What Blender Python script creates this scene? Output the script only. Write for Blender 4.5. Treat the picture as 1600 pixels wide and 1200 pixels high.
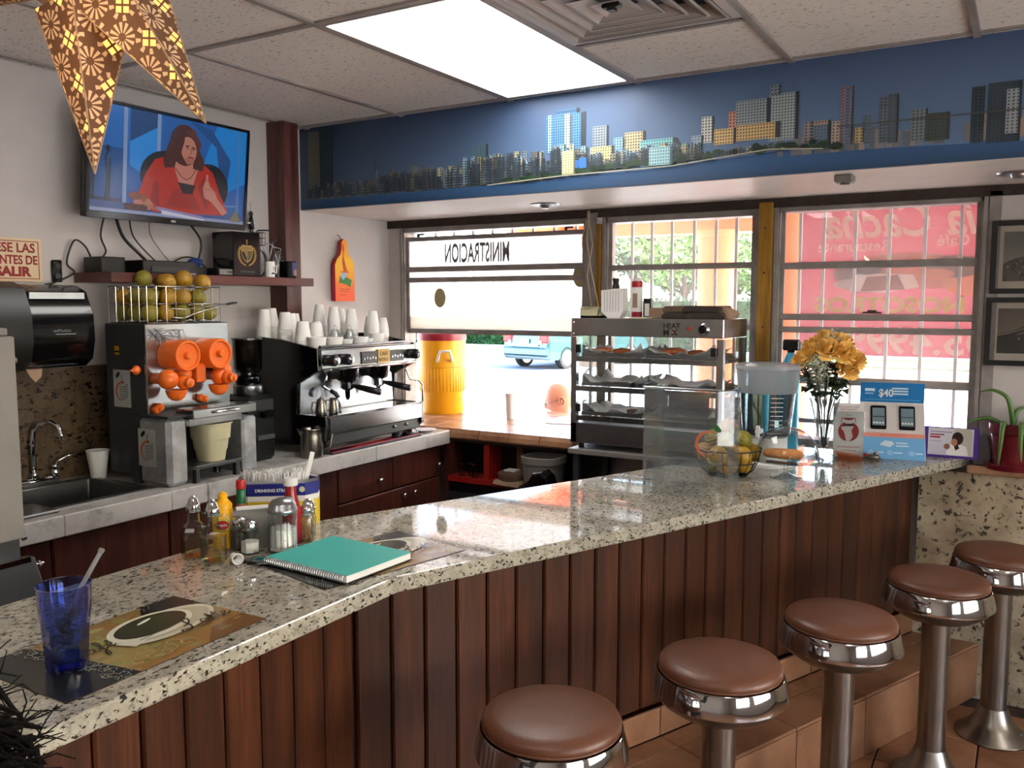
import bpy, math, random
from mathutils import Vector, Matrix, Euler
PI=math.pi
for o in list(bpy.data.objects): bpy.data.objects.remove(o)
SC=bpy.context.scene; COL=SC.collection
rnd=random.Random(7)
# ---------------------------------------------------------------- camera
cd=bpy.data.cameras.new('camera'); cam=bpy.data.objects.new('camera',cd); COL.objects.link(cam)
cd.sensor_fit='HORIZONTAL'; cd.sensor_width=36; cd.lens=36*1353/1600; cd.clip_start=.02; cd.clip_end=400
cam.location=(0,0,1.72); cam.rotation_euler=(PI/2-math.atan(128/1353),0,math.radians(30.77)); SC.camera=cam
# ---------------------------------------------------------------- sky, sun, exposure
SC.view_settings.view_transform='Standard'; SC.view_settings.look='None'; SC.view_settings.gamma=1; SC.view_settings.use_curve_mapping=False
SC.view_settings.exposure=0.0
SKY=3.0; SUN=26.0; PANEL=11.0; PANEL2=5.5
W=bpy.data.worlds.new('world'); SC.world=W; W.use_nodes=True; nt=W.node_tree; nt.nodes.clear()
sk=nt.nodes.new('ShaderNodeTexSky'); sk.sky_type='NISHITA'; sk.sun_disc=False; sk.sun_elevation=math.radians(42); sk.sun_rotation=math.radians(65); sk.dust_density=2.5; sk.air_density=1.0
bg=nt.nodes.new('ShaderNodeBackground'); bg.inputs[1].default_value=SKY; wo=nt.nodes.new('ShaderNodeOutputWorld')
nt.links.new(sk.outputs[0],bg.inputs[0]); nt.links.new(bg.outputs[0],wo.inputs[0])
sl=bpy.data.lights.new('sun','SUN'); sl.energy=SUN; sl.angle=.01; sl.color=(1,.95,.86); so=bpy.data.objects.new('sun',sl); COL.objects.link(so)
so.location=(4,8,9); so.rotation_euler=Vector((-.78,-.36,-.80)).to_track_quat('-Z','Y').to_euler()
# ---------------------------------------------------------------- materials
def lin(c):
    if isinstance(c,str):
        c=[int(c[i:i+2],16)/255 for i in (0,2,4)]
        c=[x/12.92 if x<=.04045 else ((x+.055)/1.055)**2.4 for x in c]
    return (c[0],c[1],c[2],1)
MATS={}
def newmat(n):
    m=bpy.data.materials.new(n); m.use_nodes=True; N=m.node_tree; N.nodes.clear(); MATS[n]=m
    o=N.nodes.new('ShaderNodeOutputMaterial'); return m,N,o
def nd(N,t,**k):
    n=N.nodes.new(t)
    for a,b in k.items(): setattr(n,a,b)
    return n
def texco(N,scale=(1,1,1),kind='Object'):
    t=nd(N,'ShaderNodeTexCoord'); mp=nd(N,'ShaderNodeMapping'); mp.inputs['Scale'].default_value=scale
    N.links.new(t.outputs[kind],mp.inputs[0]); return mp.outputs[0]
def ramp(N,src,stops,interp='LINEAR'):
    r=nd(N,'ShaderNodeValToRGB'); r.color_ramp.interpolation=interp
    while len(r.color_ramp.elements)<len(stops): r.color_ramp.elements.new(.5)
    for e,(p,c) in zip(r.color_ramp.elements,stops): e.position=p; e.color=lin(c)
    N.links.new(src,r.inputs[0]); return r.outputs[0]
def noise(N,vec,s,d=3,r=.55):
    n=nd(N,'ShaderNodeTexNoise'); n.inputs['Scale'].default_value=s; n.inputs['Detail'].default_value=d; n.inputs['Roughness'].default_value=r
    N.links.new(vec,n.inputs['Vector']); return n.outputs['Fac']
def mixc(N,f,a,b,mode='MIX'):
    m=nd(N,'ShaderNodeMix',data_type='RGBA',blend_type=mode)
    for s,v in ((0,f),(6,a),(7,b)):
        if hasattr(v,'links'): N.links.new(v,m.inputs[s])
        elif s==0: m.inputs[0].default_value=v
        else: m.inputs[s].default_value=lin(v)
    return m.outputs[2]
def bumpn(N,h,st,dist=.002):
    b=nd(N,'ShaderNodeBump'); b.inputs['Strength'].default_value=st; b.inputs['Distance'].default_value=dist; N.links.new(h,b.inputs['Height']); return b.outputs[0]
def bsdf(N,o,col,rough=.5,metal=0,normal=None,**k):
    b=nd(N,'ShaderNodeBsdfPrincipled')
    if hasattr(col,'links'): N.links.new(col,b.inputs['Base Color'])
    else: b.inputs['Base Color'].default_value=lin(col)
    if hasattr(rough,'links'): N.links.new(rough,b.inputs['Roughness'])
    else: b.inputs['Roughness'].default_value=rough
    b.inputs['Metallic'].default_value=metal
    if normal: N.links.new(normal,b.inputs['Normal'])
    for a,v in k.items(): b.inputs[a.replace('_',' ')].default_value=v
    N.links.new(b.outputs[0],o.inputs[0]); return b
def pm(n,col,rough=.5,metal=0,var=.12,vs=8,bump=0,bs=60,**k):
    m,N,o=newmat(n); v=texco(N); f=noise(N,v,vs)
    c=lin(col); d=tuple(x*(1-var) for x in c[:3]); e=tuple(min(1,x*(1+var)) for x in c[:3])
    cc=ramp(N,f,[(.35,d),(.65,e)])
    nm=bumpn(N,noise(N,v,bs),bump) if bump else None
    bsdf(N,o,cc,rough,metal,nm,**k); return m
def thin(n,tint=(1,1,1),edge=None,ior=1.45,gl=1.0,rough=.0,haze=0,hazec=(1,1,1)):
    """clear glass or plastic: transmits straight, mirrors by Fresnel, darker at grazing"""
    m,N,o=newmat(n); fr=nd(N,'ShaderNodeMath',operation='POWER'); fr.inputs[1].default_value=2.2; f0=nd(N,'ShaderNodeMath',operation='ADD'); f0.inputs[1].default_value=.045; lw=nd(N,'ShaderNodeLayerWeight'); lw.inputs[0].default_value=.42
    t=nd(N,'ShaderNodeBsdfTransparent'); g=nd(N,'ShaderNodeBsdfGlossy'); g.inputs['Roughness'].default_value=rough
    N.links.new(mixc(N,lw.outputs['Facing'],tint,edge or tint),t.inputs[0])
    s=nd(N,'ShaderNodeMixShader'); mul=nd(N,'ShaderNodeMath',operation='MULTIPLY'); mul.inputs[1].default_value=gl; N.links.new(lw.outputs['Facing'],fr.inputs[0]); N.links.new(fr.outputs[0],f0.inputs[0])
    N.links.new(f0.outputs[0],mul.inputs[0]); N.links.new(mul.outputs[0],s.inputs[0]); N.links.new(t.outputs[0],s.inputs[1]); N.links.new(g.outputs[0],s.inputs[2])
    out=s.outputs[0]
    if haze:
        d=nd(N,'ShaderNodeBsdfDiffuse'); d.inputs[0].default_value=lin(hazec); tr=nd(N,'ShaderNodeBsdfTranslucent'); tr.inputs[0].default_value=lin(hazec)
        a=nd(N,'ShaderNodeAddShader'); N.links.new(d.outputs[0],a.inputs[0]); N.links.new(tr.outputs[0],a.inputs[1])
        h=nd(N,'ShaderNodeMixShader'); h.inputs[0].default_value=haze; N.links.new(out,h.inputs[1]); N.links.new(d.outputs[0] if haze<.02 else tr.outputs[0],h.inputs[2]); out=h.outputs[0]
    N.links.new(out,o.inputs[0]); return m
def attrmat(n,rough=.5,emit=0,trans=0,spec=.5):
    m,N,o=newmat(n); a=nd(N,'ShaderNodeAttribute',attribute_name='Col')
    b=bsdf(N,o,a.outputs[0],rough); b.inputs['Specular IOR Level'].default_value=spec
    if emit:
        b.inputs['Base Color'].default_value=(.01,.01,.01,1); N.links.remove(b.inputs['Base Color'].links[0])
        N.links.new(a.outputs[0],b.inputs['Emission Color']); b.inputs['Emission Strength'].default_value=emit
    if trans:
        t=nd(N,'ShaderNodeBsdfTranslucent'); N.links.new(a.outputs[0],t.inputs[0]); s=nd(N,'ShaderNodeMixShader'); s.inputs[0].default_value=trans
        N.links.new(b.outputs[0],s.inputs[1]); N.links.new(t.outputs[0],s.inputs[2]); N.links.new(s.outputs[0],o.inputs[0])
    return m
def emis(n,col,st):
    m,N,o=newmat(n); e=nd(N,'ShaderNodeEmission'); e.inputs[0].default_value=lin(col); e.inputs[1].default_value=st; N.links.new(e.outputs[0],o.inputs[0]); return m
# granite of the main counter
def granite(n,base,mid,dark,s=1,th=.40,rough=.09):
    m,N,o=newmat(n); v=texco(N)
    f1=noise(N,v,26*s,4,.7); f2=noise(N,v,75*s,3,.65); f3=noise(N,v,9*s,3,.6); f4=noise(N,v,150*s,2,.5)
    c=ramp(N,f1,[(.36,mid),(.47,base),(.62,base),(.75,tuple(min(1,x*1.2) for x in lin(base)[:3]))])
    c=mixc(N,ramp(N,f3,[(.42,(0,0,0)),(.6,(.45,.45,.45))]),c,mid)
    mp=texco(N,(1,.55,1)); f5=noise(N,mp,62*s,2.5,.6)
    c=mixc(N,ramp(N,f5,[(th-.03,(1,1,1)),(th+.012,(0,0,0))]),c,dark)
    c=mixc(N,ramp(N,f2,[(.33,(.8,.8,.8)),(.38,(0,0,0))]),c,tuple(x*1.6 for x in lin(dark)[:3]))
    bsdf(N,o,c,rough); return m
granite('granite','a6a091','7d776c','2e2b29',1.9,.41,.045)
granite('brown_granite','554534','3c3023','1a140e',1.0,.40,.25)
def marble(n):
    m,N,o=newmat(n); v=texco(N); f=noise(N,v,3.5,6,.7); g=noise(N,v,14,4,.6)
    c=ramp(N,f,[(.35,'8f8c88'),(.5,'b5b1ac'),(.7,'c4c0ba')]); c=mixc(N,ramp(N,g,[(.3,(.4,.4,.4)),(.42,(0,0,0))]),c,'817d78')
    bsdf(N,o,c,.25); return m
marble('marble')
def wood(n,a,b,c3,axis=2,rough=.35,coat=.2,sc=1):
    m,N,o=newmat(n); s=[16*sc]*3; s[axis]=1.1*sc
    oi=nd(N,'ShaderNodeObjectInfo'); t=nd(N,'ShaderNodeTexCoord'); ad=nd(N,'ShaderNodeVectorMath',operation='ADD'); mu=nd(N,'ShaderNodeMath',operation='MULTIPLY'); mu.inputs[1].default_value=37
    N.links.new(oi.outputs['Random'],mu.inputs[0]); N.links.new(t.outputs['Object'],ad.inputs[0]); N.links.new(mu.outputs[0],ad.inputs[1])
    mp=nd(N,'ShaderNodeMapping'); mp.inputs['Scale'].default_value=s; N.links.new(ad.outputs[0],mp.inputs[0])
    f=noise(N,mp.outputs[0],1,5,.6); g=noise(N,mp.outputs[0],7,2,.5)
    c=ramp(N,f,[(.3,a),(.5,b),(.68,c3)]); c=mixc(N,ramp(N,g,[(.35,(.5,.5,.5)),(.5,(0,0,0))]),c,a)
    hv=nd(N,'ShaderNodeHueSaturation'); ma=nd(N,'ShaderNodeMapRange'); ma.inputs[3].default_value=.85; ma.inputs[4].default_value=1.15
    N.links.new(oi.outputs['Random'],ma.inputs[0]); N.links.new(ma.outputs[0],hv.inputs['Value']); N.links.new(c,hv.inputs['Color'])
    b=bsdf(N,o,hv.outputs[0],rough,0,bumpn(N,f,.15)); b.inputs['Coat Weight'].default_value=coat*.35; b.inputs['Specular IOR Level'].default_value=.3; b.inputs['Coat Roughness'].default_value=.25; return m
wood('plank_wood','2a140a','3f1f10','502a17')
wood('cabinet_wood','3a1c17','512a20','613529',2,.4,.1)
wood('shelf_wood','4a2624','5d3431','6b403c',1,.3,.3)
wood('post_wood','3a1c19','54302c','6a403a',2,.35,.2)
wood('ochre_wood','6b4a14','8c651e','a07628',2,.6,0)
# terracotta tiles
def tilem(n,a,b,c3,rough=.35):
    m,N,o=newmat(n); v=texco(N); oi=nd(N,'ShaderNodeObjectInfo'); t=nd(N,'ShaderNodeTexCoord'); ad=nd(N,'ShaderNodeVectorMath',operation='ADD'); mu=nd(N,'ShaderNodeMath',operation='MULTIPLY'); mu.inputs[1].default_value=51
    N.links.new(oi.outputs['Random'],mu.inputs[0]); N.links.new(t.outputs['Object'],ad.inputs[0]); N.links.new(mu.outputs[0],ad.inputs[1])
    f=noise(N,ad.outputs[0],5,4,.6); c=ramp(N,f,[(.3,a),(.5,b),(.7,c3)])
    bsdf(N,o,c,rough,0,bumpn(N,noise(N,v,25),.1)); return m
tilem('terracotta','70492f','8a5f43','9c7053'); tilem('sill_tile','7a5238','9a6f50','b08566',.3)
def coral(n):
    m,N,o=newmat(n); v=texco(N); f=noise(N,v,38,3,.7); g=noise(N,v,6,3,.6)
    pit=ramp(N,f,[(.37,(0,0,0)),(.43,(1,1,1))]); c=ramp(N,g,[(.35,'8f7c64'),(.65,'b5a48a')]); c=mixc(N,pit,'3a2c1e',c)
    bsdf(N,o,c,.85,0,bumpn(N,pit,.8,.006)); return m
coral('coral_stone')
def ctile(n):
    m,N,o=newmat(n); v=texco(N); f=noise(N,v,70,3,.7); g=noise(N,texco(N,(1,2.5,1)),45,2,.6)
    p=ramp(N,g,[(.33,(0,0,0)),(.38,(1,1,1))]); c=mixc(N,p,'9a928a','e2dcd6'); bsdf(N,o,c,.95,0,bumpn(N,f,.5,.003)); return m
ctile('acoustic_tile')
pm('wall_paint','b9b2ae',.55,var=.03,bump=.05,bs=30); pm('soffit_paint','c9c1bb',.5,var=.03); pm('grid_metal','8f8883',.5); pm('vent_metal','a29b96',.45,var=.05)
pm('dark_rust','30231f',.8,var=.4,vs=30); pm('alu_weathered','8d8784',.5,.35,var=.15,vs=12); pm('steel','9b9da0',.28,1,var=.06,vs=20); pm('brushed','a9abad',.22,1,var=.1,vs=5)
pm('chrome','cfd0d2',.06,1,var=.02); pm('dull_chrome','8b847c',.3,1,var=.1,vs=6); pm('leather','5c3522',.42,var=.14,vs=6,bump=.25,bs=140)
pm('black_plastic','0c0c0d',.35,var=.2); pm('black_gloss','070708',.12,var=.1); pm('dark_grey','2a2c2f',.45,var=.1); pm('mid_grey','6d6a66',.5,var=.05); pm('panel_grey','75716c',.5,var=.05); pm('white_plastic','d5d3cf',.4,var=.02); pm('foam','e2e0dc',.6,var=.02)
pm('orange_plastic','e0671c',.35,var=.06); pm('cream_plastic','b5ae8e',.45,var=.04); pm('yellow_cooler','e8a20c',.4,var=.04); pm('red_lid','8e1226',.35,var=.05)
pm('yellow_mustard','e8a800',.35,var=.04); pm('ketchup_red','8c0f10',.25,var=.08); pm('red_cap','a81414',.4); pm('green_foil','0e5c34',.35); pm('hot_sauce','8e4a22',.3)
pm('red_paint','8e1c14',.4,var=.1); pm('teal_cover','2aa79c',.45,var=.02); pm('paper','d9d6d2',.7,var=.03); pm('brown_paper','5c4536',.8,var=.12,vs=20); pm('dark_paper','2f231c',.8,var=.2,vs=20); pm('tan_paper','8e745e',.8,var=.12)
pm('orange_canopy','f06a38',.6,var=.03); pm('canopy_white','f3eeea',.7,var=.02); pm('concrete','cfc9bf',.85,var=.06,vs=1); pm('shadow_asphalt','6a6c74',.9,var=.08,vs=1); pm('lawn','2e5218',.9,var=.2,vs=2); pm('tan_kerb','7c6044',.9); pm('ext_white','e8e6e2',.8,var=.02)
pm('leaf_green','35552a',.5,var=.3,vs=3); pm('leaf_pale','6d8a48',.55,var=.3,vs=3); pm('bark','5a4636',.9,var=.2); pm('hedge_green','2f5c2c',.6,var=.35,vs=4)
pm('teal_car','0d464c',.25,.3,var=.02,Coat_Weight=1.0); pm('car_window','14181b',.08); pm('tyre','101010',.8); pm('tail_red','c01a20',.2)
pm('skin','c98a6c',.5,var=.05); pm('skin_pale','bd7c60',.5,var=.05); pm('shirt','c0a8a8',.8); pm('hair_dark','0c0706',.8,var=.3,vs=40,Specular_IOR_Level=.1); pm('mottled_steel','b4b6ba',.42,.75,var=.22,vs=14); pm('sink_steel','5c5c5a',.3,.9,var=.1); pm('pink_shirt','d58c84',.8)
pm('orange_peel','a0791c',.42,var=.28,vs=9,bump=.2,bs=200); pm('green_peel','807622',.42,var=.3,vs=9,bump=.2,bs=200); pm('gold','9a7b3c',.4,.4,var=.1)
pm('bread','b8773c',.7,var=.25,vs=30,bump=.3,bs=60); pm('pastry','b8622a',.7,var=.25,vs=30); pm('rose_petal','f6c56a',.55,var=.16,vs=14); pm('stem_green','2c4226',.5,var=.25,vs=8); pm('white_flower','a5a592',.7)
pm('pot_red','5f101b',.18,var=.08); pm('aloe','4a6b2a',.45,var=.2,vs=12); pm('soil','2a1c12',.95); pm('purple_acrylic','4a2d8a',.25,var=.05); pm('blue_spray','2a9ec4',.25); pm('aqua','3fb4d0',.3)
pm('frame_black','0c0b0a',.6); pm('matboard','cdbcae',.8,var=.03); pm('sugar','dedbd2',.8,var=.04); pm('pepper','4a4238',.9,var=.3,vs=120); pm('toothpick','b58a5a',.7); pm('oil','b9ab3c',.2); pm('vinegar','a8893a',.2)
pm('lettering_red','8a1518',.6); pm('lettering_black','141414',.6); pm('lettering_white','d8dde0',.5); pm('lettering_grey','77777a',.6); pm('decal_tan','a89a72',.7,var=.04); pm('sign_cream','d3bb98',.5,var=.03); pm('white_strip','d9dee0',.4)
pm('blue_label','141d6e',.4); pm('yellow_label','c9ae22',.45); pm('cord_black','0b0b0b',.5); pm('cord_blue','162a66',.5); pm('rope','b9ac8c',.8); pm('brass','a8823c',.3,.8); pm('bag_black','08080a',.22,var=.1,bump=.5,bs=18)
pm('bar_mat','2a2436',.6); pm('mat_red','a01a2c',.5); pm('ice_water','cfd6d8',.2); pm('white_metal','b9b4b4',.5,.2,var=.06); pm('card_white','d8d2ce',.6); pm('phone_screen','6f8590',.25)
thin('dusty_glass',(.97,.98,.98),(.8,.85,.85),1.45,.9,haze=.5,hazec=(.92,.95,.97)); thin('hazy_glass',(.97,.98,.98),(.8,.85,.85),1.45,.9,haze=.06,hazec=(.95,.93,.92)); thin('window_glass',(.97,.98,.98),(.8,.85,.85),1.45,.9); thin('glass',(.96,.975,.975),(.38,.42,.42),1.5,1); thin('acrylic',(.97,.98,.985),(.8,.85,.87),1.45,.6,haze=.035,hazec=(.93,.95,.97)); thin('frosted_band',(.6,.55,.5),(.5,.45,.4),1.4,.6,.2,haze=.5,hazec=(.8,.74,.66))
thin('oil_glass',(.95,.93,.68),(.75,.72,.4),1.45,.8); thin('vinegar_glass',(.96,.92,.74),(.7,.6,.35),1.45,.8); thin('blue_glass',(.55,.64,.93),(.22,.28,.75),1.5,1); thin('blue_base',(.12,.2,.9),(.03,.06,.6),1.5,1); thin('smoke_plastic',(.35,.33,.3),(.1,.09,.08),1.45,1); thin('frost_plastic',(.72,.78,.82),(.5,.56,.6),1.45,.8,.15,haze=.5,hazec=(.95,.97,.99)); thin('clear_straw',(.8,.8,.8),(.4,.4,.42),1.4,1,haze=.25); thin('water',(.75,.88,.92),(.5,.68,.74),1.33,1)
thin('amber_glass',(.6,.3,.1),(.3,.1,.03),1.45,.8); thin('peach_plastic',(.9,.4,.25),(.7,.2,.1),1.45,.8,haze=.3,hazec=(.9,.4,.2))
attrmat('print_matte',.6,spec=.3); attrmat('print_gloss',.18); attrmat('print_mural',.42,spec=.35); attrmat('screen',.15,emit=.62); attrmat('banner',.6,trans=.6)
# ---------------------------------------------------------------- mesh builder
class MB:
    def __init__(s): s.v=[]; s.f=[]; s.c=None
    def add(s,vs,fs,M=None):
        b=len(s.v)
        s.v+= [tuple(M@Vector(v)) for v in vs] if M else [tuple(v) for v in vs]
        s.f+=[tuple(b+i for i in f) for f in fs]; return s
    def box(s,x0,y0,z0,x1,y1,z1,M=None,ch=0):
        if ch:
            c=min(ch,abs(x1-x0)*.45,abs(y1-y0)*.45,abs(z1-z0)*.45)
            vs=[];
            for sx,xx in ((0,x0),(1,x1)):
                for sy,yy in ((0,y0),(1,y1)):
                    for sz,zz in ((0,z0),(1,z1)):
                        dx=c if sx==0 else -c; dy=c if sy==0 else -c; dz=c if sz==0 else -c
                        vs+=[(xx,yy+dy,zz+dz),(xx+dx,yy,zz+dz),(xx+dx,yy+dy,zz)]
            def I(sx,sy,sz,k): return (sx*4+sy*2+sz)*3+k
            fs=[]
            for a in (0,1):
                q=[I(a,0,0,0),I(a,1,0,0),I(a,1,1,0),I(a,0,1,0)]; fs.append(q if a else q[::-1])
                q=[I(0,a,0,1),I(1,a,0,1),I(1,a,1,1),I(0,a,1,1)]; fs.append(q[::-1] if a else q)
                q=[I(0,0,a,2),I(1,0,a,2),I(1,1,a,2),I(0,1,a,2)]; fs.append(q if a else q[::-1])
            for a in (0,1):
                for b in (0,1):
                    q=[I(a,b,0,0),I(a,b,1,0),I(a,b,1,1),I(a,b,0,1)]; fs.append(q if (a!=b) else q[::-1])
                    q=[I(a,0,b,0),I(a,1,b,0),I(a,1,b,2),I(a,0,b,2)]; fs.append(q[::-1] if (a!=b) else q)
                    q=[I(0,a,b,1),I(1,a,b,1),I(1,a,b,2),I(0,a,b,2)]; fs.append(q if (a!=b) else q[::-1])
            for a in (0,1):
                for b in (0,1):
                    for d in (0,1):
                        q=[I(a,b,d,0),I(a,b,d,1),I(a,b,d,2)]; fs.append(q if (a+b+d)%2==1 else q[::-1])
            return s.add(vs,fs,M)
        vs=[(x0,y0,z0),(x1,y0,z0),(x1,y1,z0),(x0,y1,z0),(x0,y0,z1),(x1,y0,z1),(x1,y1,z1),(x0,y1,z1)]
        return s.add(vs,[(0,3,2,1),(4,5,6,7),(0,1,5,4),(1,2,6,5),(2,3,7,6),(3,0,4,7)],M)
    def lathe(s,prof,n=24,M=None,cap=True,sq=None):
        """prof: (r,z) bottom to top; sq: superellipse exponent"""
        vs=[];fs=[]
        for r,z in prof:
            for i in range(n):
                a=2*PI*i/n; c,d=math.cos(a),math.sin(a)
                if sq: k=(abs(c)**sq+abs(d)**sq)**(-1/sq)
                else: k=1
                vs.append((r*c*k,r*d*k,z))
        for j in range(len(prof)-1):
            for i in range(n):
                a=j*n+i;b=j*n+(i+1)%n; fs.append((a,b,b+n,a+n))
        if cap:
            if prof[0][0]>1e-5: fs.append(tuple(range(n))[::-1])
            if prof[-1][0]>1e-5: fs.append(tuple((len(prof)-1)*n+i for i in range(n)))
        return s.add(vs,fs,M)
    def cyl(s,p0,p1,r0,r1=None,n=12,cap=True):
        p0=Vector(p0);p1=Vector(p1);d=p1-p0;L=d.length
        M=Matrix.Translation(p0)@d.to_track_quat('Z','Y').to_matrix().to_4x4()
        return s.lathe([(r0,0),(r0 if r1 is None else r1,L)],n,M,cap)
    def tube(s,pts,r,n=6,closed=False):
        P=[Vector(p) for p in pts]; m=len(P); vs=[];fs=[]; up=None
        for i,p in enumerate(P):
            a=P[i-1] if (i>0 or closed) else p; b=P[(i+1)%m] if (i<m-1 or closed) else p
            t=(b-a).normalized()
            if up is None: up=t.orthogonal().normalized()
            up=(up-t*up.dot(t)); up=up.normalized() if up.length>1e-6 else t.orthogonal().normalized()
            w=t.cross(up); rr=r(i/(m-1)) if callable(r) else r
            for k in range(n):
                q=2*PI*k/n; vs.append(p+(up*math.cos(q)+w*math.sin(q))*rr)
        for i in range(m if closed else m-1):
            for k in range(n):
                a=i*n+k;b=i*n+(k+1)%n;c=((i+1)%m)*n; fs.append((a,b,c+(k+1)%n,c+k))
        if not closed: fs+= [tuple(range(n))[::-1],tuple((m-1)*n+k for k in range(n))]
        return s.add(vs,fs)
    def sph(s,c,r,n=16,m=10,M=None):
        rx,ry,rz=(r,r,r) if not hasattr(r,'__len__') else r
        vs=[(0,0,-1)];fs=[]
        for j in range(1,m):
            t=PI*j/m
            for i in range(n): a=2*PI*i/n; vs.append((math.sin(t)*math.cos(a),math.sin(t)*math.sin(a),-math.cos(t)))
        vs.append((0,0,1)); e=len(vs)-1
        for i in range(n): fs.append((0,1+(i+1)%n,1+i)); fs.append((e,e-n+i,e-n+(i+1)%n))
        for j in range(m-2):
            for i in range(n): a=1+j*n+i;b=1+j*n+(i+1)%n; fs.append((a,b,b+n,a+n))
        T=Matrix.Translation(c)@(M or Matrix())@Matrix.Diagonal((rx,ry,rz,1))
        return s.add(vs,fs,T)
    def prism(s,poly,z0,z1,M=None):
        n=len(poly); vs=[(x,y,z0) for x,y in poly]+[(x,y,z1) for x,y in poly]
        fs=[tuple(range(n))[::-1],tuple(range(n,2*n))]+[(i,(i+1)%n,n+(i+1)%n,n+i) for i in range(n)]
        return s.add(vs,fs,M)
    def torus(s,c,R,r,n=24,m=8,M=None):
        pts=[(math.cos(2*PI*i/n)*R,math.sin(2*PI*i/n)*R,0) for i in range(n)]
        T=Matrix.Translation(c)@(M or Matrix()); return s.tube([T@Vector(p) for p in pts],r,m,True)
    def build(s,name,mat,parent=None,smooth=False,bevel=0):
        me=bpy.data.meshes.new(name); me.from_pydata(s.v,[],s.f)
        me.materials.append(MATS[mat] if isinstance(mat,str) else mat)
        if s.c:
            ca=me.color_attributes.new('Col','FLOAT_COLOR','CORNER'); flat=[]
            for poly,cols in zip(me.polygons,s.c): 
                for k in range(poly.loop_total): flat+=list(cols[k] if isinstance(cols[0],(tuple,list)) else cols)
            ca.data.foreach_set('color',flat)
        if smooth:
            me.polygons.foreach_set('use_smooth',[True]*len(me.polygons))
            if smooth is not True: me.set_sharp_from_angle(angle=math.radians(smooth))
        o=bpy.data.objects.new(name,me); COL.objects.link(o)
        if parent: o.parent=parent
        if bevel:
            b=o.modifiers.new('bevel','BEVEL'); b.width=bevel; b.segments=2; b.limit_method='ANGLE'; b.angle_limit=.8
        return o
class Print(MB):
    """flat print: coloured shapes stacked as hair-thin layers on the x-y plane"""
    def __init__(s,dz=.00015,eps=3e-6): super().__init__(); s.c=[]; s.z=0; s.dz=dz; s.eps=eps
    def layer(s): s.z+=s.dz; return s
    def poly(s,pts,col):
        s.z+=s.eps; b=len(s.v); s.v+=[(x,y,s.z) for x,y in pts]
        ar=sum(pts[i-1][0]*pts[i][1]-pts[i][0]*pts[i-1][1] for i in range(len(pts)))
        idx=list(range(b,b+len(pts))); cc=[lin(c) for c in col] if isinstance(col,list) else lin(col)
        if ar<0:
            idx=idx[::-1]
            if isinstance(col,list): cc=cc[::-1]
        s.f.append(tuple(idx)); s.c.append(cc); return s
    def rect(s,x0,y0,x1,y1,col): return s.poly([(x0,y0),(x1,y0),(x1,y1),(x0,y1)],col)
    def grad(s,x0,y0,x1,y1,c0,c1): return s.poly([(x0,y0),(x1,y0),(x1,y1),(x0,y1)],[c0,c0,c1,c1])
    def ell(s,cx,cy,rx,ry,col,n=28,a0=0,rot=0):
        cr,sr=math.cos(rot),math.sin(rot)
        return s.poly([(cx+rx*math.cos(2*PI*i/n)*cr-ry*math.sin(2*PI*i/n)*sr,cy+rx*math.cos(2*PI*i/n)*sr+ry*math.sin(2*PI*i/n)*cr) for i in range(n)],col)
    def line(s,pts,w,col):
        for i in range(len(pts)-1):
            (x0,y0),(x1,y1)=pts[i],pts[i+1]; dx,dy=x1-x0,y1-y0; L=math.hypot(dx,dy) or 1; nx,ny=-dy/L*w/2,dx/L*w/2; ex,ey=dx/L*w*.3,dy/L*w*.3
            s.poly([(x0+nx-ex,y0+ny-ey),(x0-nx-ex,y0-ny-ey),(x1-nx+ex,y1-ny+ey),(x1+nx+ex,y1+ny+ey)],col)
        return s
def frameM(o,u,v):
    u=Vector(u).normalized(); v=Vector(v).normalized(); n=u.cross(v)
    return Matrix(((u.x,v.x,n.x,o[0]),(u.y,v.y,n.y,o[1]),(u.z,v.z,n.z,o[2]),(0,0,0,1)))
def T(name,label,cat,loc=(0,0,0),rz=0,group=None,rot=None,kind=None):
    o=bpy.data.objects.new(name,None); COL.objects.link(o); o.empty_display_size=.05; o.location=loc; o.rotation_euler=rot or (0,0,rz)
    o['label']=label; o['category']=cat
    if group: o['group']=group
    if kind: o['kind']=kind
    return o
def tag(o,label,cat,group=None,kind=None):
    o['label']=label; o['category']=cat
    if group: o['group']=group
    if kind: o['kind']=kind
    return o
def lab(o,l): o['label']=l; return o
def S(name,mb,mat,label=None,cat=None,smooth=False,bevel=0):
    o=mb.build(name,mat,None,smooth,bevel) if mb else bpy.data.objects.new(name,None)
    if not mb: COL.objects.link(o)
    o['kind']='structure'
    if label: o['label']=label; o['category']=cat
    return o
def dup(root,loc=None,rz=None,label=None,group=None,rot=None):
    def cp(o,par):
        c=o.copy(); COL.objects.link(c)
        if par: c.parent=par
        for ch in KIDS.get(o.name) or [k for k in bpy.data.objects if k.parent==o]: cp(ch,c)
        return c
    r=cp(root,None)
    if loc is not None: r.location=loc
    if rz is not None: r.rotation_euler=(0,0,rz)
    if rot is not None: r.rotation_euler=rot
    if label: r['label']=label
    if group: r['group']=group
    return r
KIDS={}
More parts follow.
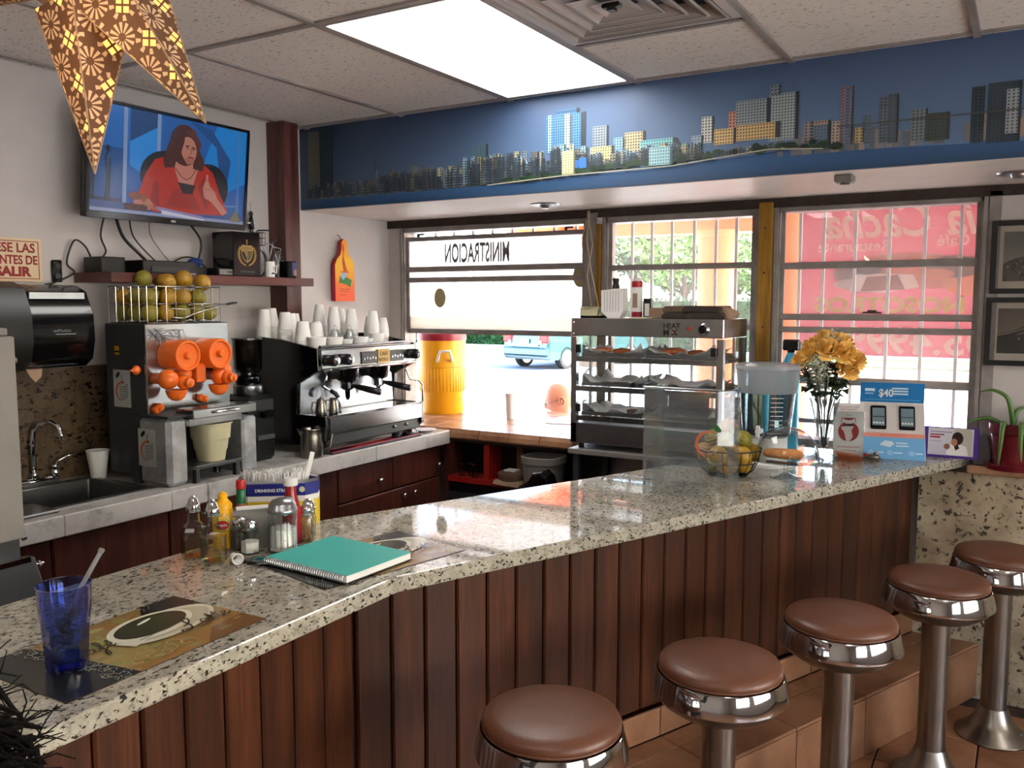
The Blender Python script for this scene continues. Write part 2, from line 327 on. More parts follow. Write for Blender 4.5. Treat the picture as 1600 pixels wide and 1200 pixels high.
def text(name,s,size,mat,parent=None,M=None,ext=.0004,bold=0,sx=1,shear=0,align='LEFT',space=1):
    cu=bpy.data.curves.new(name,'FONT'); cu.body=s; cu.size=size; cu.extrude=ext; cu.offset=bold; cu.shear=shear; cu.align_x=align; cu.space_character=space; cu.resolution_u=3
    t=bpy.data.objects.new('tmp',cu); COL.objects.link(t); dg=bpy.context.evaluated_depsgraph_get(); me=bpy.data.meshes.new_from_object(t.evaluated_get(dg)); bpy.data.objects.remove(t)
    me.transform(Matrix.Diagonal((sx,1,1,1)))
    if sx<0: me.flip_normals()
    me.materials.clear(); me.materials.append(MATS[mat]); o=bpy.data.objects.new(name,me); COL.objects.link(o)
    if parent: o.parent=parent
    if M is not None: o.matrix_local=M
    return o
def onto(o,M): o.matrix_local=M; return o
def shim(p,M):  # move a Print built in the x-y plane onto a plane in its parent's space
    p.matrix_local=M; return p
ORD=['first','second','third','fourth','fifth','sixth','seventh','eighth','ninth','tenth','eleventh','twelfth','thirteenth','fourteenth','fifteenth','sixteenth','seventeenth','eighteenth','nineteenth','twentieth']
def leafcloud(mb,blobs,n,size,seed=1):
    r=random.Random(seed)
    for (cx,cy,cz,rx,ry,rz),k in zip(blobs,[n//len(blobs)]*len(blobs)):
        for i in range(k):
            a=r.uniform(0,2*PI); t=math.acos(r.uniform(-1,1)); q=r.uniform(.75,1.05)
            d=Vector((math.sin(t)*math.cos(a),math.sin(t)*math.sin(a),math.cos(t))); c=Vector((cx+rx*d.x*q,cy+ry*d.y*q,cz+rz*d.z*q))
            u=Vector((r.uniform(-1,1),r.uniform(-1,1),r.uniform(-1,1))).normalized(); w=u.orthogonal().normalized(); s=size*r.uniform(.6,1.3)
            mb.add([c-u*s,c+w*s*.45,c+u*s,c-w*s*.45],[(0,1,2,3)])
# ================================================================= THE ROOM
XL=-3.4; XR=3.0; YB=4.23; YF=-3.4; H=2.635; ZS=2.21; YM=3.49
S('wall_left',MB().box(XL-.12,YF,-.05,XL,4.40,2.9),'wall_paint')
m=MB(); m.box(XR,YF,-.05,XR+.12,4.4,.55); m.box(XR,YF,2.2,XR+.12,4.4,2.9)
for a,b in ((YF,-1.6),(.6,1.2),(3.4,4.4)): m.box(XR,a,.55,XR+.12,b,2.2)
S('wall_right',m,'wall_paint')
for k,(a,b) in enumerate(((-1.6,.6),(1.2,3.4))):
    w=S('window_%d'%(k+4),None,None); w.location=(XR+.06,a,.55)
    f=MB()
    for y in (0,(b-a)/2-.02,b-a-.04): f.box(-.03,y,0,.03,y+.04,1.65)
    for z in (0,.8,1.61): f.box(-.03,0,z,.03,b-a,z+.04)
    f.build('window_frame','alu_weathered',w); MB().box(-.004,.02,.02,.004,b-a-.02,1.63).build('pane','window_glass',w)
m=MB(); m.box(XL-.12,YF-.12,-.05,XR+.12,YF,2.9); S('wall_front',m,'wall_paint')
# window wall: parapet, jambs, header and the strip of wall at the right
m=MB(); m.box(XL,YB,-.05,-.12,YB+.14,.965); m.box(-.12,YB,-.05,XR,YB+.14,2.9); m.box(XL,YB,2.185,-.12,YB+.14,2.9); m.box(XL,YB,.965,-3.315,YB+.14,2.185)
S('wall_window',m,'wall_paint')
MB().box(-.385,YB-.05,-.05,XR,YB,.985).build('trim_1','coral_stone')['kind']='structure'
o=MB().box(-.20,YB-.075,.985,XR,YB+.05,1.02,ch=.006).build('trim_2','sill_tile'); o['kind']='structure'
S('trim_3',MB().box(-3.375,2.0-.6,1.0,-3.36,2.36,1.455).box(-3.40,1.0,1.0,-3.375,2.36,1.455),'brown_granite')
# floor: mortar bed and terracotta tiles one by one where they show
fl=S('floor',MB().box(XL,YF,-.06,XR,YB,-.012),'tilem' if 0 else 'dark_rust')
t=.333
tm=MB().box(.003,.003,-.012,t-.003,t-.003,0,ch=.003); first=None
for i in range(-10,9):
    for j in range(-10,13):
        x=-.423+i*t+.0; y=3.386+(j-10)*t
        if x<XL or x+t>XR or y+t>YB+.1 or y<YF: continue
        if first is None: first=tm.build('floor_tile','terracotta',fl); q=first
        else: q=first.copy(); COL.objects.link(q)
        q.location=(x,y,0)
# soffit with the panorama print
S('trim_4',MB().box(XL,YM,ZS,XR,YB,H+.25),'soffit_paint')
# ceiling: slab, grid bars, acoustic tiles
ce=S('ceiling',MB().box(XL,YF,H+.10,XR,YB,H+.16),'dark_grey')
gx=[-3.333+.6265*k for k in range(0,11)]; gy=[3.44,2.213,.99,-.235,-1.46,-2.685,YF]
g=None
for x in gx:
    b=MB().box(x-.012,YF,H-.004,x+.012,YM,H+.02).build('grid_bar','grid_metal',ce)
for y in gy[:-1]:
    b=MB().box(XL,y-.012,H-.003,XR,y+.012,H+.018).build('grid_bar','grid_metal',ce)
lightcells={(2,0):1,(7,0):2,(2,3):2,(7,3):2,(4,2):2}
xs=[XL]+gx+[XR]; ys=[YM]+gy
for i in range(len(xs)-1):
    for j in range(len(ys)-1):
        x0,x1=xs[i],xs[i+1]; y1,y0=ys[j],ys[j+1]
        if x1-x0<.03 or y1-y0<.02: continue
        if (i-1,j-1) in lightcells: continue
        if (i-1,j-1)==(3,0): y1=3.44; MB().box(x0+.012,2.895,H+.004,x1-.012,3.43,H+.016,ch=.002).build('ceiling_tile','acoustic_tile',ce); continue
        e=.012 if x1-x0>.1 and y1-y0>.1 else .002
        MB().box(x0+e,y0+e,H+.004,x1-e,y1-e,H+.016,ch=.002).build('ceiling_tile','acoustic_tile',ce)
MB().box(gx[3]+.01,2.872,H-.003,gx[4]-.01,2.894,H+.018).build('grid_bar','grid_metal',ce)
emis('lamp_diffuser','fffaf4',PANEL); emis('lamp_diffuser_far','fffaf4',PANEL2)
for (i,j),k in lightcells.items():
    x0,x1=gx[i],gx[i+1]; y1,y0=gy[j],gy[j+1]
    t_=T('ceiling_light','glowing rectangular fluorescent ceiling panel beside the air vent' if k==1 else 'glowing fluorescent ceiling panel outside the photo, '+{(7,0):'far right by the soffit',(2,3):'behind the camera at left',(7,3):'behind the camera at right',(4,2):'directly over the camera'}[(i,j)],'ceiling light',((x0+x1)/2,(y0+y1)/2,H),group=None if k==1 else 'ceiling panels behind the camera')
    w,h=(x1-x0)/2-.012,(y1-y0)/2-.012
    f=MB(); f.box(-w,-h,-.004,w,-h+.014,.03); f.box(-w,h-.014,-.004,w,h,.03); f.box(-w,-h+.014,-.004,-w+.014,h-.014,.03); f.box(w-.014,-h+.014,-.004,w,h-.014,.03); f.box(-w,-h,.03,w,h,.05); f.build('lamp_frame','grid_metal',t_)
    MB().box(-w+.014,-h+.014,-.001,w-.014,h-.014,.006).build('diffuser','lamp_diffuser' if k==1 else 'lamp_diffuser_far',t_)
# air vent: stepped square cones
v=T('air_vent','square stepped ceiling air vent with a dark centre','air vent',((gx[3]+gx[4])/2,2.545,H))
w=.30
def ring(mb,a,za,b,zb,th=.004):
    for k in range(4):
        M=Matrix.Rotation(k*PI/2,4,'Z')
        mb.add([(-a,-a,za),(a,-a,za),(b,-b,zb),(-b,-b,zb),(-a,-a,za+th),(a,-a,za+th),(b,-b,zb+th),(-b,-b,zb+th)],[(0,3,2,1),(4,5,6,7),(0,1,5,4),(2,3,7,6),(1,2,6,5),(3,0,4,7)],M)
m=MB(); ring(m,.302,-.006,.275,-.010); m.build('vent_rim','vent_metal',v)
for a,b,zz in ((.272,.215,.028),(.225,.165,.022),(.172,.112,.016),(.118,.055,.010)):
    m=MB(); ring(m,a,-.012,b,zz,.003); ring(m,a,-.012,a-.008,-.012,.003); m.build('louvre','vent_metal',v)
m=MB(); ring(m,.062,-.012,.002,.004,.003); m.build('louvre','vent_metal',v); MB().box(-.29,-.29,.045,.29,.29,.05).build('duct','black_plastic',v)
MB().box(-.03,-.05,-.022,.03,-.02,-.008,ch=.004).box(-.012,-.045,-.03,.012,-.02,-.02).build('adjuster','black_plastic',v)
# panorama print on the soffit
pr=Print(.0003,1.2e-6); Wm,Hm=6.4,.44
pr.poly([(0,0),(1.6,0),(1.6,Hm),(0,Hm)],['46566a','5d789a','43587c','2a3648']); pr.poly([(1.6,0),(Wm,0),(Wm,Hm),(1.6,Hm)],['5d789a','56698a','3e4c68','43587c'])  # sky darkened at the left: ceiling panel's falloff put into the print colours
pr.layer(); pr.poly([(0,0),(Wm,0),(Wm,.06),(3.4,.055),(2.9,.07),(2.55,.092),(2.0,.062),(1.3,.052),(0,.045)],['27405c']*2+['2f5078']*7)
pr.layer(); r=random.Random(3)
for i in range(150):
    x=r.uniform(0,3.5); pr.rect(x,r.uniform(0,.05),x+r.uniform(.05,.25),0+0,'1a3a5c') if 0 else None
base=lambda x: .045+(.012 if x<1.3 else .012+(min(x,2.5)-1.3)*.035 if x<2.5 else max(.0,.054-(x-2.5)*.04))
def bld(x0,y0,x1,y1,c,win='26323e',cols=0,rows=0,wc=.5):
    pr.rect(x0,y0,x1,y1,c); W_,H_=x1-x0,y1-y0; cols=cols or max(1,int(W_/.011)); rows=rows or max(1,int(H_/.011))
    wins.append((x0,y0,W_,H_,cols,rows,win,wc,x1))
wins=[]
def flush():
    pr.layer()
    for x0,y0,W_,H_,c,rw,win,wc,x1 in wins:
        for a in range(c):
            for b in range(rw):
                u=x0+W_*(a+.5-wc/2)/c; vv=y0+H_*(b+.25)/rw; pr.rect(u,vv,u+W_/c*wc,vv+H_/rw*.5,win)
        pr.rect(x1-W_*.12,y0,x1,y0+H_,tuple(t*.55 for t in lin(win)[:3])) if W_>.03 else None
    wins.clear(); pr.layer()
far=['3c4a55','49545c','55606a','5f6870','6c6a62']
for i in range(120):
    x=r.uniform(.1,1.5); pr.rect(x,.05,x+r.uniform(.012,.04),.05+r.uniform(.04,.125)*(.6+.5*math.sin(x*2)**2),r.choice(far))
for i in range(60):
    x=r.uniform(2.5,3.4); pr.rect(x,.07,x+r.uniform(.012,.04),.08+r.uniform(.02,.085),r.choice(['6a6a6e','7c7672','586068','8a7c70']))
pr.layer()
BL=[(0.064,0.095,0.155,0.403,'6b6455'),(0.146,0.09,0.236,0.411,'2c3a44'),(1.099,0.059,1.196,0.24,'4d6a78'),(1.502,0.173,1.7,0.333,'4f86b8'),(1.553,0.333,1.669,0.353,'3f6ea0'),(1.733,0.166,1.808,0.265,'8a98a0'),(1.883,0.14,1.978,0.224,'c8b890'),(2.221,0.149,2.271,0.253,'c8c8c0'),(2.36,0.144,2.499,0.299,'8a9498'),(2.491,0.132,2.605,0.31,'9aa4a4'),(2.494,0.305,2.534,0.345,'7a8488'),(2.625,0.112,2.658,0.193,'888080'),(2.643,0.089,2.723,0.191,'a88878'),(2.759,0.093,2.803,0.305,'a07878'),(2.893,0.088,2.958,0.252,'606c78'),(3.001,0.085,3.055,0.196,'70787c'),(3.192,0.061,3.233,0.252,'2a343e'),(3.241,0.056,3.343,0.259,'323c46')]
for b in BL: bld(*b,win='3a4652')
flush()
BL2=[(1.051,0.062,1.118,0.164,'b59a5a'),(1.515,0.171,1.53,0.335,'9cc4e0'),(1.598,0.171,1.629,0.332,'b8d8f0'),(1.724,0.093,1.838,0.176,'d8c88a'),(1.834,0.085,1.883,0.207,'7fa8c8'),(1.957,0.075,2.119,0.184,'78c0c8'),(2.121,0.073,2.166,0.154,'78b8a0'),(2.18,0.135,2.228,0.182,'90a8b8'),(2.274,0.137,2.364,0.198,'d0b078'),(2.333,0.198,2.362,0.261,'c08068'),(2.365,0.144,2.538,0.205,'c8a870'),(2.662,0.088,2.719,0.175,'5c7084'),(2.727,0.091,2.756,0.183,'a8988c'),(2.772,0.092,2.792,0.299,'5c6c88'),(2.811,0.096,2.842,0.151,'b09868'),(2.844,0.09,2.867,0.194,'586878'),(2.924,0.085,2.956,0.259,'4c5864'),(3.049,0.081,3.127,0.177,'3c4640'),(3.298,0.083,3.34,0.232,'8c9498')]
for b in BL2: bld(*b,win='4a4f52')
flush()
for x0,x1,n,lo,hi in ((.05,.7,90,.035,.075),(.55,1.15,120,.05,.10),(1.05,1.7,150,.06,.135),(1.5,2.2,100,.035,.085),(2.2,2.6,20,.02,.03)):
    for i in range(n):
        x=r.uniform(x0,x1); b0=base(x); h=r.uniform(.3,1)*hi; c=r.choice(['6a7a84','8fa4ac','a9a486','7c8c98','c0bc9c','566874','93b4c4','77766a','4a5660'] if x>.9 else ['4a5862','586470','6a6a60','3c4852','7a6a50'])
        bld(x,b0,x+r.uniform(.015,.04),b0+h,c,win='36404a')
pr.layer(); flush()
for i in range(90):
    x=r.uniform(1.25,2.75); y=base(x)+r.uniform(0,.02); pr.ell(x,y,r.uniform(.012,.03),r.uniform(.006,.014),r.choice(['1f3322','263c2a','1a2c24','2e4430']),10)
pr.layer(); pr.ell(1.66,.11,.02,.02,'3464a8',6); bld(1.59,.07,1.655,.17,'c8cc98','7c8060'); bld(2.0,.075,2.105,.15,'98c0c8','587880'); flush(); pr.rect(1.675,.09,1.71,.135,'3a6cb4'); pr.rect(2.75,.158,3.45,.163,'4a4a44')
pr.line([(1.2,.05),(1.6,.065),(2.1,.068),(2.5,.1),(2.7,.085)],.004,'b0ac98'); pr.line([(1.948,.22),(1.948,.29)],.002,'4a5a6a'); pr.line([(2.965,.2),(2.965,.25)],.002,'4a5a6a'); pr.line([(.53,.15),(.53,.23)],.003,'1c2834')
for i in range(16): x=3.45+i*.18; pr.rect(x,.06,x+.12,.1+r.uniform(.02,.2),r.choice(['3c4650','5a6268','70767a','2c3640']))
mo=pr.build('panorama_print','print_mural'); mo.matrix_world=frameM((XL,YM-.004,ZS+.003),(1,0,0),(0,0,1)); tag(mo,'long blue panorama print of a seaside city skyline above the windows','wall print')
# sprinkler heads and detector under the soffit
for x,y,l in ((-2.115,3.88,'round recessed metal plate under the soffit above the left window'),(-.06,3.87,'small recessed metal plate under the soffit at the right edge of the photo')):
    t_=T('ceiling_plate',l,'ceiling fitting',(x,y,ZS)); MB().lathe([(.075,-.006),(.078,0)],24).build('plate','steel',t_,40); MB().lathe([(.02,-.022),(.028,-.014),(.03,-.006)],14).build('deflector','steel',t_,40)
t_=T('smoke_detector','small boxy sensor under the soffit above the third window','sensor',(-.64,3.6,ZS)); MB().box(-.035,-.03,-.03,.035,.03,0,ch=.006).build('housing','panel_grey',t_); MB().lathe([(.018,-.036),(.02,-.03)],14).build('lens','dark_grey',t_)
# header strip over the windows, posts between them
S('trim_5',MB().box(-3.40,YB-.012,2.165,-.0,YB+.002,2.21),'dark_rust')
m=MB(); m.box(0,0,0,.006,.14,1.24); m.box(.006,.0,1.2,.05,.14,1.24)
S('trim_10',MB().box(-1.985,YB+.005,.965,-.12,YB+.13,1.045),'alu_weathered')
S('trim_6',MB().box(-2.045,YB-.02,.965,-1.985,YB+.13,2.19),'alu_weathered')
S('trim_7',MB().box(-1.985,YB-.03,1.0,-1.963,YB+.0,2.13),'ochre_wood')
S('trim_8',MB().box(-1.128,YB-.035,.965,-1.066,YB+.13,2.19),'ochre_wood')
for z in (2.07,1.86,1.60): 
    MB().sph((-1.097,YB-.037,z),(.005,.003,.005),8,6).build('screw','dark_rust').parent=None
for o,l in zip([o for o in bpy.data.objects if o.name.startswith('screw')],('top','middle','lowest')): tag(o,'%s of three dark screw heads in the ochre window post'%l,'screw','screws of the ochre post')
# ---------------------------------------------------------------- windows
def window(n,x0,x1,z0,z1,rails,panes,bars,bz0,fr=.03,gm='window_glass'):
    w=S('window_%d'%n,None,None); w.location=(x0,YB+.02,0)
    f=MB(); L=x1-x0
    f.box(0,-.02,z0,fr,.09,z1); f.box(L-fr,-.02,z0,L,.09,z1); f.box(0,-.02,z1-fr,L,.09,z1)
    if n!=1: f.box(0,-.02,z0,L,.09,z0+fr)
    f.box(.004,-.03,z0,fr-.008,-.02,z1); f.box(L-fr+.008,-.03,z0,L-.004,-.02,z1)
    f.build('window_frame','alu_weathered',w)
    for za,zb,yo in rails:
        MB().box(fr,.0+yo,za,L-fr,.03+yo,zb,ch=.003).box(fr,-.006+yo,za+.004,L-fr,.0+yo,za+.010).build('sash_rail','alu_weathered',w)
    for za,zb,yo in panes:
        MB().box(fr,.012+yo,za,L-fr,.016+yo,zb).build('pane',gm,w)
        MB().box(fr,.004+yo,za,fr+.018,.024+yo,zb).box(L-fr-.018,.004+yo,za,L-fr,.024+yo,zb).build('sash_stile','alu_weathered',w)
    for bx in bars:
        MB().box(bx-x0-.007,.13,bz0,bx-x0+.007,.144,z1+.03).build('security_bar','white_metal',w)
    return w
w1=window(1,-3.31,-2.045,1.0,2.165,[(2.085,2.112,.012),(1.90,1.932,0),(1.838,1.868,.0),(1.53,1.56,.02)],[(1.932,2.085,0),(1.868,1.90,.0),(1.56,1.838,.0)],[-3.155+.1375*i for i in range(8)],1.57,.028,'dusty_glass')
MB().box(.03,.02,1.565,1.23,.028,1.635).build('frosted_band','frosted_band',w1)
text('lettering','MINISTRACION',.155,'lettering_grey',w1,frameM((.76,.008,1.955),(1,0,0),(0,0,1)),.0003,.004,-.42,align='LEFT')
for x,z,rx,rz in ((.27,1.745,.042,.058),(1.225-.02,1.86,.045,.06)):
    MB().lathe([(1,0),(1,.001)],28,frameM((x,.012,z),(rx,0,0),(0,0,1))@Matrix.Diagonal((rx,rz,1,1))).build('round_decal','decal_tan',w1)
for x in (.12,1.12): MB().box(x,-.012,2.118,x+.05,.0,2.128).box(x,-.012,2.108,x+.015,.0,2.12).build('sash_latch','black_plastic',w1)
w2=window(2,-1.963,-1.128,1.0,2.165,[(1.885,1.915,0),(1.585,1.61,0),(1.28,1.31,0)],[(1.915,2.135,0),(1.61,1.885,0),(1.31,1.585,0),(1.03,1.28,0)],[-1.856,-1.743,-1.632,-1.51,-1.395,-1.29],1.03,gm='hazy_glass')
w3=window(3,-1.066,-.165,1.04,2.175,[(1.875,1.908,0),(1.635,1.665,.0),(1.575,1.603,.0),(1.333,1.368,0),(1.145,1.165,0)],[(1.908,2.145,0),(1.665,1.875,0),(1.603,1.635,0),(1.368,1.575,0),(1.165,1.333,0)],[-.975,-.865,-.722,-.572,-.423,-.277],1.06,gm='hazy_glass')
MB().box(.41,-.014,1.668,.49,.0,1.676).box(.43,-.016,1.672,.47,-.004,1.684).build('sash_latch','dark_rust',w3)
S('trim_9',MB().box(-.165,YB-.012,1.03,-.12,YB+.14,2.185),'alu_weathered')
# blind cord by the left window
c_=MB(); c_.tube([(-2.02,4.19,2.2),(-2.03,4.18,2.05),(-2.0,4.17,1.9),(-1.955,4.15,1.75),(-1.93,4.14,1.655)],.003); c_.tube([(-2.03,4.19,2.2),(-1.99,4.17,2.02),(-2.02,4.17,1.86),(-1.99,4.16,1.7)],.0025); c_.tube([(-2.03,4.18,2.15),(-2.06,4.18,2.05),(-2.05,4.18,1.98)],.002)
tag(c_.build('blind_cord','rope',None,True),'pale knotted cord hanging from the soffit between the first two windows','cord')
# tiled serving sill through the left window
sill=T('serving_sill','tiled serving sill running out through the open left window','sill',(-3.39,0,0))
MB().box(.0,4.03,.93,2.15,5.05,.978).build('slab','dark_rust',sill)
tw=.19
import bisect
q=None
for i in range(7):
    x=.02+i*.193
    for jj,(ya,yb) in enumerate(((4.14,4.36),(4.365,4.585),(4.59,4.81),(4.815,5.03))):
        if i==6 and jj==0: pass
        MB().box(x,ya,.978,x+.189,yb,.999,ch=.004).build('tile','sill_tile',sill)
    prof=[(0,-.045),(0.012,-.05),(.02,-.04),(.016,-.015),(.0,.0),(-.004,.006),(-.03,.001),(-.115,.001),(-.115,-.02),(-.02,-.022),(-.012,-.04)]
    yy=4.02+i*.0
    b=MB(); M=frameM((x,yy,.999),(0,-1,0),(0,0,1)); n=len(prof)
    b.add([M@Vector((px,pz,0)) for px,pz in prof]+[M@(Vector((px,pz,0)))+Vector((.189,0,0)) for px,pz in prof],[tuple(range(n)),tuple(range(n,2*n))[::-1]]+[(k,k+n,(k+1)%n+n,(k+1)%n) for k in range(n)])
    b.build('edge_tile','sill_tile',sill)
# ================================================================= MAIN COUNTER
U=Vector((.3930,.9195,0)); Nn=Vector((.9195,-.3930,0)); O=Vector((-.182,4.25,0))   # along / outward of the far run
def far_(off,t): p=O+Nn*off+U*t; return (p.x,p.y)
def xat(off,x): # point of the far line with given offset where it meets x
    t=(x-O.x-Nn.x*off)/U.x; return far_(off,t)
def yat(off,y): t=(y-O.y-Nn.y*off)/U.y; return far_(off,t)
e0=xat(0,-1.30); ein=xat(-.63,-1.93)
top=[(-1.30,-.6),e0,yat(0,YB-.004),yat(-.63,YB-.004),ein,(-1.93,-.6)]
ct=MB().prism(top,1.008,1.05).build('granite_countertop','granite',bevel=.006); tag(ct,'long speckled cream granite bar top with a bend','countertop')
cb=T('counter_base','wooden plank front of the bar under the granite top','bar counter',(-1.48,0,0))
def loc(p): return (p[0]+1.48,p[1])
b0=xat(-.205,-1.505); cin=xat(-.55,-1.86)
MB().prism([loc(p) for p in ((-1.505,-.6),b0,yat(-.205,YB-.055),yat(-.55,YB-.055),cin,(-1.86,-.6))],.0,1.006).build('carcass','cabinet_wood',cb)
pk=.1045; pm_=MB().box(.0025,-.0,0,pk-.0025,.024,.66,ch=.005); pk0=None
c0=xat(-.18,-1.48); L=(Vector(c0)-Vector(yat(-.18,YB-.052))).length; n=int(L/pk)
def plank(p,ang,sc=1):
    global pk0
    if pk0 is None: pk0=pm_.build('plank','plank_wood',cb); q=pk0
    else: q=pk0.copy(); COL.objects.link(q)
    q.location=(p[0]+1.48,p[1],.345); q.rotation_euler=(0,0,ang); q.scale=(sc,1,1)
aU=math.atan2(U.y,U.x)
for i in range(n+1):
    p=Vector(yat(-.18,YB-.052))-Vector((U.x,U.y))*pk*(i+1)
    rem=L-pk*i
    if rem<pk: 
        if rem>.03: p=Vector(c0); plank(p,aU,rem/pk)
    else: plank(p,aU)
y=c0[1]
while y>-.5: y-=pk; plank((-1.48,y),PI/2)
# tiled foot step
st=T('foot_step','terracotta tiled foot step along the bar','step',(-1.2,0,0))
s0=xat(.085,-1.17)
def l2(p): return (p[0]+1.2,p[1])
MB().prism([l2(p) for p in ((-1.178,-.6),xat(.078,-1.178),yat(.078,4.174),yat(-.17,4.174),xat(-.17,-1.47),(-1.47,-.6))],.0,.232).build('step_core','dark_rust',st)
tl=.425
for i in range(8):
    t1=-.0-.052/.92-tl*i; t0=t1-tl+.004
    if far_(.085,t0)[0]<-1.2: t0=(-1.2-O.x-Nn.x*.085)/U.x
    if t1-t0<.05: break
    for a,bb in ((-.155,-.075),(-.071,.085)):
        q=[far_(a,t0),far_(bb,t0)]+([yat(bb,4.176),yat(a,4.176)] if i==0 else [far_(bb,t1),far_(a,t1)])
        if bb>0 or True: MB().prism([l2(p) for p in q],.230,.241).build('step_tile','terracotta',st,bevel=.002)
    MB().prism([l2(p) for p in ([far_(.076,t0),far_(.086,t0)]+([yat(.086,4.176),yat(.076,4.176)] if i==0 else [far_(.086,t1),far_(.076,t1)]))],.002,.228).build('riser_tile','terracotta',st,bevel=.002)
    MB().prism([l2(p) for p in ([far_(-.168,t0),far_(-.157,t0)]+([yat(-.157,4.176),yat(-.168,4.176)] if i==0 else [far_(-.157,t1),far_(-.168,t1)]))],.243,.343).build('skirting_tile','terracotta',st,bevel=.002)
# ================================================================= BACK COUNTER
bc=T('back_counter','marble topped back counter with dark red wood fronts along the left wall','counter',(-3.39,0,0))
SX0,SX1,SY0,SY1=.10,.49,1.70,2.13  # sink hole local x , y
def slab(x0,y0,x1,y1,nm='marble_slab'): return MB().box(x0,y0,.925,x1,y1,1.0,ch=.004).build(nm,'marble',bc)
slab(.0,1.31,.61,SY0); slab(0,SY1,.61,2.30); slab(0,SY0,SX0,SY1); slab(SX1,SY0,.61,SY1); slab(0,2.303,.61,3.34); slab(0,3.343,.61,3.985)
MB().box(.0,1.31,.08,.545,1.69,.92).box(0,2.14,.08,.545,3.95,.92).box(0,1.69,.08,.545,2.14,.80).build('carcass','cabinet_wood',bc)
MB().box(.0,1.31,.0,.50,3.93,.08).build('toe_kick','black_plastic',bc)
def knob(par,y,z,x=.57):
    k=MB().lathe([(.006,0),(.005,.012),(.013,.02),(.015,.027),(.009,.033),(0,.034)],14,frameM((x,y,z),(0,1,0),(0,0,1))).build('knob','chrome',par,True)
for y0,y1 in ((3.105,3.52),(3.525,3.945)):
    d=MB().box(.547,y0+.002,.745,.567,y1-.002,.915,ch=.004).build('drawer','cabinet_wood',bc); knob(d,(y0+y1)/2+(.08 if y0<3.2 else .17),.815)
for y0,y1,ky in ((3.105,3.62,3.59),(3.625,3.945,3.68),(2.57,3.10,2.62),(2.15,2.565,2.2),(1.68,2.145,2.1),(1.32,1.675,1.63)):
    z1=.738 if y0>3.1 else .915
    d=MB().box(.547,y0+.002,.09,.567,y1-.002,z1,ch=.004).build('door','cabinet_wood',bc)
    if y0>3.1: knob(d,ky,.70)
# sink
sk_=T('sink','stainless drop-in sink in the marble counter','sink',(-3.39+SX0,SY0,1.0))
a,b=SX1-SX0,SY1-SY0
m=MB(); o_=[(-.015,-.015),(a+.015,-.015),(a+.015,b+.015),(-.015,b+.015)]; i_=[(.012,.012),(a-.012,.012),(a-.012,b-.012),(.012,b-.012)]; d_=[(.035,.035),(a-.035,.035),(a-.035,b-.035),(.035,b-.035)]
vs=[(x,y,0) for x,y in o_]+[(x,y,.006) for x,y in o_]+[(x,y,.004) for x,y in i_]+[(x,y,-.15) for x,y in d_]
fs=[]
for k in range(4):
    j=(k+1)%4; fs+=[(k,j,4+j,4+k),(4+k,4+j,8+j,8+k),(8+k,8+j,12+j,12+k)]
fs.append((12,13,14,15)); m.add(vs,fs); m.build('basin','sink_steel',sk_,bevel=.006)
MB().lathe([(.028,-.149),(.03,-.146),(.02,-.146)],18,Matrix.Translation((a/2,b/2,0))).build('drain','chrome',sk_)
fa=T('faucet','chrome gooseneck faucet with two lever handles behind the sink','faucet',(-3.345,1.93,1.0))
MB().box(-.025,-.10,.004,.025,.10,.028,ch=.01).build('deck_plate','chrome',fa,40)
MB().lathe([(.018,.025),(.014,.045),(.012,.05)],14).tube([(0,0,.04),(0,0,.17),(.004,.005,.215),(.03,.02,.245),(.065,.04,.25),(.095,.05,.235),(.105,.055,.20),(.105,.055,.185)],lambda t:.0105,10).build('spout','chrome',fa,True)
for s in (-1,1):
    MB().lathe([(.02,.025),(.02,.04),(.013,.055),(.016,.06),(.012,.072),(0,.075)],14,Matrix.Translation((0,.085*s,0))).tube([(0,.085*s,.066),(.01,.10*s,.085),(.02,.13*s,.10),(.028,.155*s,.105)],lambda t:.008-.003*t,8).build('handle','chrome',fa,True)
dr=MB().box(-3.0,1.45,1.001,-2.83,1.72,1.012,ch=.006).build('drip_tray','steel'); tag(dr,'flat metal tray lying left of the sink on the marble','tray')
def cup_mb(r0,r1,h,th=.003,rim=.003,n=24):
    return MB().lathe([(0,0),(r0,0),(r1,h-rim),(r1+rim*.6,h-rim),(r1+rim*.6,h),(r1-th,h),(r0-th,th),(0,th)],n,cap=False)
fc=cup_mb(.029,.044,.115).build('foam_cup','foam',None,40); fc.location=(-3.262,2.15,1.0); tag(fc,'white foam cup standing beside the sink','cup')
# ---------------------------------------------------------------- orange juicer
J=T('orange_juicer','stainless commercial orange juicer with bright orange squeezing drums','juicer',(-2.95,2.17,1.0))
bd=MB(); bd.box(-.26,.0,.03,-.015,.40,.635,ch=.004); bd.box(-.20,.44,.03,-.02,.455,.25); bd.build('body','dark_grey',J)
MB().box(-.013,-.004,.275,.0,.404,.635,ch=.003).build('front_plate','brushed',J)
m=MB(); m.box(-.06,-.012,0,.125,.085,.272,ch=.018); m.build('pedestal','mottled_steel',J,bevel=.006)
MB().box(-.10,-.008,.0,-.06,.085,.272).build('pedestal_side','dark_grey',J)
MB().box(-.06,.365,.0,.115,.445,.235,ch=.01).build('pedestal','mottled_steel',J,bevel=.004)
MB().box(-.05,-.015,.272,.13,.33,.281).box(-.05,.0,.255,.0,.36,.275).build('drip_shelf','dark_grey',J)
dt=MB(); dt.box(.06,.075,.262,.165,.40,.30,ch=.004); dt.build('juice_drawer','brushed',J)
MB().tube([(.168,.17,.282),(.182,.18,.284),(.182,.29,.284),(.168,.30,.282)],.005,8).build('drawer_handle','chrome',[o for o in J.children if o.name.startswith('juice_drawer')][0],True)
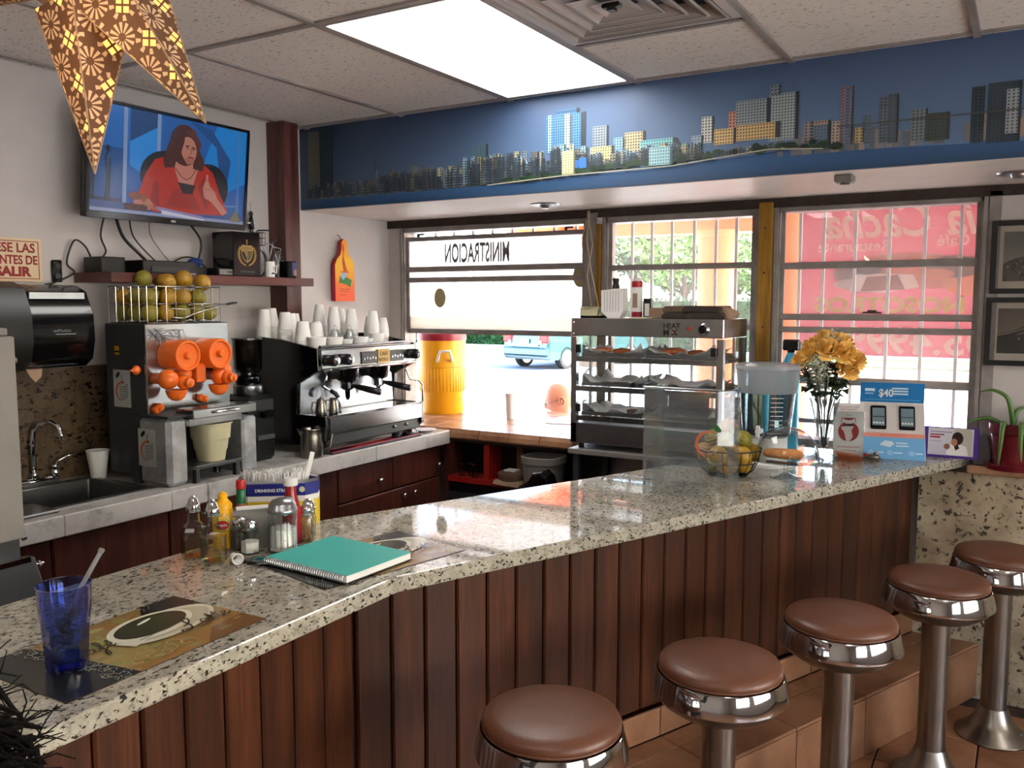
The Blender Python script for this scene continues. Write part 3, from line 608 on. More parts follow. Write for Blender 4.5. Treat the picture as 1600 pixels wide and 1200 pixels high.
MB().prism([(.0,.07),(.15,.07),(.15,.33),(.0,.33)],.235,.262).build('chute','brushed',J)
m=MB(); m.box(-.02,.10,.055,.14,.34,.07,ch=.003); m.build('grate','steel',J)
for x,y in ((.12,.115),(.12,.32),(0,.115),(0,.32)): MB().lathe([(.016,0),(.013,.055)],12,Matrix.Translation((x,y,0))).build('rubber_foot','black_plastic',J,40)
# drums: axis +x from the plate
X=lambda y,z,x=.0: frameM((x,y,z),(0,1,0),(0,0,1))
for y,z in ((.105,.51),(.265,.51)):
    MB().lathe([(.058,.0),(.062,.002),(.062,.105),(.058,.112),(.052,.112),(.047,.104),(.014,.100),(.014,.115),(.010,.12),(0,.12)],30,X(y,z)).build('squeezing_drum','orange_plastic',J,40)
def ball(y,z,x,r,nm='squeezing_ball'): MB().sph((x,y,z),r,22,14).cyl((0,y,z),(x,y,z),r*.55).build(nm,'orange_plastic',J,True)
ball(.035,.42,.075,.040); ball(.145,.43,.03,.032); ball(.335,.435,.04,.036); ball(.215,.44,.03,.03); ball(.29,.415,.07,.036)
for y,z in ((.085,.405),(.300,.41)):
    MB().sph((.105,y,z),.028,18,12).lathe([(.02,0),(.018,.02),(.010,.024),(.008,.03),(0,.03)],16,X(y,z,.125)).build('knob','orange_plastic',J,40)
for y,z in ((.068,.385),(.277,.39)):
    m=MB(); prof=[(0,-.042),(.018,-.038),(.032,-.026),(.04,-.008),(.042,.004),(.036,.004),(0,.0)]; m.lathe(prof,22,Matrix.Translation((.08,y,z-.012)),cap=False); m.build('peel_cup','orange_plastic',J,40)
MB().box(.02,.185,.395,.06,.232,.475,ch=.004).build('wedge','orange_plastic',J)
for y,z,ro in ((.03,.302,.5),(.245,.322,-.4)):
    M=X(y,z)@Matrix.Rotation(ro,4,'Z'); MB().box(-.022,-.014,0,.022,.014,.03,M,ch=.006).box(-.009,-.007,.03,.009,.007,.042,M,ch=.003).build('latch_knob','orange_plastic',J)
M=Matrix.Translation((-.04,-.005,.455))@Matrix.Rotation(PI/2,4,'X'); MB().lathe([(.009,0),(.018,.01),(.02,.02),(.008,.03),(0,.045)],10,M).build('side_knob','orange_plastic',J,True)
def sticker(z0,x0,sz):
    p=Print(); p.rect(0,0,sz*.72,sz,'a8a8a4'); p.layer()
    cx,cy,R=sz*.36,sz*.42,sz*.27
    for k in range(16):
        a0=PI*.35+k*.22; a1=a0+.22; w0=.18*math.sin(PI*k/16)+.05; w1=.18*math.sin(PI*(k+1)/16)+.05
        p.poly([(cx+R*math.cos(a0),cy+R*math.sin(a0)),(cx+R*math.cos(a1),cy+R*math.sin(a1)),(cx+R*(1-w1)*math.cos(a1),cy+R*(1-w1)*math.sin(a1)),(cx+R*(1-w0)*math.cos(a0),cy+R*(1-w0)*math.sin(a0))],'c04a20')
    p.layer(); p.ell(sz*.2,sz*.86,sz*.11,sz*.055,'20241c',16,rot=.7); p.line([(sz*.36,sz*.62),(sz*.42,sz*.66),(sz*.36,sz*.72),(sz*.38,sz*.86)],sz*.02,'20241c')
    for k in range(6): yy=sz*(.56-.065*k); p.line([(sz*.27,yy),(sz*.36,yy-sz*.03),(sz*.5,yy+sz*.01),(sz*.6,yy+sz*.07)],sz*.016,'2a3030')
    o=p.build('round_fruit_sticker','print_gloss',J); o.name='fruit_sticker'; o.matrix_local=frameM((x0,-.0165 if z0<.2 else -.001,z0),(1,0,0),(0,0,1)); return o
sticker(.42-.01,-.225,.135) if 0 else None
a=sticker(.30,-.215,.15); b=sticker(.075,-.098,.15); b.matrix_local=frameM((-.055,-.0135,.075),(1,0,0),(0,0,1))
p=Print(); p.rect(0,0,.03,.035,'b8901c'); p.layer(); p.rect(.0,.01,.03,.016,'2a2014'); p.build('warning_label','print_gloss',J).matrix_local=frameM((-.20,-.001,.51),(1,0,0),(0,0,1))
# cream bin under the juicer
bi=MB().lathe([(.0,0),(.048,0),(.053,.045),(.058,.046),(.063,.09),(.068,.091),(.073,.15),(.078,.151),(.079,.158),(.07,.158),(.05,.01),(0,.008)],28,cap=False,sq=3.2).build('waste_bin','cream_plastic',None,50); bi.location=(-2.875,2.40,1.072); tag(bi,'stepped cream plastic bin standing inside the orange juicer','bin')
bi.scale=(1,1.0,1)
# wire basket of oranges on the juicer
def wirebox(name,x0,y0,z0,x1,y1,z1,lab_,cat):
    t_=T(name,lab_,cat,(x0,y0,z0)); a,b,c=x1-x0,y1-y0,z1-z0; R=.0016
    m=MB()
    for z in (0,c*.52,c): m.tube([(0,0,z),(a,0,z),(a,b,z),(0,b,z)],R if z!=c else .0022,6,True)
    m.build('hoops','chrome',t_)
    m=MB(); ny=8
    for k in range(ny+1): y=b*k/ny; m.tube([(a,y,c),(a,y,0),(0,y,0),(0,y,c)],R,5)
    for k in range(1,5): x=a*k/5; m.tube([(x,0,c),(x,0,0),(x,b,0),(x,b,c)],R,5)
    m.build('wires','chrome',t_); return t_
wirebox('wire_basket',-3.19,2.18,1.638,-2.95,2.535,1.782,'rectangular wire basket full of oranges on top of the juicer','basket')
def orange_mb(): return MB().lathe([(0,-.98),(.25,-.955),(.6,-.8),(.86,-.5),(.99,-.1),(.97,.25),(.82,.57),(.55,.83),(.22,.955),(.06,.955),(0,.93)],22,cap=False)
om=orange_mb(); og=om.build('orange','orange_peel',None,True); gg=om.build('orange','green_peel',None,True)
MB().lathe([(.07,.93),(.06,.98),(0,.985)],8).build('stem_end','stem_green',og); MB().lathe([(.07,.93),(.06,.98),(0,.985)],8).build('stem_end','stem_green',gg)
used_o={'a':False,'b':False}
def orange(x,y,z,r,kind,label,grp):
    src=og if kind=='a' else gg
    if not used_o[kind]: used_o[kind]=True; q=src
    else: q=dup(src)
    q.location=(x,y,z); q.scale=(r,r,r*rnd.uniform(.95,1.02)); q.rotation_euler=(rnd.uniform(0,6),rnd.uniform(0,6),rnd.uniform(0,6)); tag(q,label,'orange',grp); return q
rr=.0355
rows={'front':-2.99,'middle':-3.07,'back':-3.15,'rear':-3.23}
lay=[('bottom layer',0,[.04,.115,.19,.265,.325],['front','middle','back']),('second layer',1,[.045,.125,.2,.28],['front','middle','back'])]
for ln,k,ysn,rw in lay:
    for rn in rw:
        for i,yy in enumerate(ysn):
            kd='b' if rnd.random()<.45 else 'a'
            orange(rows[rn]+rnd.uniform(-.004,.004)+(.0 if k==0 else -.002),2.18+yy+rnd.uniform(-.004,.004),1.642+rr+k*.063,rr,kd,('greenish' if kd=='b' else 'golden')+' orange in the juicer basket, %s, %s row, %s from left'%(ln,rn,ORD[i]),'oranges in the juicer basket')
for i,(x,y,kd) in enumerate(((-3.04,2.345,'a'),(-3.06,2.44,'a'),(-3.13,2.30,'b'),(-3.02,2.505,'a'),(-3.14,2.40,'a'))):
    orange(x,y,1.642+rr+.124+(.014 if i in(1,2) else 0),rr+(.003 if i==1 else 0),kd,'golden-green orange heaped on top of the juicer basket, %s from left'%ORD[i],'oranges in the juicer basket')
# strainers hanging on the basket: long handled sieve and whisk
t_=T('wire_skimmer','long-handled wire skimmer hanging on the front of the juicer basket','utensil',(-2.935,2.30,1.69))
m=MB(); m.tube([(0,-.03,.005),(.0,.05,.0),(.0,.16,.012),(.0,.27,.025),(.0,.31,.028),(.0,.27,.02),(.0,.14,-.005),(.0,.07,-.022)],.002,6); m.tube([(0,-.02,-.03),(0,.03,-.035),(.0,.08,-.022)],.002,6); m.build('handle','chrome',t_,True); MB().tube([(0,.26,.021),(0,.29,.026),(0,.312,.028)],.005,6).build('grip','black_plastic',t_,True)
t_=T('wire_strainer','crumpled wire strainer hanging against the juicer front plate','utensil',(-2.94,2.27,1.59)); m=MB()
for k in range(9):
    a=k*.7; m.tube([(.005+.003*k%.01,-.09+.02*k*.4,.02*math.sin(a)),(.01,-.05+.03*math.cos(a*2),.03*math.sin(a*1.7)),(.012,.0+.04*math.cos(a),-.01+.03*math.sin(a)),(.008,.04,.02*math.cos(a*3))],.0013,4)
m.tube([(.006,-.10,-.01),(.006,-.04,.018),(.006,.06,.018),(.006,.07,-.01),(.006,.03,-.05),(.006,-.02,-.07),(.006,-.05,-.04),(.006,-.04,.01)],.0016,5); m.build('mesh_wires','steel',t_,True)
# ---------------------------------------------------------------- coffee grinder
G=T('coffee_grinder','black coffee grinder with a smoky bean hopper between juicer and coffee machine','grinder',(-3.06,2.775,1.0))
MB().box(-.10,-.075,0,.10,.075,.30,ch=.02).build('body','black_plastic',G,bevel=.004); MB().lathe([(.062,.30),(.066,.305),(.066,.34),(.06,.345)],26).build('chrome_band','steel',G,40)
MB().lathe([(.05,.345),(.058,.36),(.058,.38),(.035,.39),(.035,.40)],26).build('collar','black_gloss',G,40)
MB().lathe([(.050,.40),(.064,.42),(.066,.545),(.068,.55),(.065,.55),(.06,.432),(.03,.402)],26,cap=False).build('hopper','smoke_plastic',G,40); MB().lathe([(.069,.55),(.069,.558),(.02,.564),(0,.564)],26).build('hopper_lid','smoke_plastic',G,40)
MB().box(.10,-.03,.20,.14,.03,.235,ch=.006).build('doser_spout','black_gloss',G); MB().box(.098,-.05,.10,.112,.05,.12).build('fork','steel',G)
# ---------------------------------------------------------------- espresso machine (local x toward the room, y along the wall)
E_=T('espresso_machine','two-group black and steel espresso machine stacked with foam cups','coffee machine',(-3.33,2.985,1.0))
prof=[(.0,.53),(.06,.548),(.14,.552),(.28,.54),(.40,.520),(.50,.503),(.505,.40),(.49,.395),(.37,.335),(.36,.19),(.545,.187),(.55,.08),(.52,.055),(.10,.02),(.0,.02)]
def side(y): 
    M=frameM((0,y,0),(1,0,0),(0,0,1)); return MB().prism(prof,-.012,.012,M)
side(.012).build('side_panel','black_gloss',E_,bevel=.002); side(.745).build('side_panel','black_gloss',E_,bevel=.002)
MB().box(.02,.03,.05,.35,.73,.50).build('body','steel',E_); MB().box(.35,.028,.19,.358,.732,.40).build('splash_panel','brushed',E_)
MB().box(.02,.024,.498,.49,.734,.506).tube([(.495,.024,.51),(.495,.734,.51)],.008,8).tube([(.03,.03,.535),(.03,.72,.535)],.004,6).build('cup_tray','brushed',E_)
M=frameM((0,.024,0),(1,0,0),(0,0,1)); MB().prism([(.36,.395),(.49,.395),(.508,.41),(.505,.495),(.49,.5),(.36,.5)],-.71,0,M).build('control_fascia','brushed',E_)
MB().tube([(.508,.024,.40),(.508,.734,.40)],.006,8).build('trim_rail','chrome',E_)
for y0,y1 in ((.30,.42),(.52,.635)):
    k=MB().box(.505,y0,.415,.513,y1,.475,ch=.002).build('keypad','dark_grey',E_)
    for i in range(5): MB().lathe([(.007,0),(.006,.003)],10,frameM((.513,y0+.018+i*.021,.440+.004*(i%2)),(0,1,0),(0,0,1))).build('button','steel',k)
pp=MB().box(.505,.423,.412,.514,.517,.482).build('name_plate','gold',E_)
text('lettering','CAFE',.028,'lettering_black',pp,frameM((.5145,.436,.450),(0,1,0),(0,0,1)),.0003); text('lettering','BUSTELO',.024,'lettering_black',pp,frameM((.5145,.4265,.422),(0,1,0),(0,0,1)),.0003,0,.78)
for y in (.065,.165,.70):
    k=MB().lathe([(.022,0),(.027,.008),(.027,.045),(.02,.055)],18,frameM((.505,y,.447),(0,1,0),(0,0,1))).build('steam_knob','black_plastic',E_,40)
    MB().lathe([(.02,.055),(.018,.062),(.0,.066)],18,frameM((.505,y,.447),(0,1,0),(0,0,1))).build('knob_cap','chrome',k,40)
for gi,y in enumerate((.285,.525)):
    g=MB().lathe([(.035,.325),(.05,.335),(.056,.36),(.062,.395),(.062,.40)],26,Matrix.Translation((.43,y,0))).box(.36,y-.055,.34,.43,y+.055,.40).build('group_head','black_gloss',E_,40)
    pf=MB(); pf.lathe([(.02,.285),(.036,.295),(.036,.325)],22,Matrix.Translation((.43,y,0))); pf.lathe([(.006,.235),(.012,.25),(.014,.285)],12,Matrix.Translation((.43,y,0))); pf=pf.build('portafilter','black_gloss' if gi==0 else 'chrome',E_,40)
    MB().tube([(.46,y,.308),(.50,y+.01,.300),(.56,y+.025,.288),(.61,y+.035,.28)],lambda t:.009+.008*math.sin(min(1,t*1.5)*PI/2),10).build('handle','black_plastic',pf,True)
m=MB(); m.tube([(.47,.09,.395),(.475,.085,.35),(.46,.08,.32),(.50,.11,.29),(.52,.125,.25),(.52,.13,.19)],.006,8); m.build('steam_wand','chrome',E_,True); MB().tube([(.485,.10,.30),(.505,.115,.285),(.515,.122,.265)],.011,8).build('wand_grip','black_plastic',E_,True)
m=MB(); m.tube([(.47,.68,.395),(.49,.69,.35),(.50,.70,.31),(.53,.735,.30),(.55,.745,.28),(.55,.745,.19)],.005,8); m.build('steam_wand','chrome',E_,True)
MB().cyl((.37,.12,.28),(.372,.12,.28),.02).build('gauge_rim','steel',E_) ; MB().lathe([(.018,0),(.022,.004),(.018,.01),(0,.01)],20,frameM((.358,.12,.285),(0,1,0),(0,0,1))).build('gauge','steel',E_,40)
MB().box(.36,.03,.165,.54,.732,.180).build('drip_tray','steel',E_)
m=MB()
for k in range(30): y=.04+k*.0235; m.box(.37,y,.180,.53,y+.006,.186)
m.build('drip_grille','chrome',E_)
MB().prism([(.525,.105),(.55,.105),(.552,.178),(.54,.187),(.525,.187)],-.71,0,frameM((0,.024,0),(1,0,0),(0,0,1))).build('front_band','brushed',E_)
MB().box(.10,.024,.045,.535,.734,.103,ch=.006).build('lower_panel','dark_grey',E_); 
for y in (.52,.62): MB().lathe([(.01,0),(.008,.008),(0,.01)],12,frameM((.535,y,.08),(0,1,0),(0,0,1))).build('screw','steel',[o for o in E_.children if o.name.startswith('lower_panel')][0],True)
for x,y in ((.12,.06),(.48,.06),(.12,.69),(.48,.60)): MB().lathe([(.02,0),(.022,.01),(.026,.05)],14,Matrix.Translation((x,y,0))).build('foot','dark_grey',E_,40)
MB().lathe([(.02,-.0),(.03,.0),(.03,.09),(.0,.09)],4).build('yellow_badge','yellow_label',E_) if 0 else None
# jugs on the drip tray
def jug(x,y,z,r,h,l,lid=False):
    t_=T('milk_jug',l,'milk jug',(x,y,z),.9); MB().lathe([(0,0),(r*.95,0),(r*1.05,h*.15),(r,h*.5),(r*.8,h*.8),(r*.85,h),(r*.78,h),(r*.75,h*.8),(r*.9,h*.2),(0,.004)],24,cap=False).build('body','dull_chrome',t_,True)
    MB().tube([(-r*.8,0,h*.85),(-r*1.5,0,h*.9),(-r*1.7,0,h*.5),(-r*1.35,0,h*.2),(-r*1.0,0,h*.2)],.0035,7).build('handle','dull_chrome',t_,True)
    MB().add([(r*.7,-r*.3,h*.9),(r*.7,r*.3,h*.9),(r*1.15,0,h*1.03),(r*.78,0,h*.72)],[(0,3,2),(1,2,3),(0,2,1),(0,1,3)]).build('spout','dull_chrome',t_)
    if lid: MB().lathe([(r*.84,h),(r*.5,h*1.12),(0,h*1.16)],20).sph((0,0,h*1.2),r*.18,8,6).build('lid','dull_chrome',t_,True)
jug(-2.86,3.035,1.1865,.026,.07,'short lidded metal jug on the coffee machine drip tray',True); jug(-2.855,3.115,1.1865,.022,.075,'slim metal jug right of the lidded jug on the drip tray')
P_=T('steel_pitcher','large brushed steel milk pitcher on the marble in front of the coffee machine','pitcher',(-2.845,2.955,1.0),-2.2)
MB().lathe([(0,0),(.05,0),(.052,.006),(.052,.10),(.047,.13),(.049,.135),(.045,.135),(.048,.1),(.047,.006),(0,.004)],28,cap=False).build('body','dull_chrome',P_,True); MB().add([(.045,-.02,.125),(.045,.02,.125),(.072,0,.14),(.048,0,.09)],[(0,3,2),(1,2,3),(0,2,1),(0,1,3)]).build('spout','dull_chrome',P_)
MB().tube([(-.047,0,.125),(-.085,0,.128),(-.095,0,.10),(-.085,0,.04),(-.05,0,.03)],.004,8).build('handle','dull_chrome',P_,True)
jp=T('steel_jug','small steel jug standing at the right foot of the coffee machine','milk jug',(-2.85,3.68,1.0),.5); MB().lathe([(0,0),(.03,0),(.032,.045),(.026,.065),(.028,.07),(.024,.07),(.028,.045),(0,.004)],20,cap=False).build('body','chrome',jp,True); MB().tube([(.028,.0,.06),(.05,0,.055),(.05,0,.02),(.03,0,.015)],.003,6).build('handle','chrome',jp,True)
# bar mat, plate, board behind
bm=T('bar_mat','long narrow dark bar mat with red edging and lettering on the marble','mat',(-2.87,3.04,1.0)); MB().box(0,0,0,.075,.70,.01,ch=.003).build('mat','bar_mat',bm)
m=MB(); m.tube([(.004,.004,.011),(.071,.004,.011),(.071,.696,.011),(.004,.696,.011)],.0025,6,True); m.build('edging','mat_red',bm); MB().box(.015,.17,.0101,.06,.50,.0115).build('red_field','mat_red',bm)
text('lettering','Café Bustelo',.04,'lettering_white' if 0 else 'orange_plastic',bm,frameM((.05,.20,.0118),(0,1,0),(-1,0,0)),.0002,shear=.3)
pl=MB().lathe([(0,0),(.035,0),(.06,.012),(.062,.014),(.034,.005),(0,.005)],28,cap=False).build('saucer','white_plastic',None,True); pl.location=(-2.87,3.87,1.0); tag(pl,'small white saucer near the end of the marble counter','saucer')
# foam cups stacked upside down on the coffee machine
fcup=MB().lathe([(.0,.078),(.021,.078),(.0215,.075),(.033,.004),(.035,.004),(.035,0),(.031,0),(.0195,.072),(0,.074)],20,cap=False).build('foam_cup','foam',None,40); used_c=False
def stack(x,y,n,sc,desc,z=1.507,step=.0115):
    global used_c
    for k in range(n):
        if not used_c: q=fcup; used_c=True
        else: q=fcup.copy(); COL.objects.link(q)
        q.location=(x,y,z+k*step*sc); q.scale=(sc,sc,sc*.95)
        tag(q,('white foam cup, %s from the top, %s'%(ORD[n-1-k],desc)) if n>1 else 'single upturned white foam cup, '+desc,'cup','foam cups on the coffee machine')
stks=[(-3.215,3.03,8,1.15,'tall stack at left rear'),(-3.26,3.12,9,1.1,'stack behind the leftmost two'),(-3.10,3.055,7,1.15,'second large stack from left'),(-3.17,3.16,7,1.1,'stack half hidden at left'),(-2.975,3.045,3,1.25,'short stack at left front edge'),(-3.24,3.26,8,1.0,'stack before the brown post'),(-3.02,3.18,2,1.3,'big pair left of the pourers'),(-3.08,3.245,2,1.25,'big pair behind the other pair'),(-3.22,3.42,12,1.0,'tallest stack under the orange board'),(-3.12,3.42,11,1.0,'stack before the tallest one'),(-3.20,3.56,10,1.0,'rear stack right of the tallest'),(-3.07,3.50,10,1.0,'straight stack in the middle right'),(-3.00,3.59,9,1.0,'front stack near right end'),(-3.08,3.66,7,.95,'thin stack behind right end'),(-3.02,3.70,7,.9,'last stack at right end'),(-3.14,3.31,5,.95,'stack hidden behind glass pourers')]
for s_ in stks: stack(*s_)
tub=MB().lathe([(0,0),(.031,0),(.036,.034),(.038,.034),(.038,.038),(.034,.038),(.03,.004),(0,.004)],20,cap=False).build('portion_cup','foam',None,40)
for i,(x,y,s1,d) in enumerate(((-2.90,3.06,1.25,'leftmost'),(-2.89,3.17,1.15,'second from the left'),(-2.89,3.26,.8,'small one third from the left'),(-2.88,3.35,1.05,'fourth from the left'),(-2.90,3.43,.75,'low fifth from the left'),(-2.89,3.49,1.1,'rightmost tall'))):
    q=tub if i==0 else tub.copy(); 
    if i: COL.objects.link(q)
    q.location=(x,y,1.507); q.scale=(s1,s1,s1*(1.3 if i==5 else 1)); tag(q,'white portion cup, %s along the front of the cup tray'%d,'cup','portion cups on the coffee machine')
for i,(x,y) in enumerate(((-3.03,3.33),(-3.0,3.405))):
    t_=T('glass_pourer','rounded clear glass pourer, %s of the two among the foam cups'%('left' if i==0 else 'right'),'glass jar',(x,y,1.507)); MB().lathe([(0,0),(.028,0),(.036,.02),(.035,.04),(.022,.058),(.02,.07),(.022,.072),(.018,.07),(.02,.056),(.033,.038),(.034,.02),(0,.004)],22,cap=False).build('bowl','glass',t_,True); MB().lathe([(.012,.07),(.006,.095),(.0,.10)],12).build('spout','glass',t_,True)
# ================================================================= LEFT WALL
# towel dispenser
D=T('towel_dispenser','large glossy black paper towel dispenser on the left wall','paper towel dispenser',(-3.40,1.70,1.47))
M=frameM((0,0,0),(1,0,0),(0,0,1))
pf=[(0,0),(.20,.0),(.245,.03),(.265,.10),(.262,.20),(.235,.255),(.22,.29),(.16,.315),(0,.32)]
MB().prism(pf,-.38,-.012,M).build('cover','black_gloss',D,30,bevel=.004); MB().prism([(0,-.005),(.20,-.005),(.25,.03),(.272,.10),(.268,.205),(.23,.30),(.16,.325),(0,.325)],-.13,.0,M).build('end_cap','black_plastic',D,30)
MB().box(.236,.14,.262,.243,.355,.286).build('white_strip','white_strip',D); MB().box(.262,.22,.128,.266,.30,.131).build('badge_line','steel',D); text('lettering','enMotion',.018,'lettering_grey',D,frameM((.2665,.21,.137),(0,1,0),(0,0,1)))
MB().box(.10,.37,.17,.14,.40,.18,ch=.003).build('latch','black_plastic',D)
m=MB(); m.tube([(.215,.13,.012),(.215,.33,.012)],.005,6); m.build('chrome_lip','chrome',D)
MB().add([(.20,.13,.01),(.20,.20,.01),(.208,.19,-.03),(.21,.165,-.05),(.205,.15,-.03)],[(0,1,2,3,4)]).build('towel_end','tan_paper',D)
# sign
sg=T('wash_hands_sign','cream sign with dark red lettering about washing hands, left edge of the photo','sign',(-3.40,1.58,1.80))
MB().box(0,0,0,.006,.455,.168).build('board','sign_cream',sg)
m=MB(); 
for a in ((.012,.010,.443,.013),(.012,.155,.443,.158),(.012,.010,.015,.158),(.440,.010,.443,.158)): m.box(.006,a[0],a[1],.0068,a[2],a[3])
m.build('border','lettering_red',sg)
text('lettering','LAVESE LAS',.050,'lettering_red',sg,frameM((.007,.428,.114),(0,1,0),(0,0,1)),.0004,.0012,.92,align='RIGHT'); text('lettering','MANOS ANTES DE',.048,'lettering_red',sg,frameM((.007,.436,.068),(0,1,0),(0,0,1)),.0004,.0012,.80,align='RIGHT'); text('lettering','SALIR',.050,'lettering_red',sg,frameM((.007,.405,.022),(0,1,0),(0,0,1)),.0004,.0025,1.1,align='RIGHT')
ol=T('wall_outlet','small black power outlet beside the cream sign','outlet',(-3.40,2.095,1.845)); MB().box(0,-.022,-.045,.012,.022,.045,ch=.005).build('plate','black_gloss',ol); 
for z in (-.02,.02): MB().lathe([(.013,0),(.012,.004)],14,frameM((.012,0,z),(0,1,0),(0,0,1))).build('socket','dark_grey',ol)
# shelf and post
sh=MB().box(-3.40,2.17,1.80,-3.15,3.31,1.84).build('wall_shelf','shelf_wood',bevel=.002); tag(sh,'long brown wooden shelf under the television','shelf')
po=MB().box(-3.40,3.25,1.585,-3.28,3.355,2.632).build('wooden_post','post_wood',bevel=.002); tag(po,'brown wooden post on the left wall from ceiling to below the shelf','post')
Zs=1.84
def box_dev(name,l,cat,x0,y0,x1,y1,h,mat='black_plastic',z=Zs,extra=None):
    t_=T(name,l,cat,(x0,y0,z)); MB().box(0,0,0,x1-x0,y1-y0,h,ch=.003).build('case',mat,t_); return t_
t_=box_dev('power_brick','matte black box at the left end of the shelf','box',-3.36,2.19,-3.24,2.30,.065)
t_=box_dev('cable_box','black cable box on the left half of the shelf','set-top box',-3.35,2.33,-3.17,2.60,.055); MB().box(.181,.04,.008,.183,.23,.03).build('display','dark_grey',t_); MB().box(.18,.005,.0,.184,.03,.005).build('foot','steel',t_); MB().box(.18,.23,.0,.184,.262,.005).build('foot','steel',t_)
t_=box_dev('modem','small black modem right of the cable box','modem',-3.33,2.62,-3.22,2.70,.04)
t_=box_dev('dvd_player','thin black disc player with a silver marked front on the shelf','disc player',-3.36,2.72,-3.17,2.93,.035); MB().box(.19,.005,.005,.193,.20,.03).build('fascia','mid_grey',t_); MB().box(.193,.05,.016,.1945,.14,.02).build('disc_slot','black_gloss',t_)
# black case with golden shield
cs=T('crest_case','upright black case with a golden shield crest and laurel','case',(-3.33,2.83,Zs)); cs.location=(-3.30,2.80,Zs); 
MB().box(0,0,0,.14,.165,.205,ch=.003).build('case','black_gloss',cs)
p=Print(); G1='a5854a'; cx,cy=.0825,.105
p.poly([(cx-.036,cy+.035),(cx-.034,cy-.005),(cx-.02,cy-.03),(cx,cy-.043),(cx+.02,cy-.03),(cx+.034,cy-.005),(cx+.036,cy+.035),(cx+.02,cy+.041),(cx,cy+.036),(cx-.02,cy+.041)],G1); p.layer()
p.poly([(cx-.031,cy+.014),(cx-.03,cy-.004),(cx-.018,cy-.025),(cx-.002,cy-.037),(cx-.002,cy+.014)],'1c1a16'); p.poly([(cx+.031,cy+.014),(cx+.03,cy-.004),(cx+.018,cy-.025),(cx+.002,cy-.037),(cx+.002,cy+.014)],'4a4a30'); p.rect(cx-.031,cy+.018,cx+.031,cy+.032,'7a6a48'); p.layer()
for k in range(3): p.line([(cx-.028+.009*k,cy+.012-.012*k*.2),(cx-.006,cy-.012-.009*k+.02)],.004,G1)
p.rect(cx-.002,cy+.036,cx+.002,cy+.058,G1); p.ell(cx,cy+.06,.004,.006,G1,10)
for s in (-1,1):
    for k in range(9):
        a=-1.3+k*.24; x=cx+s*.048*math.cos(a); y=cy-.004+.05*math.sin(a); p.ell(x,y,.008,.0032,G1,8,rot=(a+PI/2)*(1 if s>0 else 1)*s+(.5 if s>0 else -.5)); p.ell(x+s*.006,y+.002,.007,.003,'8a7038',8,rot=s*(a+1.0))
p.build('shield_crest','print_gloss',cs).matrix_local=frameM((.1405,0,0),(0,1,0),(0,0,1))
text('lettering','HECHO EN CUBA',.011,'lettering_grey',cs,frameM((.141,.04,.018),(0,1,0),(0,0,1)))
# miniature wire bicycle
B=T('miniature_bicycle','black wire miniature bicycle with a front basket on the shelf','ornament',(-3.245,3.055,Zs),rot=(0,0,.22)); B.scale=(1.2,1.1,1.35)
def wheel(y,n): 
    w=MB().torus((0,y,.052),.048,.004,22,6,Matrix.Rotation(PI/2,4,'Y')).build('wheel','black_plastic',B,True)
    m=MB(); 
    for k in range(8): a=k*PI/8; m.tube([(0,y+.047*math.cos(a),.052+.047*math.sin(a)),(0,y-.047*math.cos(a),.052-.047*math.sin(a))],.0009,4)
    m.build('spokes','steel',w)
wheel(-.02,0); wheel(.125,1)
m=MB(); m.tube([(0,-.02,.052),(0,.0,.13),(0,.008,.165)],.003,6); m.tube([(0,.002,.12),(0,.05,.055),(0,.125,.052),(0,.085,.12),(0,.002,.13)],.0025,6); m.tube([(0,.05,.055),(0,.085,.125),(0,.09,.135)],.0025,6); m.tube([(0,.085,.115),(0,.15,.11),(0,.125,.052)],.002,6); m.build('bike_frame','steel',B,True)
MB().tube([(-.035,.02,.168),(-.02,.005,.17),(.02,.005,.17),(.035,.02,.168)],.0028,6).build('handlebar','black_plastic',B,True); MB().box(-.012,.075,.135,.012,.105,.142,ch=.003).build('saddle','black_plastic',B)
m=MB()
for z in (.115,.14,.16): m.tube([(-.022,-.045,z),(.022,-.045,z),(.022,-.008,z),(-.022,-.008,z)],.0013,4,True)
for x in (-.022,-.007,.007,.022): m.tube([(x,-.045,.16),(x,-.045,.115),(x,-.008,.115),(x,-.008,.16)],.0012,4)
m.build('basket','black_plastic',B)
mg=T('white_mug','white mug marked with a number one beside the miniature bicycle','mug',(-3.175,3.035,Zs)); MB().lathe([(0,0),(.024,0),(.025,.075),(.022,.075),(.021,.005),(0,.005)],24,cap=False).build('body','white_plastic',mg,40); MB().tube([(0,.024,.06),(0,.045,.055),(0,.045,.025),(0,.024,.018)],.004,6).build('handle','white_plastic',mg,True)
text('lettering','1',.032,'lettering_red',mg,frameM((.0253,-.006,.03),(0,1,0),(0,0,1)),.0005); MB().box(.0245,-.010,.015,.0262,.010,.022).build('label_bar','lettering_black',mg)
dm=T('dark_canister','dark square canister with a blue and tan side at the right of the shelf','canister',(-3.215,3.135,Zs)); MB().box(0,.0,0,.06,.06,.082,ch=.004).build('body','black_gloss',dm); MB().box(.0605,.03,.012,.0612,.058,.075).build('blue_label','blue_label',dm); MB().box(.0613,.042,.01,.062,.058,.04).build('tan_label','tan_paper',dm)
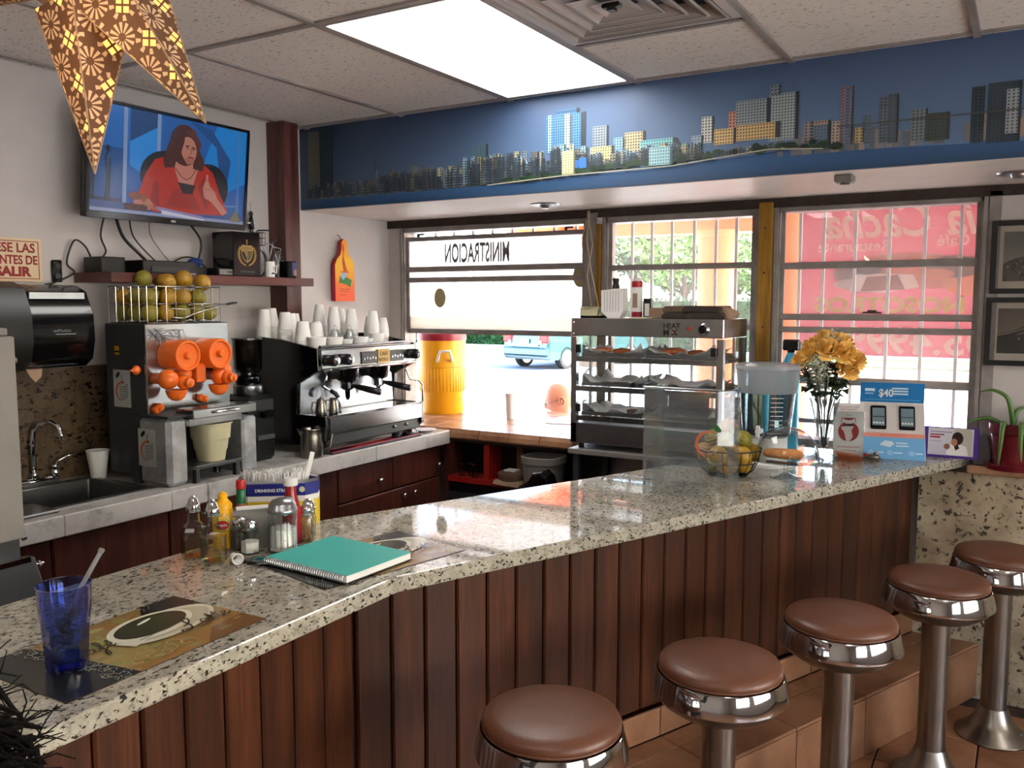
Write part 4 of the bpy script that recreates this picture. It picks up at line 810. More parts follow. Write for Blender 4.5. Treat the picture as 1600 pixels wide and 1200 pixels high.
# television
TV=T('television','wall mounted flat television tilted down showing a woman in a red jacket','television',(-3.235,2.555,2.29))
Rt=Matrix.Translation((-3.24,2.555,2.295))@Matrix.Rotation(math.radians(0.5),4,'Z')@Matrix.Rotation(math.radians(6),4,'Y')
TV.matrix_world=Rt
w,h=.415,.235
m=MB(); m.box(-.035,-w,-h,0,w,h,ch=.004); m.box(-.06,-w*.6,-h*.6,-.034,w*.6,h*.5,ch=.01); m.build('housing','black_gloss',TV)
m=MB(); m.box(0,-w,-h,.008,w,-h+.028,ch=.002); m.box(0,-w,h-.014,.008,w,h,ch=.002); m.box(0,-w,-h+.028,.008,-w+.014,h-.014); m.box(0,w-.014,-h+.028,.008,w,h-.014); m.build('bezel','black_gloss',TV)
MB().box(.008,-.012,-h+.008,.009,.012,-h+.018).build('logo_mark','steel',TV)
m=MB(); m.box(-.16,-.04,-.06,-.058,.04,.06); m.box(-.165,-.1,-.1,-.155,.1,.1); m.build('wall_bracket','black_plastic',TV)
p=Print(.0002); p.grad(0,0,1.6,.9,'0f4f96','1a6cc0'); p.layer()
p.poly([(.36,.9),(.36,.42),(.62,.28),(.62,.9)],'1b86dc'); p.poly([(.36,.62),(.62,.78),(.62,.9),(.36,.9)],'0e3c74'); p.poly([(.67,.9),(.67,.3),(1.05,.2),(1.3,.9)],'1a5aa4'); p.poly([(1.25,.9),(1.1,.5),(1.4,.3),(1.6,.4),(1.6,.9)],'1480d0'); p.poly([(.95,.9),(1.25,.7),(1.3,.4),(1.2,.25),(1.38,.3),(1.42,.6),(1.2,.85)],'174a86'); p.rect(0,0,.3,.55,'124a8c'); p.rect(0,0,.3,.12,'0c2a52')
p.layer(); p.rect(.30,.08,.335,.9,'7f95bf'); p.rect(.62,.35,.655,.9,'8296ba'); p.rect(1.50,.1,1.53,.9,'3c78b4'); p.layer()
for x in (.14,.0): p.line([(x+.0,.05),(x+.02,.3),(x+.0,.45),(x+.02,.5)],.018,'141a24'); p.line([(x+.03,.05),(x+.04,.3),(x+.04,.45)],.018,'101820'); p.ell(x+.02,.53,.022,.03,'141a24',12)
p.line([(.01,.06),(.25,.07),(.28,.04)],.02,'0e1622')
p.ell(.72,.36,.26,.23,'10131a',26); p.ell(1.18,.32,.22,.22,'10131a',26); p.layer()
p.rect(0,0,1.6,.09,'2a4a86'); p.rect(.0,0,1.6,.03,'8a94b8')
p.layer(); R1='b32414'; p.poly([(.40,.11),(.46,.22),(.52,.38),(.60,.50),(.72,.55),(.95,.56),(1.12,.52),(1.22,.46),(1.30,.28),(1.40,.12),(1.36,.07),(1.2,.06),(.6,.04)],R1)
p.layer(); p.poly([(.60,.32),(.56,.14),(.66,.08),(.64,.3)],'8e1a10'); p.poly([(1.06,.3),(1.15,.1),(1.2,.2),(1.12,.42)],'8e1a10'); p.poly([(.72,.10),(.8,.25),(.9,.3),(1.0,.25),(1.1,.09)],'9a1e12')
p.layer(); p.poly([(.78,.50),(.86,.30),(.92,.25),(1.0,.30),(1.06,.5),(.92,.62)],'c07a6a'); p.poly([(.84,.33),(.90,.23),(1.0,.24),(1.03,.32)],'1a0f10'); p.layer(); p.line([(.80,.46),(.88,.38),(.93,.36),(.98,.39),(1.03,.47)],.008,'5a3028')
Hc='4a231c'; p.ell(.90,.67,.155,.185,Hc,30); p.poly([(.74,.68),(.68,.52),(.70,.44),(.80,.46),(.84,.6)],Hc); p.poly([(1.04,.68),(1.12,.55),(1.10,.46),(1.0,.47),(.98,.6)],Hc); p.layer()
p.ell(.945,.635,.083,.118,'b87866',30,rot=.12); p.poly([(.89,.55),(.93,.5),(1.0,.52),(1.01,.58)],'a8685a'); p.layer(); p.poly([(.79,.80),(.86,.79),(.90,.72),(.87,.62),(.84,.52),(.76,.56)],Hc); p.poly([(.90,.80),(.97,.76),(1.03,.68),(1.04,.6),(1.08,.7),(1.0,.83)],'5c3026')
p.line([(.91,.665),(.945,.67)],.011,'2a1512'); p.line([(.975,.665),(1.01,.655)],.011,'2a1512'); p.ell(.93,.65,.012,.006,'20100e',8); p.ell(.99,.645,.011,.006,'20100e',8); p.line([(.965,.65),(.975,.61),(.96,.605)],.007,'8c4c40'); p.line([(.94,.567),(.965,.572),(.99,.565)],.011,'7a2a26')
p.layer(); p.poly([(1.11,.30),(1.13,.37),(1.17,.38),(1.19,.33),(1.25,.28),(1.28,.22),(1.40,.1),(1.34,.07),(1.22,.18),(1.13,.22)],'c07c6c'); p.line([(1.15,.36),(1.155,.43)],.022,'c07c6c'); p.line([(1.12,.3),(1.2,.3)],.006,'8c5044')
p.poly([(.40,.12),(.55,.15),(.60,.10),(.56,.05),(.42,.04)],'b8705c'); p.layer(); p.ell(.42,.16,.07,.035,'7a3a1e',16); p.ell(.50,.15,.03,.035,'8a4424',14); p.rect(.32,.035,.54,.09,'4a1a12'); p.line([(.5,.1),(.64,.06)],.022,'a06a4c')
p.layer(); p.poly([(.62,.09),(1.12,.04),(1.12,.015),(.66,.05)],'8c80b0'); p.poly([(.68,.06),(1.14,.015),(1.14,.0),(.68,.025)],'c8c8d8')
p.poly([(1.42,.02),(1.5,.14),(1.56,.02)],'6a6a50'); p.line([(1.35,.16),(1.5,.17)],.01,'5a90b8')
scr=p.build('screen_picture','screen',TV); scr.matrix_local=frameM((.002,-w+.014,-h+.028),(0,1,0),(0,0,1))@Matrix.Diagonal(((2*w-.028)/1.6,(2*h-.042)/.9,1,1))
# cables below the television
def cable(l,pts,r=.004,mat='cord_black'):
    # smooth with catmull-rom
    P=[Vector(p) for p in pts]; out=[]
    for i in range(len(P)-1):
        a=P[max(i-1,0)];b=P[i];c=P[i+1];d=P[min(i+2,len(P)-1)]
        for k in range(6):
            t=k/6; out.append(.5*((2*b)+(c-a)*t+(2*a-5*b+4*c-d)*t*t+(3*b-a-3*c+d)*t**3))
    out.append(P[-1]); return tag(MB().tube(out,r,6).build('cable','' or mat,None,True),l,'cable')
cable('black cable looping down at the far left under the television',[(-3.36,2.30,2.10),(-3.37,2.28,2.0),(-3.37,2.30,1.93),(-3.36,2.24,1.89),(-3.36,2.20,1.95),(-3.37,2.16,1.97),(-3.38,2.13,1.88),(-3.38,2.16,1.84),(-3.385,2.08,1.80),(-3.39,2.04,1.79)])
cable('thick black cable pair slanting from the television to the cable box',[(-3.33,2.32,2.10),(-3.35,2.37,2.0),(-3.33,2.43,1.93),(-3.33,2.47,1.895)],.007)
cable('thin black cable right of the thick pair under the television',[(-3.33,2.39,2.10),(-3.36,2.43,2.0),(-3.33,2.52,1.893)],.0035)
cable('grey thin cable curving down to the shelf',[(-3.33,2.49,2.08),(-3.37,2.53,2.0),(-3.36,2.66,1.86),(-3.30,2.68,1.88)],.0025,'mid_grey')
cable('black cable hanging from the middle of the television and looping over the shelf',[(-3.33,2.70,2.08),(-3.34,2.77,2.0),(-3.34,2.74,1.90),(-3.32,2.66,1.885)],.005)
cable('black cable arching along the shelf toward the crest case',[(-3.34,2.60,1.895),(-3.35,2.68,1.925),(-3.36,2.76,1.92),(-3.36,2.80,1.89),(-3.37,2.84,1.86)],.0035)
bc_=MB()
for k in range(7): bc_.tube([(-3.27+.01*math.sin(k),2.66+.035*math.cos(a_*PI/6)+.004*k,1.885+.006*k*.6+.010*math.sin(a_*PI/6)) for a_ in range(12)],.0035,5,True)
tag(bc_.build('cable_coil','cord_blue',None,True),'bundled coil of blue cable on the modem','cable')
# hanging figurine between television and post
fg=T('hanging_figurine','small dark hanging figurine between television and post','ornament',(-3.385,3.11,2.13)); m=MB(); m.tube([(0.01,0,.09),(.01,0,.03)],.001,4); m.build('string','cord_black',fg); m=MB(); m.sph((.012,0,.03),(.01,.012,.014),10,8); m.lathe([(.004,-.05),(.016,-.045),(.012,-.01),(.007,.018)],12,Matrix.Translation((.012,0,0))); m.tube([(.012,-.006,-.05),(.012,-.008,-.10)],.004,6); m.tube([(.012,.008,-.05),(.012,.012,-.10)],.004,6); m.build('figure','black_plastic',fg,True); MB().box(.006,-.022,-.02,.018,.022,-.012).build('sash','white_plastic',fg)
# painted cutting board
cbd=T('painted_board','orange painted wooden cutting board hanging by its handle','cutting board',(-3.40,3.70,1.725))
bw=.165; oln=[(0,0),(bw,0),(bw,.205),(bw*.9,.235),(bw*.72,.262),(bw*.66,.29),(bw*.64,.335),(bw*.5,.352),(bw*.36,.335),(bw*.34,.29),(bw*.28,.262),(bw*.1,.235),(0,.205)]
M=frameM((.012,0,0),(0,1,0),(0,0,1)); MB().prism(oln,0,.028,M).build('board','mat_red',cbd,bevel=.002)
p=Print(.0003); p.f=[];
rowsz=[0,.05,.10,.14,.205,.235,.262,.29,.335,.352]
cols=['e8623a','e8663a','e87a34','ecA030','efb830','f0b82c','eda82a','eca428','ec9a28','ec9a28']
half={0:.5,.05:.5,.10:.5,.14:.5,.205:.5,.235:.4,.262:.22,.29:.16,.335:.14,.352:.02}
for i in range(9):
    a,b=rowsz[i],rowsz[i+1]; ha,hb=half[a]*bw*.97,half[b]*bw*.97; p.poly([(bw/2-ha,a),(bw/2+ha,a),(bw/2+hb,b),(bw/2-hb,b)],[cols[i],cols[i],cols[i+1],cols[i+1]])
p.layer(); p.poly([(.03,.105),(.09,.095),(.125,.08),(.14,.12),(.10,.135),(.04,.14)],'3f7a38'); p.poly([(.068,.335),(.08,.30),(.075,.25),(.09,.20),(.105,.17),(.07,.17),(.06,.22),(.07,.27),(.06,.30)],'c8502a'); p.layer(); p.poly([(.05,.13),(.07,.12),(.10,.15),(.085,.165),(.055,.16)],'8aa8c8'); p.rect(.05,.163,.115,.168,'c03028')
for y,s in ((.068,1),(.055,.8),(.035,.4)): p.line([(.04,y),(.055,y+.003),(.07,y-.002),(.07+.055*s,y+.002)],.0025,'8c3020')
p.build('painting','print_matte',cbd).matrix_local=frameM((.0405,0,0),(0,1,0),(0,0,1)); MB().tube([(.03,.083,.335),(.01,.07,.372),(.0,.07,.375)],.002,5).build('hanging_string','cord_black',cbd)
# ---------------------------------------------------------------- machine at the left edge
MC=T('ice_machine','tall grey upright machine with a sloping dark bin at the left edge','machine',(-2.9,.62,0))
X1=.60;Y1=.675
MB().box(.05,.0,1.085,X1,Y1,1.63,ch=.004).build('upper_cabinet','panel_grey',MC,bevel=.002)
MB().box(.05,.0,1.632,X1-.01,Y1-.012,1.652,ch=.003).build('lid','mid_grey',MC)
MB().box(.05,.01,.985,X1-.012,Y1-.01,1.083).build('dark_band','dark_grey',MC)
MB().box(.07,.0,.04,X1-.02,Y1-.03,.985).build('lower_cabinet','dark_grey',MC)
M=frameM((0,0,0),(1,0,0),(0,0,1)); 
m=MB(); m.prism([(X1-.03,.55),(X1+.10,.62),(X1+.07,.90),(X1+.005,1.03),(X1-.03,1.03)],-Y1-.02,-.02,M); m.build('bin_door','dark_grey',MC,bevel=.003)
MB().box(X1-.01,.0,1.020,X1+.012,Y1+.005,1.034).build('chrome_trim','chrome',MC); MB().cyl((X1,Y1,1.005),(X1,Y1+.045,1.005),.006,.005,10).cyl((X1,Y1+.03,1.005),(X1,Y1+.036,1.005),.010,.010,8).build('hinge_bolt','chrome',MC,40)
for z in (1.60,1.12):
    MB().cyl((X1-.012,Y1-.002,z-.035),(X1-.012,Y1+.006,z-.035),.009).build('screw','chrome',MC,40)
MB().box(X1,.10,1.45,X1+.002,Y1-.10,1.452).box(X1,Y1-.102,1.40,X1+.002,Y1-.10,1.57).box(X1,.10,1.57,X1+.002,Y1-.10,1.572).build('panel_seam','dark_grey',MC)
for x,y in ((.1,.05),(.1,.6),(.5,.05),(.5,.6)): MB().cyl((x,y,0),(x,y,.045),.02).build('foot','black_plastic',MC)
# ---------------------------------------------------------------- star lantern
SL=T('star_lantern','glowing pierced paper star lantern hanging at the top left','lantern',(-1.5,.92,2.33))
def starmat():
    m,N,o=newmat('lantern_paper'); uv=nd(N,'ShaderNodeUVMap'); sep=nd(N,'ShaderNodeSeparateXYZ'); N.links.new(uv.outputs[0],sep.inputs[0])
    def mth(op,a,b=None):
        x=nd(N,'ShaderNodeMath',operation=op)
        for i,v in enumerate((a,b)):
            if v is None: continue
            if hasattr(v,'links'): N.links.new(v,x.inputs[i])
            else: x.inputs[i].default_value=v
        return x.outputs[0]
    U_,V_=sep.outputs[0],sep.outputs[1]
    # cells of 0.042 m, rotated 45 degrees
    s=1/.046; a=mth('MULTIPLY',mth('ADD',U_,V_),s*.7071); b=mth('MULTIPLY',mth('SUBTRACT',U_,V_),s*.7071)
    fa_=mth('SUBTRACT',mth('FRACT',a),.5); fb=mth('SUBTRACT',mth('FRACT',b),.5)
    ab=lambda x: mth('ABSOLUTE',x)
    par=mth('FRACT',mth('MULTIPLY',mth('ADD',mth('FLOOR',a),mth('FLOOR',b)),.5)); odd=mth('GREATER_THAN',par,.25)
    AA,BB=ab(fa_),ab(fb)
    mx=mth('MAXIMUM',AA,BB); mn=mth('MINIMUM',AA,BB)
    hole=mth('MULTIPLY',mth('LESS_THAN',mx,.24),mth('GREATER_THAN',mn,.035))          # four little squares
    rad=mth('SQRT',mth('ADD',mth('MULTIPLY',fa_,fa_),mth('MULTIPLY',fb,fb))); ang=mth('ARCTAN2',fa_,fb)
    pet=mth('MULTIPLY',mth('GREATER_THAN',mth('SINE',mth('MULTIPLY',ang,12)),.0),mth('MULTIPLY',mth('GREATER_THAN',rad,.14),mth('LESS_THAN',rad,.47)))
    ringp=mth('MULTIPLY',mth('GREATER_THAN',mth('SINE',mth('MULTIPLY',ang,8)),.35),mth('MULTIPLY',mth('GREATER_THAN',rad,.32),mth('LESS_THAN',rad,.5)))
    pale=mth('ADD',mth('MULTIPLY',odd,pet),mth('MULTIPLY',mth('SUBTRACT',1,odd),ringp)); hot=mth('MULTIPLY',mth('SUBTRACT',1,odd),hole)
    d=nd(N,'ShaderNodeBsdfPrincipled'); d.inputs['Roughness'].default_value=.8
    N.links.new(mixc(N,pale,'4f3018','b59474'),d.inputs['Base Color'])
    em=nd(N,'ShaderNodeEmission'); N.links.new(mixc(N,hot,mixc(N,pale,(.06,.022,.006),(.22,.11,.035)),(1.0,.50,.12)),em.inputs[0]); st_=mth('ADD',mth('MULTIPLY',hot,1.5),.35); N.links.new(st_,em.inputs[1])
    ad=nd(N,'ShaderNodeAddShader'); N.links.new(d.outputs[0],ad.inputs[0]); N.links.new(em.outputs[0],ad.inputs[1]); N.links.new(ad.outputs[0],o.inputs[0])
starmat()
def starpoint(tip,axis_u,rb=.125,inner=.10):
    """four sided hollow spike from the lantern centre to its tip"""
    tip=Vector(tip); d=tip.normalized(); u=Vector(axis_u); u=(u-d*u.dot(d)).normalized(); w=d.cross(u); bc_=d*inner
    ring_=[bc_+u*rb*.85,bc_+w*rb,bc_-u*rb*.85,bc_-w*rb]; m=MB(); vs=[];fs=[];uv=[]
    n=1
    for k in range(4):
        a,b=ring_[k],ring_[(k+1)%4]; i=len(vs); vs+=[a,b,tip]; fs.append((i,i+1,i+2)); e=(b-a).length; hh=((a+b)/2-tip).length; off=k*.131
        uv+=[(off,0),(off+e,0),(off+e/2,hh)]
        # second skin just inside
    m.add(vs,fs); o=m.build('star_point','lantern_paper',SL); l=o.data.uv_layers.new(name='UVMap')
    for i,q in enumerate(uv): l.data[i].uv=q
    o.modifiers.new('thick','SOLIDIFY').thickness=.0015
    eg=MB(); 
    for k in range(4): eg.tube([ring_[k],tip],.0012,4)
    eg.build('paper_edge','tan_paper',o); return o
import numpy as np
SL.location=(-1.301,.867,2.296)
for k,(tp,uu) in enumerate([((.058,-.031,-.38),(.6,-.7,0)),((.25,.021,-.315),(.7,-.7,.5)),((-.331,-.178,-.148),(.2,-.6,.6)),((-.226,-.041,.322),(.5,-.7,0)),((.102,.095,.31),(.5,-.7,0)),((.332,.141,.019),(0,-.5,.7))]):
    starpoint(tp,uu,.072 if k<3 else .075,.125)
cm=MB(); cm.sph((0,0,0),.128,14,9); co_=cm.build('star_core','lantern_paper',SL); l=co_.data.uv_layers.new(name='UVMap')
for lp in co_.data.loops: v=co_.data.vertices[lp.vertex_index].co; l.data[lp.index].uv=(math.atan2(v.y,v.x)*.125,v.z)
MB().tube([(0,0,.12),(0,0,.335)],.003,6).build('hanging_cord','cord_black',SL)
bl=bpy.data.lights.new('lantern_bulb','POINT'); bl.energy=1.2; bl.color=(1,.7,.4); bl.shadow_soft_size=.03; bo=bpy.data.objects.new('lantern_bulb',bl); COL.objects.link(bo); bo.parent=SL; bo.location=(.12,-.15,-.2)
# ================================================================= ON THE BAR, NEAR END
ZC=1.0502
def placemat(name,l,M,seed):
    t_=T(name,l,'placemat'); t_.matrix_world=M; a,b=.45,.285
    p=Print(.00012); p.rect(0,0,a,b,'7e6238'); p.layer()
    r=random.Random(seed)
    p.poly([(.13,0),(a,0),(a,b*.55),(.22,b),(.13,b*.8)],'8a6634'); p.poly([(.10,.02),(.27,.03),(.30,.16),(.22,.26),(.10,.25)],'85723c'); p.layer(); p.poly([(.13,.04),(.22,.05),(.24,.14),(.14,.17)],'94804a'); p.poly([(.3,0),(a,0),(a,.07),(.36,.06)],'6c4a26')
    for k in range(90):
        x,y=r.uniform(.13,.44),r.uniform(.01,b-.01); g=math.exp(-((x-.2)/.07)**2); c=tuple(q*r.uniform(.85,1.15) for q in ((.23+.05*g,.15+.10*g,.05+.03*g))); p.ell(x,y,min(r.uniform(.006,.022),.45-x),min(r.uniform(.004,.012),b-y,y),c,12,rot=0)
    p.layer(); p.poly([(0,0),(.145,0),(.105,b),(0,b)],'1a1b1c'); p.poly([(.32,b*.80),(.36,b),(.45,b),(.45,b*.58)],'17181a')
    p.layer()
    for k in range(60):   # lace border between black and tan
        t=k/60; y=t*b; x=.115-.022*t+r.uniform(-.018,.022); rr_=r.uniform(.004,.009); n=9
        for q in range(n): a0=2*PI*q/n*.8+k; a1=a0+2*PI/n*.8; p.line([(x+rr_*math.cos(a0),y+rr_*math.sin(a0)),(x+rr_*math.cos(a1),y+rr_*math.sin(a1))],.0012,'8f9080')
    p.layer()
    for k in range(7):   # scroll ornament
        cx,cy=.17+.018*k,.035+.012*(k%3); 
        pts=[(cx+(.022-.0022*q)*math.cos(q*.7+k),cy+(.022-.0022*q)*math.sin(q*.7+k)) for q in range(9)]; p.line(pts,.003,'a88a58')
    p.layer(); p.ell(.035+.285,.155,.125,.068,'c3bda6',36,rot=.12); p.layer(); p.ell(.035+.29,.152,.108,.052,'a8a188',32,rot=.12); p.layer(); p.ell(.035+.265,.172,.098,.062,'cfcab4',36,rot=.12); p.poly([(.20,.14),(.21,.10),(.245,.115),(.255,.14)],'cfcab4'); p.layer(); p.ell(.035+.267,.174,.085,.050,'2a2a1c',32,rot=.12); p.layer(); p.ell(.035+.262,.182,.066,.035,'343620',26,rot=.12); p.layer(); p.ell(.035+.27,.20,.022,.0045,'cfd0c4',14,rot=.3)
    p.layer(); p.line([(.235,.12),(.275,.125),(.335,.13),(.365,.14)],.003,'6a6248'); p.line([(.345,.25),(.352,.262),(.345,.275)],.0015,'8a8a88'); p.line([(.36,.255),(.37,.27)],.0015,'8a8a88')
    p.layer(); I='22180e'
    def script(strokes,ox,oy,s,w=.0036):
        for st_ in strokes:
            P_=[(ox+x*s,oy+y*s) for x,y in st_]; out=[]
            for i in range(len(P_)-1):
                A=P_[max(i-1,0)];B_=P_[i];C_=P_[i+1];D_=P_[min(i+2,len(P_)-1)]
                for k in range(5):
                    t=k/5; out.append(tuple(.5*((2*B_[j])+(C_[j]-A[j])*t+(2*A[j]-5*B_[j]+4*C_[j]-D_[j])*t*t+(3*B_[j]-A[j]-3*C_[j]+D_[j])*t**3) for j in (0,1)))
            out.append(P_[-1]); p.line(out,w,I)
    # C a f e (accent)
    script([[(1.1,2.1),(.9,2.5),(.4,2.3),(0,1.4),(.1,.5),(.6,.2),(1.1,.6)],[(2.1,1.1),(1.7,1.3),(1.35,.8),(1.5,.35),(1.9,.5),(2.15,1.1),(2.1,.5),(2.3,.35),(2.6,.6)],[(2.6,.6),(3.1,1.5),(3.2,2.4),(2.95,2.4),(2.85,1.2),(2.7,0),(2.5,-.9),(2.25,-.9),(2.5,-.2),(3.2,.5)],[(2.6,1.0),(3.3,1.1)],[(3.4,.75),(3.8,.9),(3.9,1.2),(3.6,1.25),(3.4,.8),(3.6,.35),(4.0,.5)],[(3.75,1.6),(4.0,2.0)]],.112,.135,.022)
    script([[(-.3,1.2),(.4,1.5),(1.0,2.3),(.8,2.7),(.4,2.2),(.2,1.0),(-.3,.2),(-1.0,.2),(-1.0,.6),(-.3,.5),(.6,.05),(1.5,.1)],[(1.9,1.1),(1.5,1.3),(1.2,.8),(1.3,.35),(1.7,.5),(1.95,1.1),(1.9,.5),(2.1,.35)],[(2.1,.35),(2.55,2.0),(2.4,.6),(2.6,.35),(2.8,.5)],[(2.2,1.3),(3.3,1.45)],[(2.8,.5),(3.15,2.0),(3.0,.6),(3.2,.35),(3.5,.6)],[(3.5,.75),(3.85,.9),(3.9,1.2),(3.65,1.25),(3.5,.8),(3.7,.35),(4.1,.6)]],.335,.075,.0245)
    o=p.build('printed_sheet','print_gloss',t_); o.matrix_local=Matrix.Translation((0,0,.0012)); MB().box(0,0,0,a,b,.0011).build('backing','dark_paper',t_); return t_
placemat('placemat','coffee printed placemat under the blue glass in the lower left corner',frameM((-1.352,.815,ZC),(-.02,1,0),(-1,-.03,0)),1)
ang=Vector((.218,.976,0)).normalized(); vv=Vector((-.976,.218,0))
o0=Vector((-1.283,1.905,ZC+.0002))-ang*.45
placemat('placemat','coffee printed placemat partly hidden under the teal notebook',frameM(o0,ang,vv),2)
# blue tumbler with clear straw
gl=T('blue_tumbler','faceted blue glass tumbler half full of iced water','glass',(-1.487,.902,ZC+.0022))
def facet(prof,n=10,tw=0): return prof
m=MB(); n=20
def fl_(prof,mb,k=.06):
    vs=[];fs=[]
    for r,z in prof:
        for i in range(n):
            a=2*PI*i/n; q=1-(k if (i%2 and .02<z<.105) else 0); vs.append((r*q*math.cos(a),r*q*math.sin(a),z))
    for j in range(len(prof)-1):
        for i in range(n): a=j*n+i;b=j*n+(i+1)%n; fs.append((a,b,b+n,a+n))
    fs.append(tuple(range(n))[::-1]); mb.add(vs,fs)
fl_([(.034,0),(.037,.008),(.038,.03),(.041,.07),(.0435,.105),(.045,.112),(.0465,.155),(.0475,.157),(.0455,.157),(.0435,.112),(.041,.105),(.038,.06),(.035,.02),(.001,.018)],m); m.build('glass_wall','blue_glass',gl,25)
m=MB(); fl_([(.033,.001),(.0365,.008),(.0365,.018),(.001,.0185)],m); m.build('thick_base','blue_base',gl); MB().lathe([(.0,.0195),(.034,.0195),(.0375,.058),(0,.058)],20).build('water','water',gl,40)
ic=MB(); r=random.Random(5)
for k in range(9): a=r.uniform(0,6); q=r.uniform(.004,.017); s=.010; ic.box(-s,-s,-s,s,s,s,Matrix.Translation((q*math.cos(a),q*math.sin(a),.045+.007*k))@Euler((r.uniform(0,3),r.uniform(0,3),0)).to_matrix().to_4x4(),ch=.003)
ic.build('ice_cube','glass',gl)
strw=MB().tube([(-1.512,.895,ZC+.02),(-1.474,.924,ZC+.145),(-1.438,.945,ZC+.215)],.0042,10).tube([(-1.438,.945,ZC+.215),(-1.436,.946,ZC+.220)],.0055,10).build('drinking_straw','clear_straw',None,True); tag(strw,'clear drinking straw leaning in the blue tumbler','straw')
# cruets
def cruet(x,y,l,fill,rz):
    t_=T('oil_cruet',l,'cruet',(x,y,ZC),rz); n=8
    prof=[(.028,.004),(.034,.008),(.034,.072),(.030,.082),(.0155,.098),(.014,.122),(.0165,.124),(.0165,.130)]
    MB().lathe(prof,8,Matrix.Rotation(PI/8,4,'Z')).build('glass_body','glass',t_,20); MB().lathe([(.026,.008),(.030,.012),(.030,.068 if fill=='oil_glass' else .05),(.01,.07)],8,Matrix.Rotation(PI/8,4,'Z')).build('oil',fill,t_,20)
    MB().lathe([(.0175,.124),(.0185,.13),(.017,.142),(.0155,.143),(.011,.157),(.004,.166),(0,.167)],18).build('chrome_top','chrome',t_,40)
    MB().tube([(.014,0,.122),(.033,0,.12),(.042,0,.105),(.040,0,.088),(.03,0,.078)],.0035,8).build('handle','glass',t_,True)
    m=MB(); 
    for a in range(4): m.sph((.026*math.cos(a*PI/2+.8),.026*math.sin(a*PI/2+.8),.004),.0045,8,6)
    m.build('ball_foot','glass',t_,True)
cruet(-1.857,1.487,'left glass cruet with chrome top and amber vinegar','vinegar_glass',.5); cruet(-1.778,1.482,'right glass cruet with chrome top and pale yellow oil','oil_glass',1.0)
t_=T('mustard_bottle','yellow squeeze mustard bottle behind the cruets','mustard bottle',(-1.875,1.60,ZC),2.2)
MB().lathe([(.0,0),(.027,0),(.029,.01),(.027,.05),(.029,.075),(.026,.10),(.022,.108)],22,sq=2.4).build('body','yellow_mustard',t_,40); MB().lathe([(.024,.106),(.024,.118),(.018,.126),(.012,.133),(.013,.143),(.006,.152),(0,.153)],20).build('cap','yellow_mustard',t_,40); MB().lathe([(.0275,.045),(.030,.05),(.030,.08),(.028,.085)],22,cap=False,sq=2.4).build('label','yellow_label',t_,True)
tl_=MB().lathe([(.018,0),(.018,.001)],20,frameM((0,-.0292,.066),(1,0,0),(0,0,1))@Matrix.Diagonal((1,.7,1,1))).build('label_oval','red_cap',t_); text('lettering',"French's",.009,'lettering_white',tl_,frameM((-.0155,-.0305,.0635),(1,0,0),(0,0,1)),.0002,.0002,.95)
t_.rotation_euler=(0,0,math.radians(42))
t_=T('hot_sauce_bottle','slim hot sauce bottle with green neck foil and red cap','sauce bottle',(-1.865,1.655,ZC)); MB().lathe([(0,0),(.019,0),(.021,.004),(.021,.075),(.018,.092),(.0125,.105),(.0115,.118)],22).build('bottle','hot_sauce',t_,40); MB().lathe([(.0128,.112),(.0132,.115),(.0128,.150),(.012,.151)],20).build('neck_foil','green_foil',t_,40); MB().lathe([(.0135,.153),(.014,.156),(.013,.175),(.011,.177),(0,.177)],20).build('cap','red_cap',t_,40)
d_=MB(); M=frameM((.0,-.0215,.035),(1,0,0),(0,0,1))@Matrix.Rotation(PI/4,4,'Z'); d_.box(-.014,-.014,0,.014,.014,.0008,M); lb_=d_.build('diamond_label','paper',t_); t_.rotation_euler=(0,0,math.radians(60))
def shaker(x,y,l,fill,h):
    t_=T('glass_shaker',l,'shaker',(x,y,ZC),.4); MB().lathe([(.022,0),(.026,.003),(.0265,.05),(.022,.062),(.019,.068)],8).build('glass_body','glass',t_,20); MB().lathe([(.0225,.004),(.0245,.006),(.0245,h),(.0,h+.004)],8).build('contents',fill,t_,20); MB().lathe([(.0205,.064),(.0215,.066),(.0215,.078),(.019,.086),(.008,.093),(0,.094)],22).build('chrome_lid','chrome',t_,40)
    m=MB()
    for k in range(6): m.lathe([(.0012,.0),(.0012,.0006)],6,Matrix.Translation((.010*math.cos(k),.010*math.sin(k),.0915)))
    m.build('holes','black_plastic',t_)
shaker(-1.818,1.605,'glass shaker with chrome lid full of pepper','pepper',.05); shaker(-1.765,1.592,'glass shaker with chrome lid holding white salt','sugar',.032)
t_=T('sugar_pourer','tall ribbed glass sugar pourer with domed metal lid','sugar pourer',(-1.70,1.648,ZC)); n=24
MB().lathe([(.037,0),(.0395,.006),(.036,.014),(.0365,.10),(.035,.115)],30).build('glass_body','glass',t_,40)
m=MB()
for k in range(14): a=2*PI*k/14; m.cyl((.0365*math.cos(a),.0365*math.sin(a),.015),(.0365*math.cos(a),.0365*math.sin(a),.10),.0022,n=6,cap=False)
m.build('ribs','glass',t_,True); MB().lathe([(0,.008),(.0345,.008),(.0345,.065),(.02,.070),(0,.072)],28).build('sugar','sugar',t_,40); MB().lathe([(.0385,.108),(.040,.111),(.040,.118),(.0375,.121),(.036,.130),(.028,.141),(.012,.147),(0,.148)],30).build('metal_lid','steel',t_,40); MB().box(-.012,.012,.139,.012,.034,.144,ch=.002).build('flap','steel',t_)
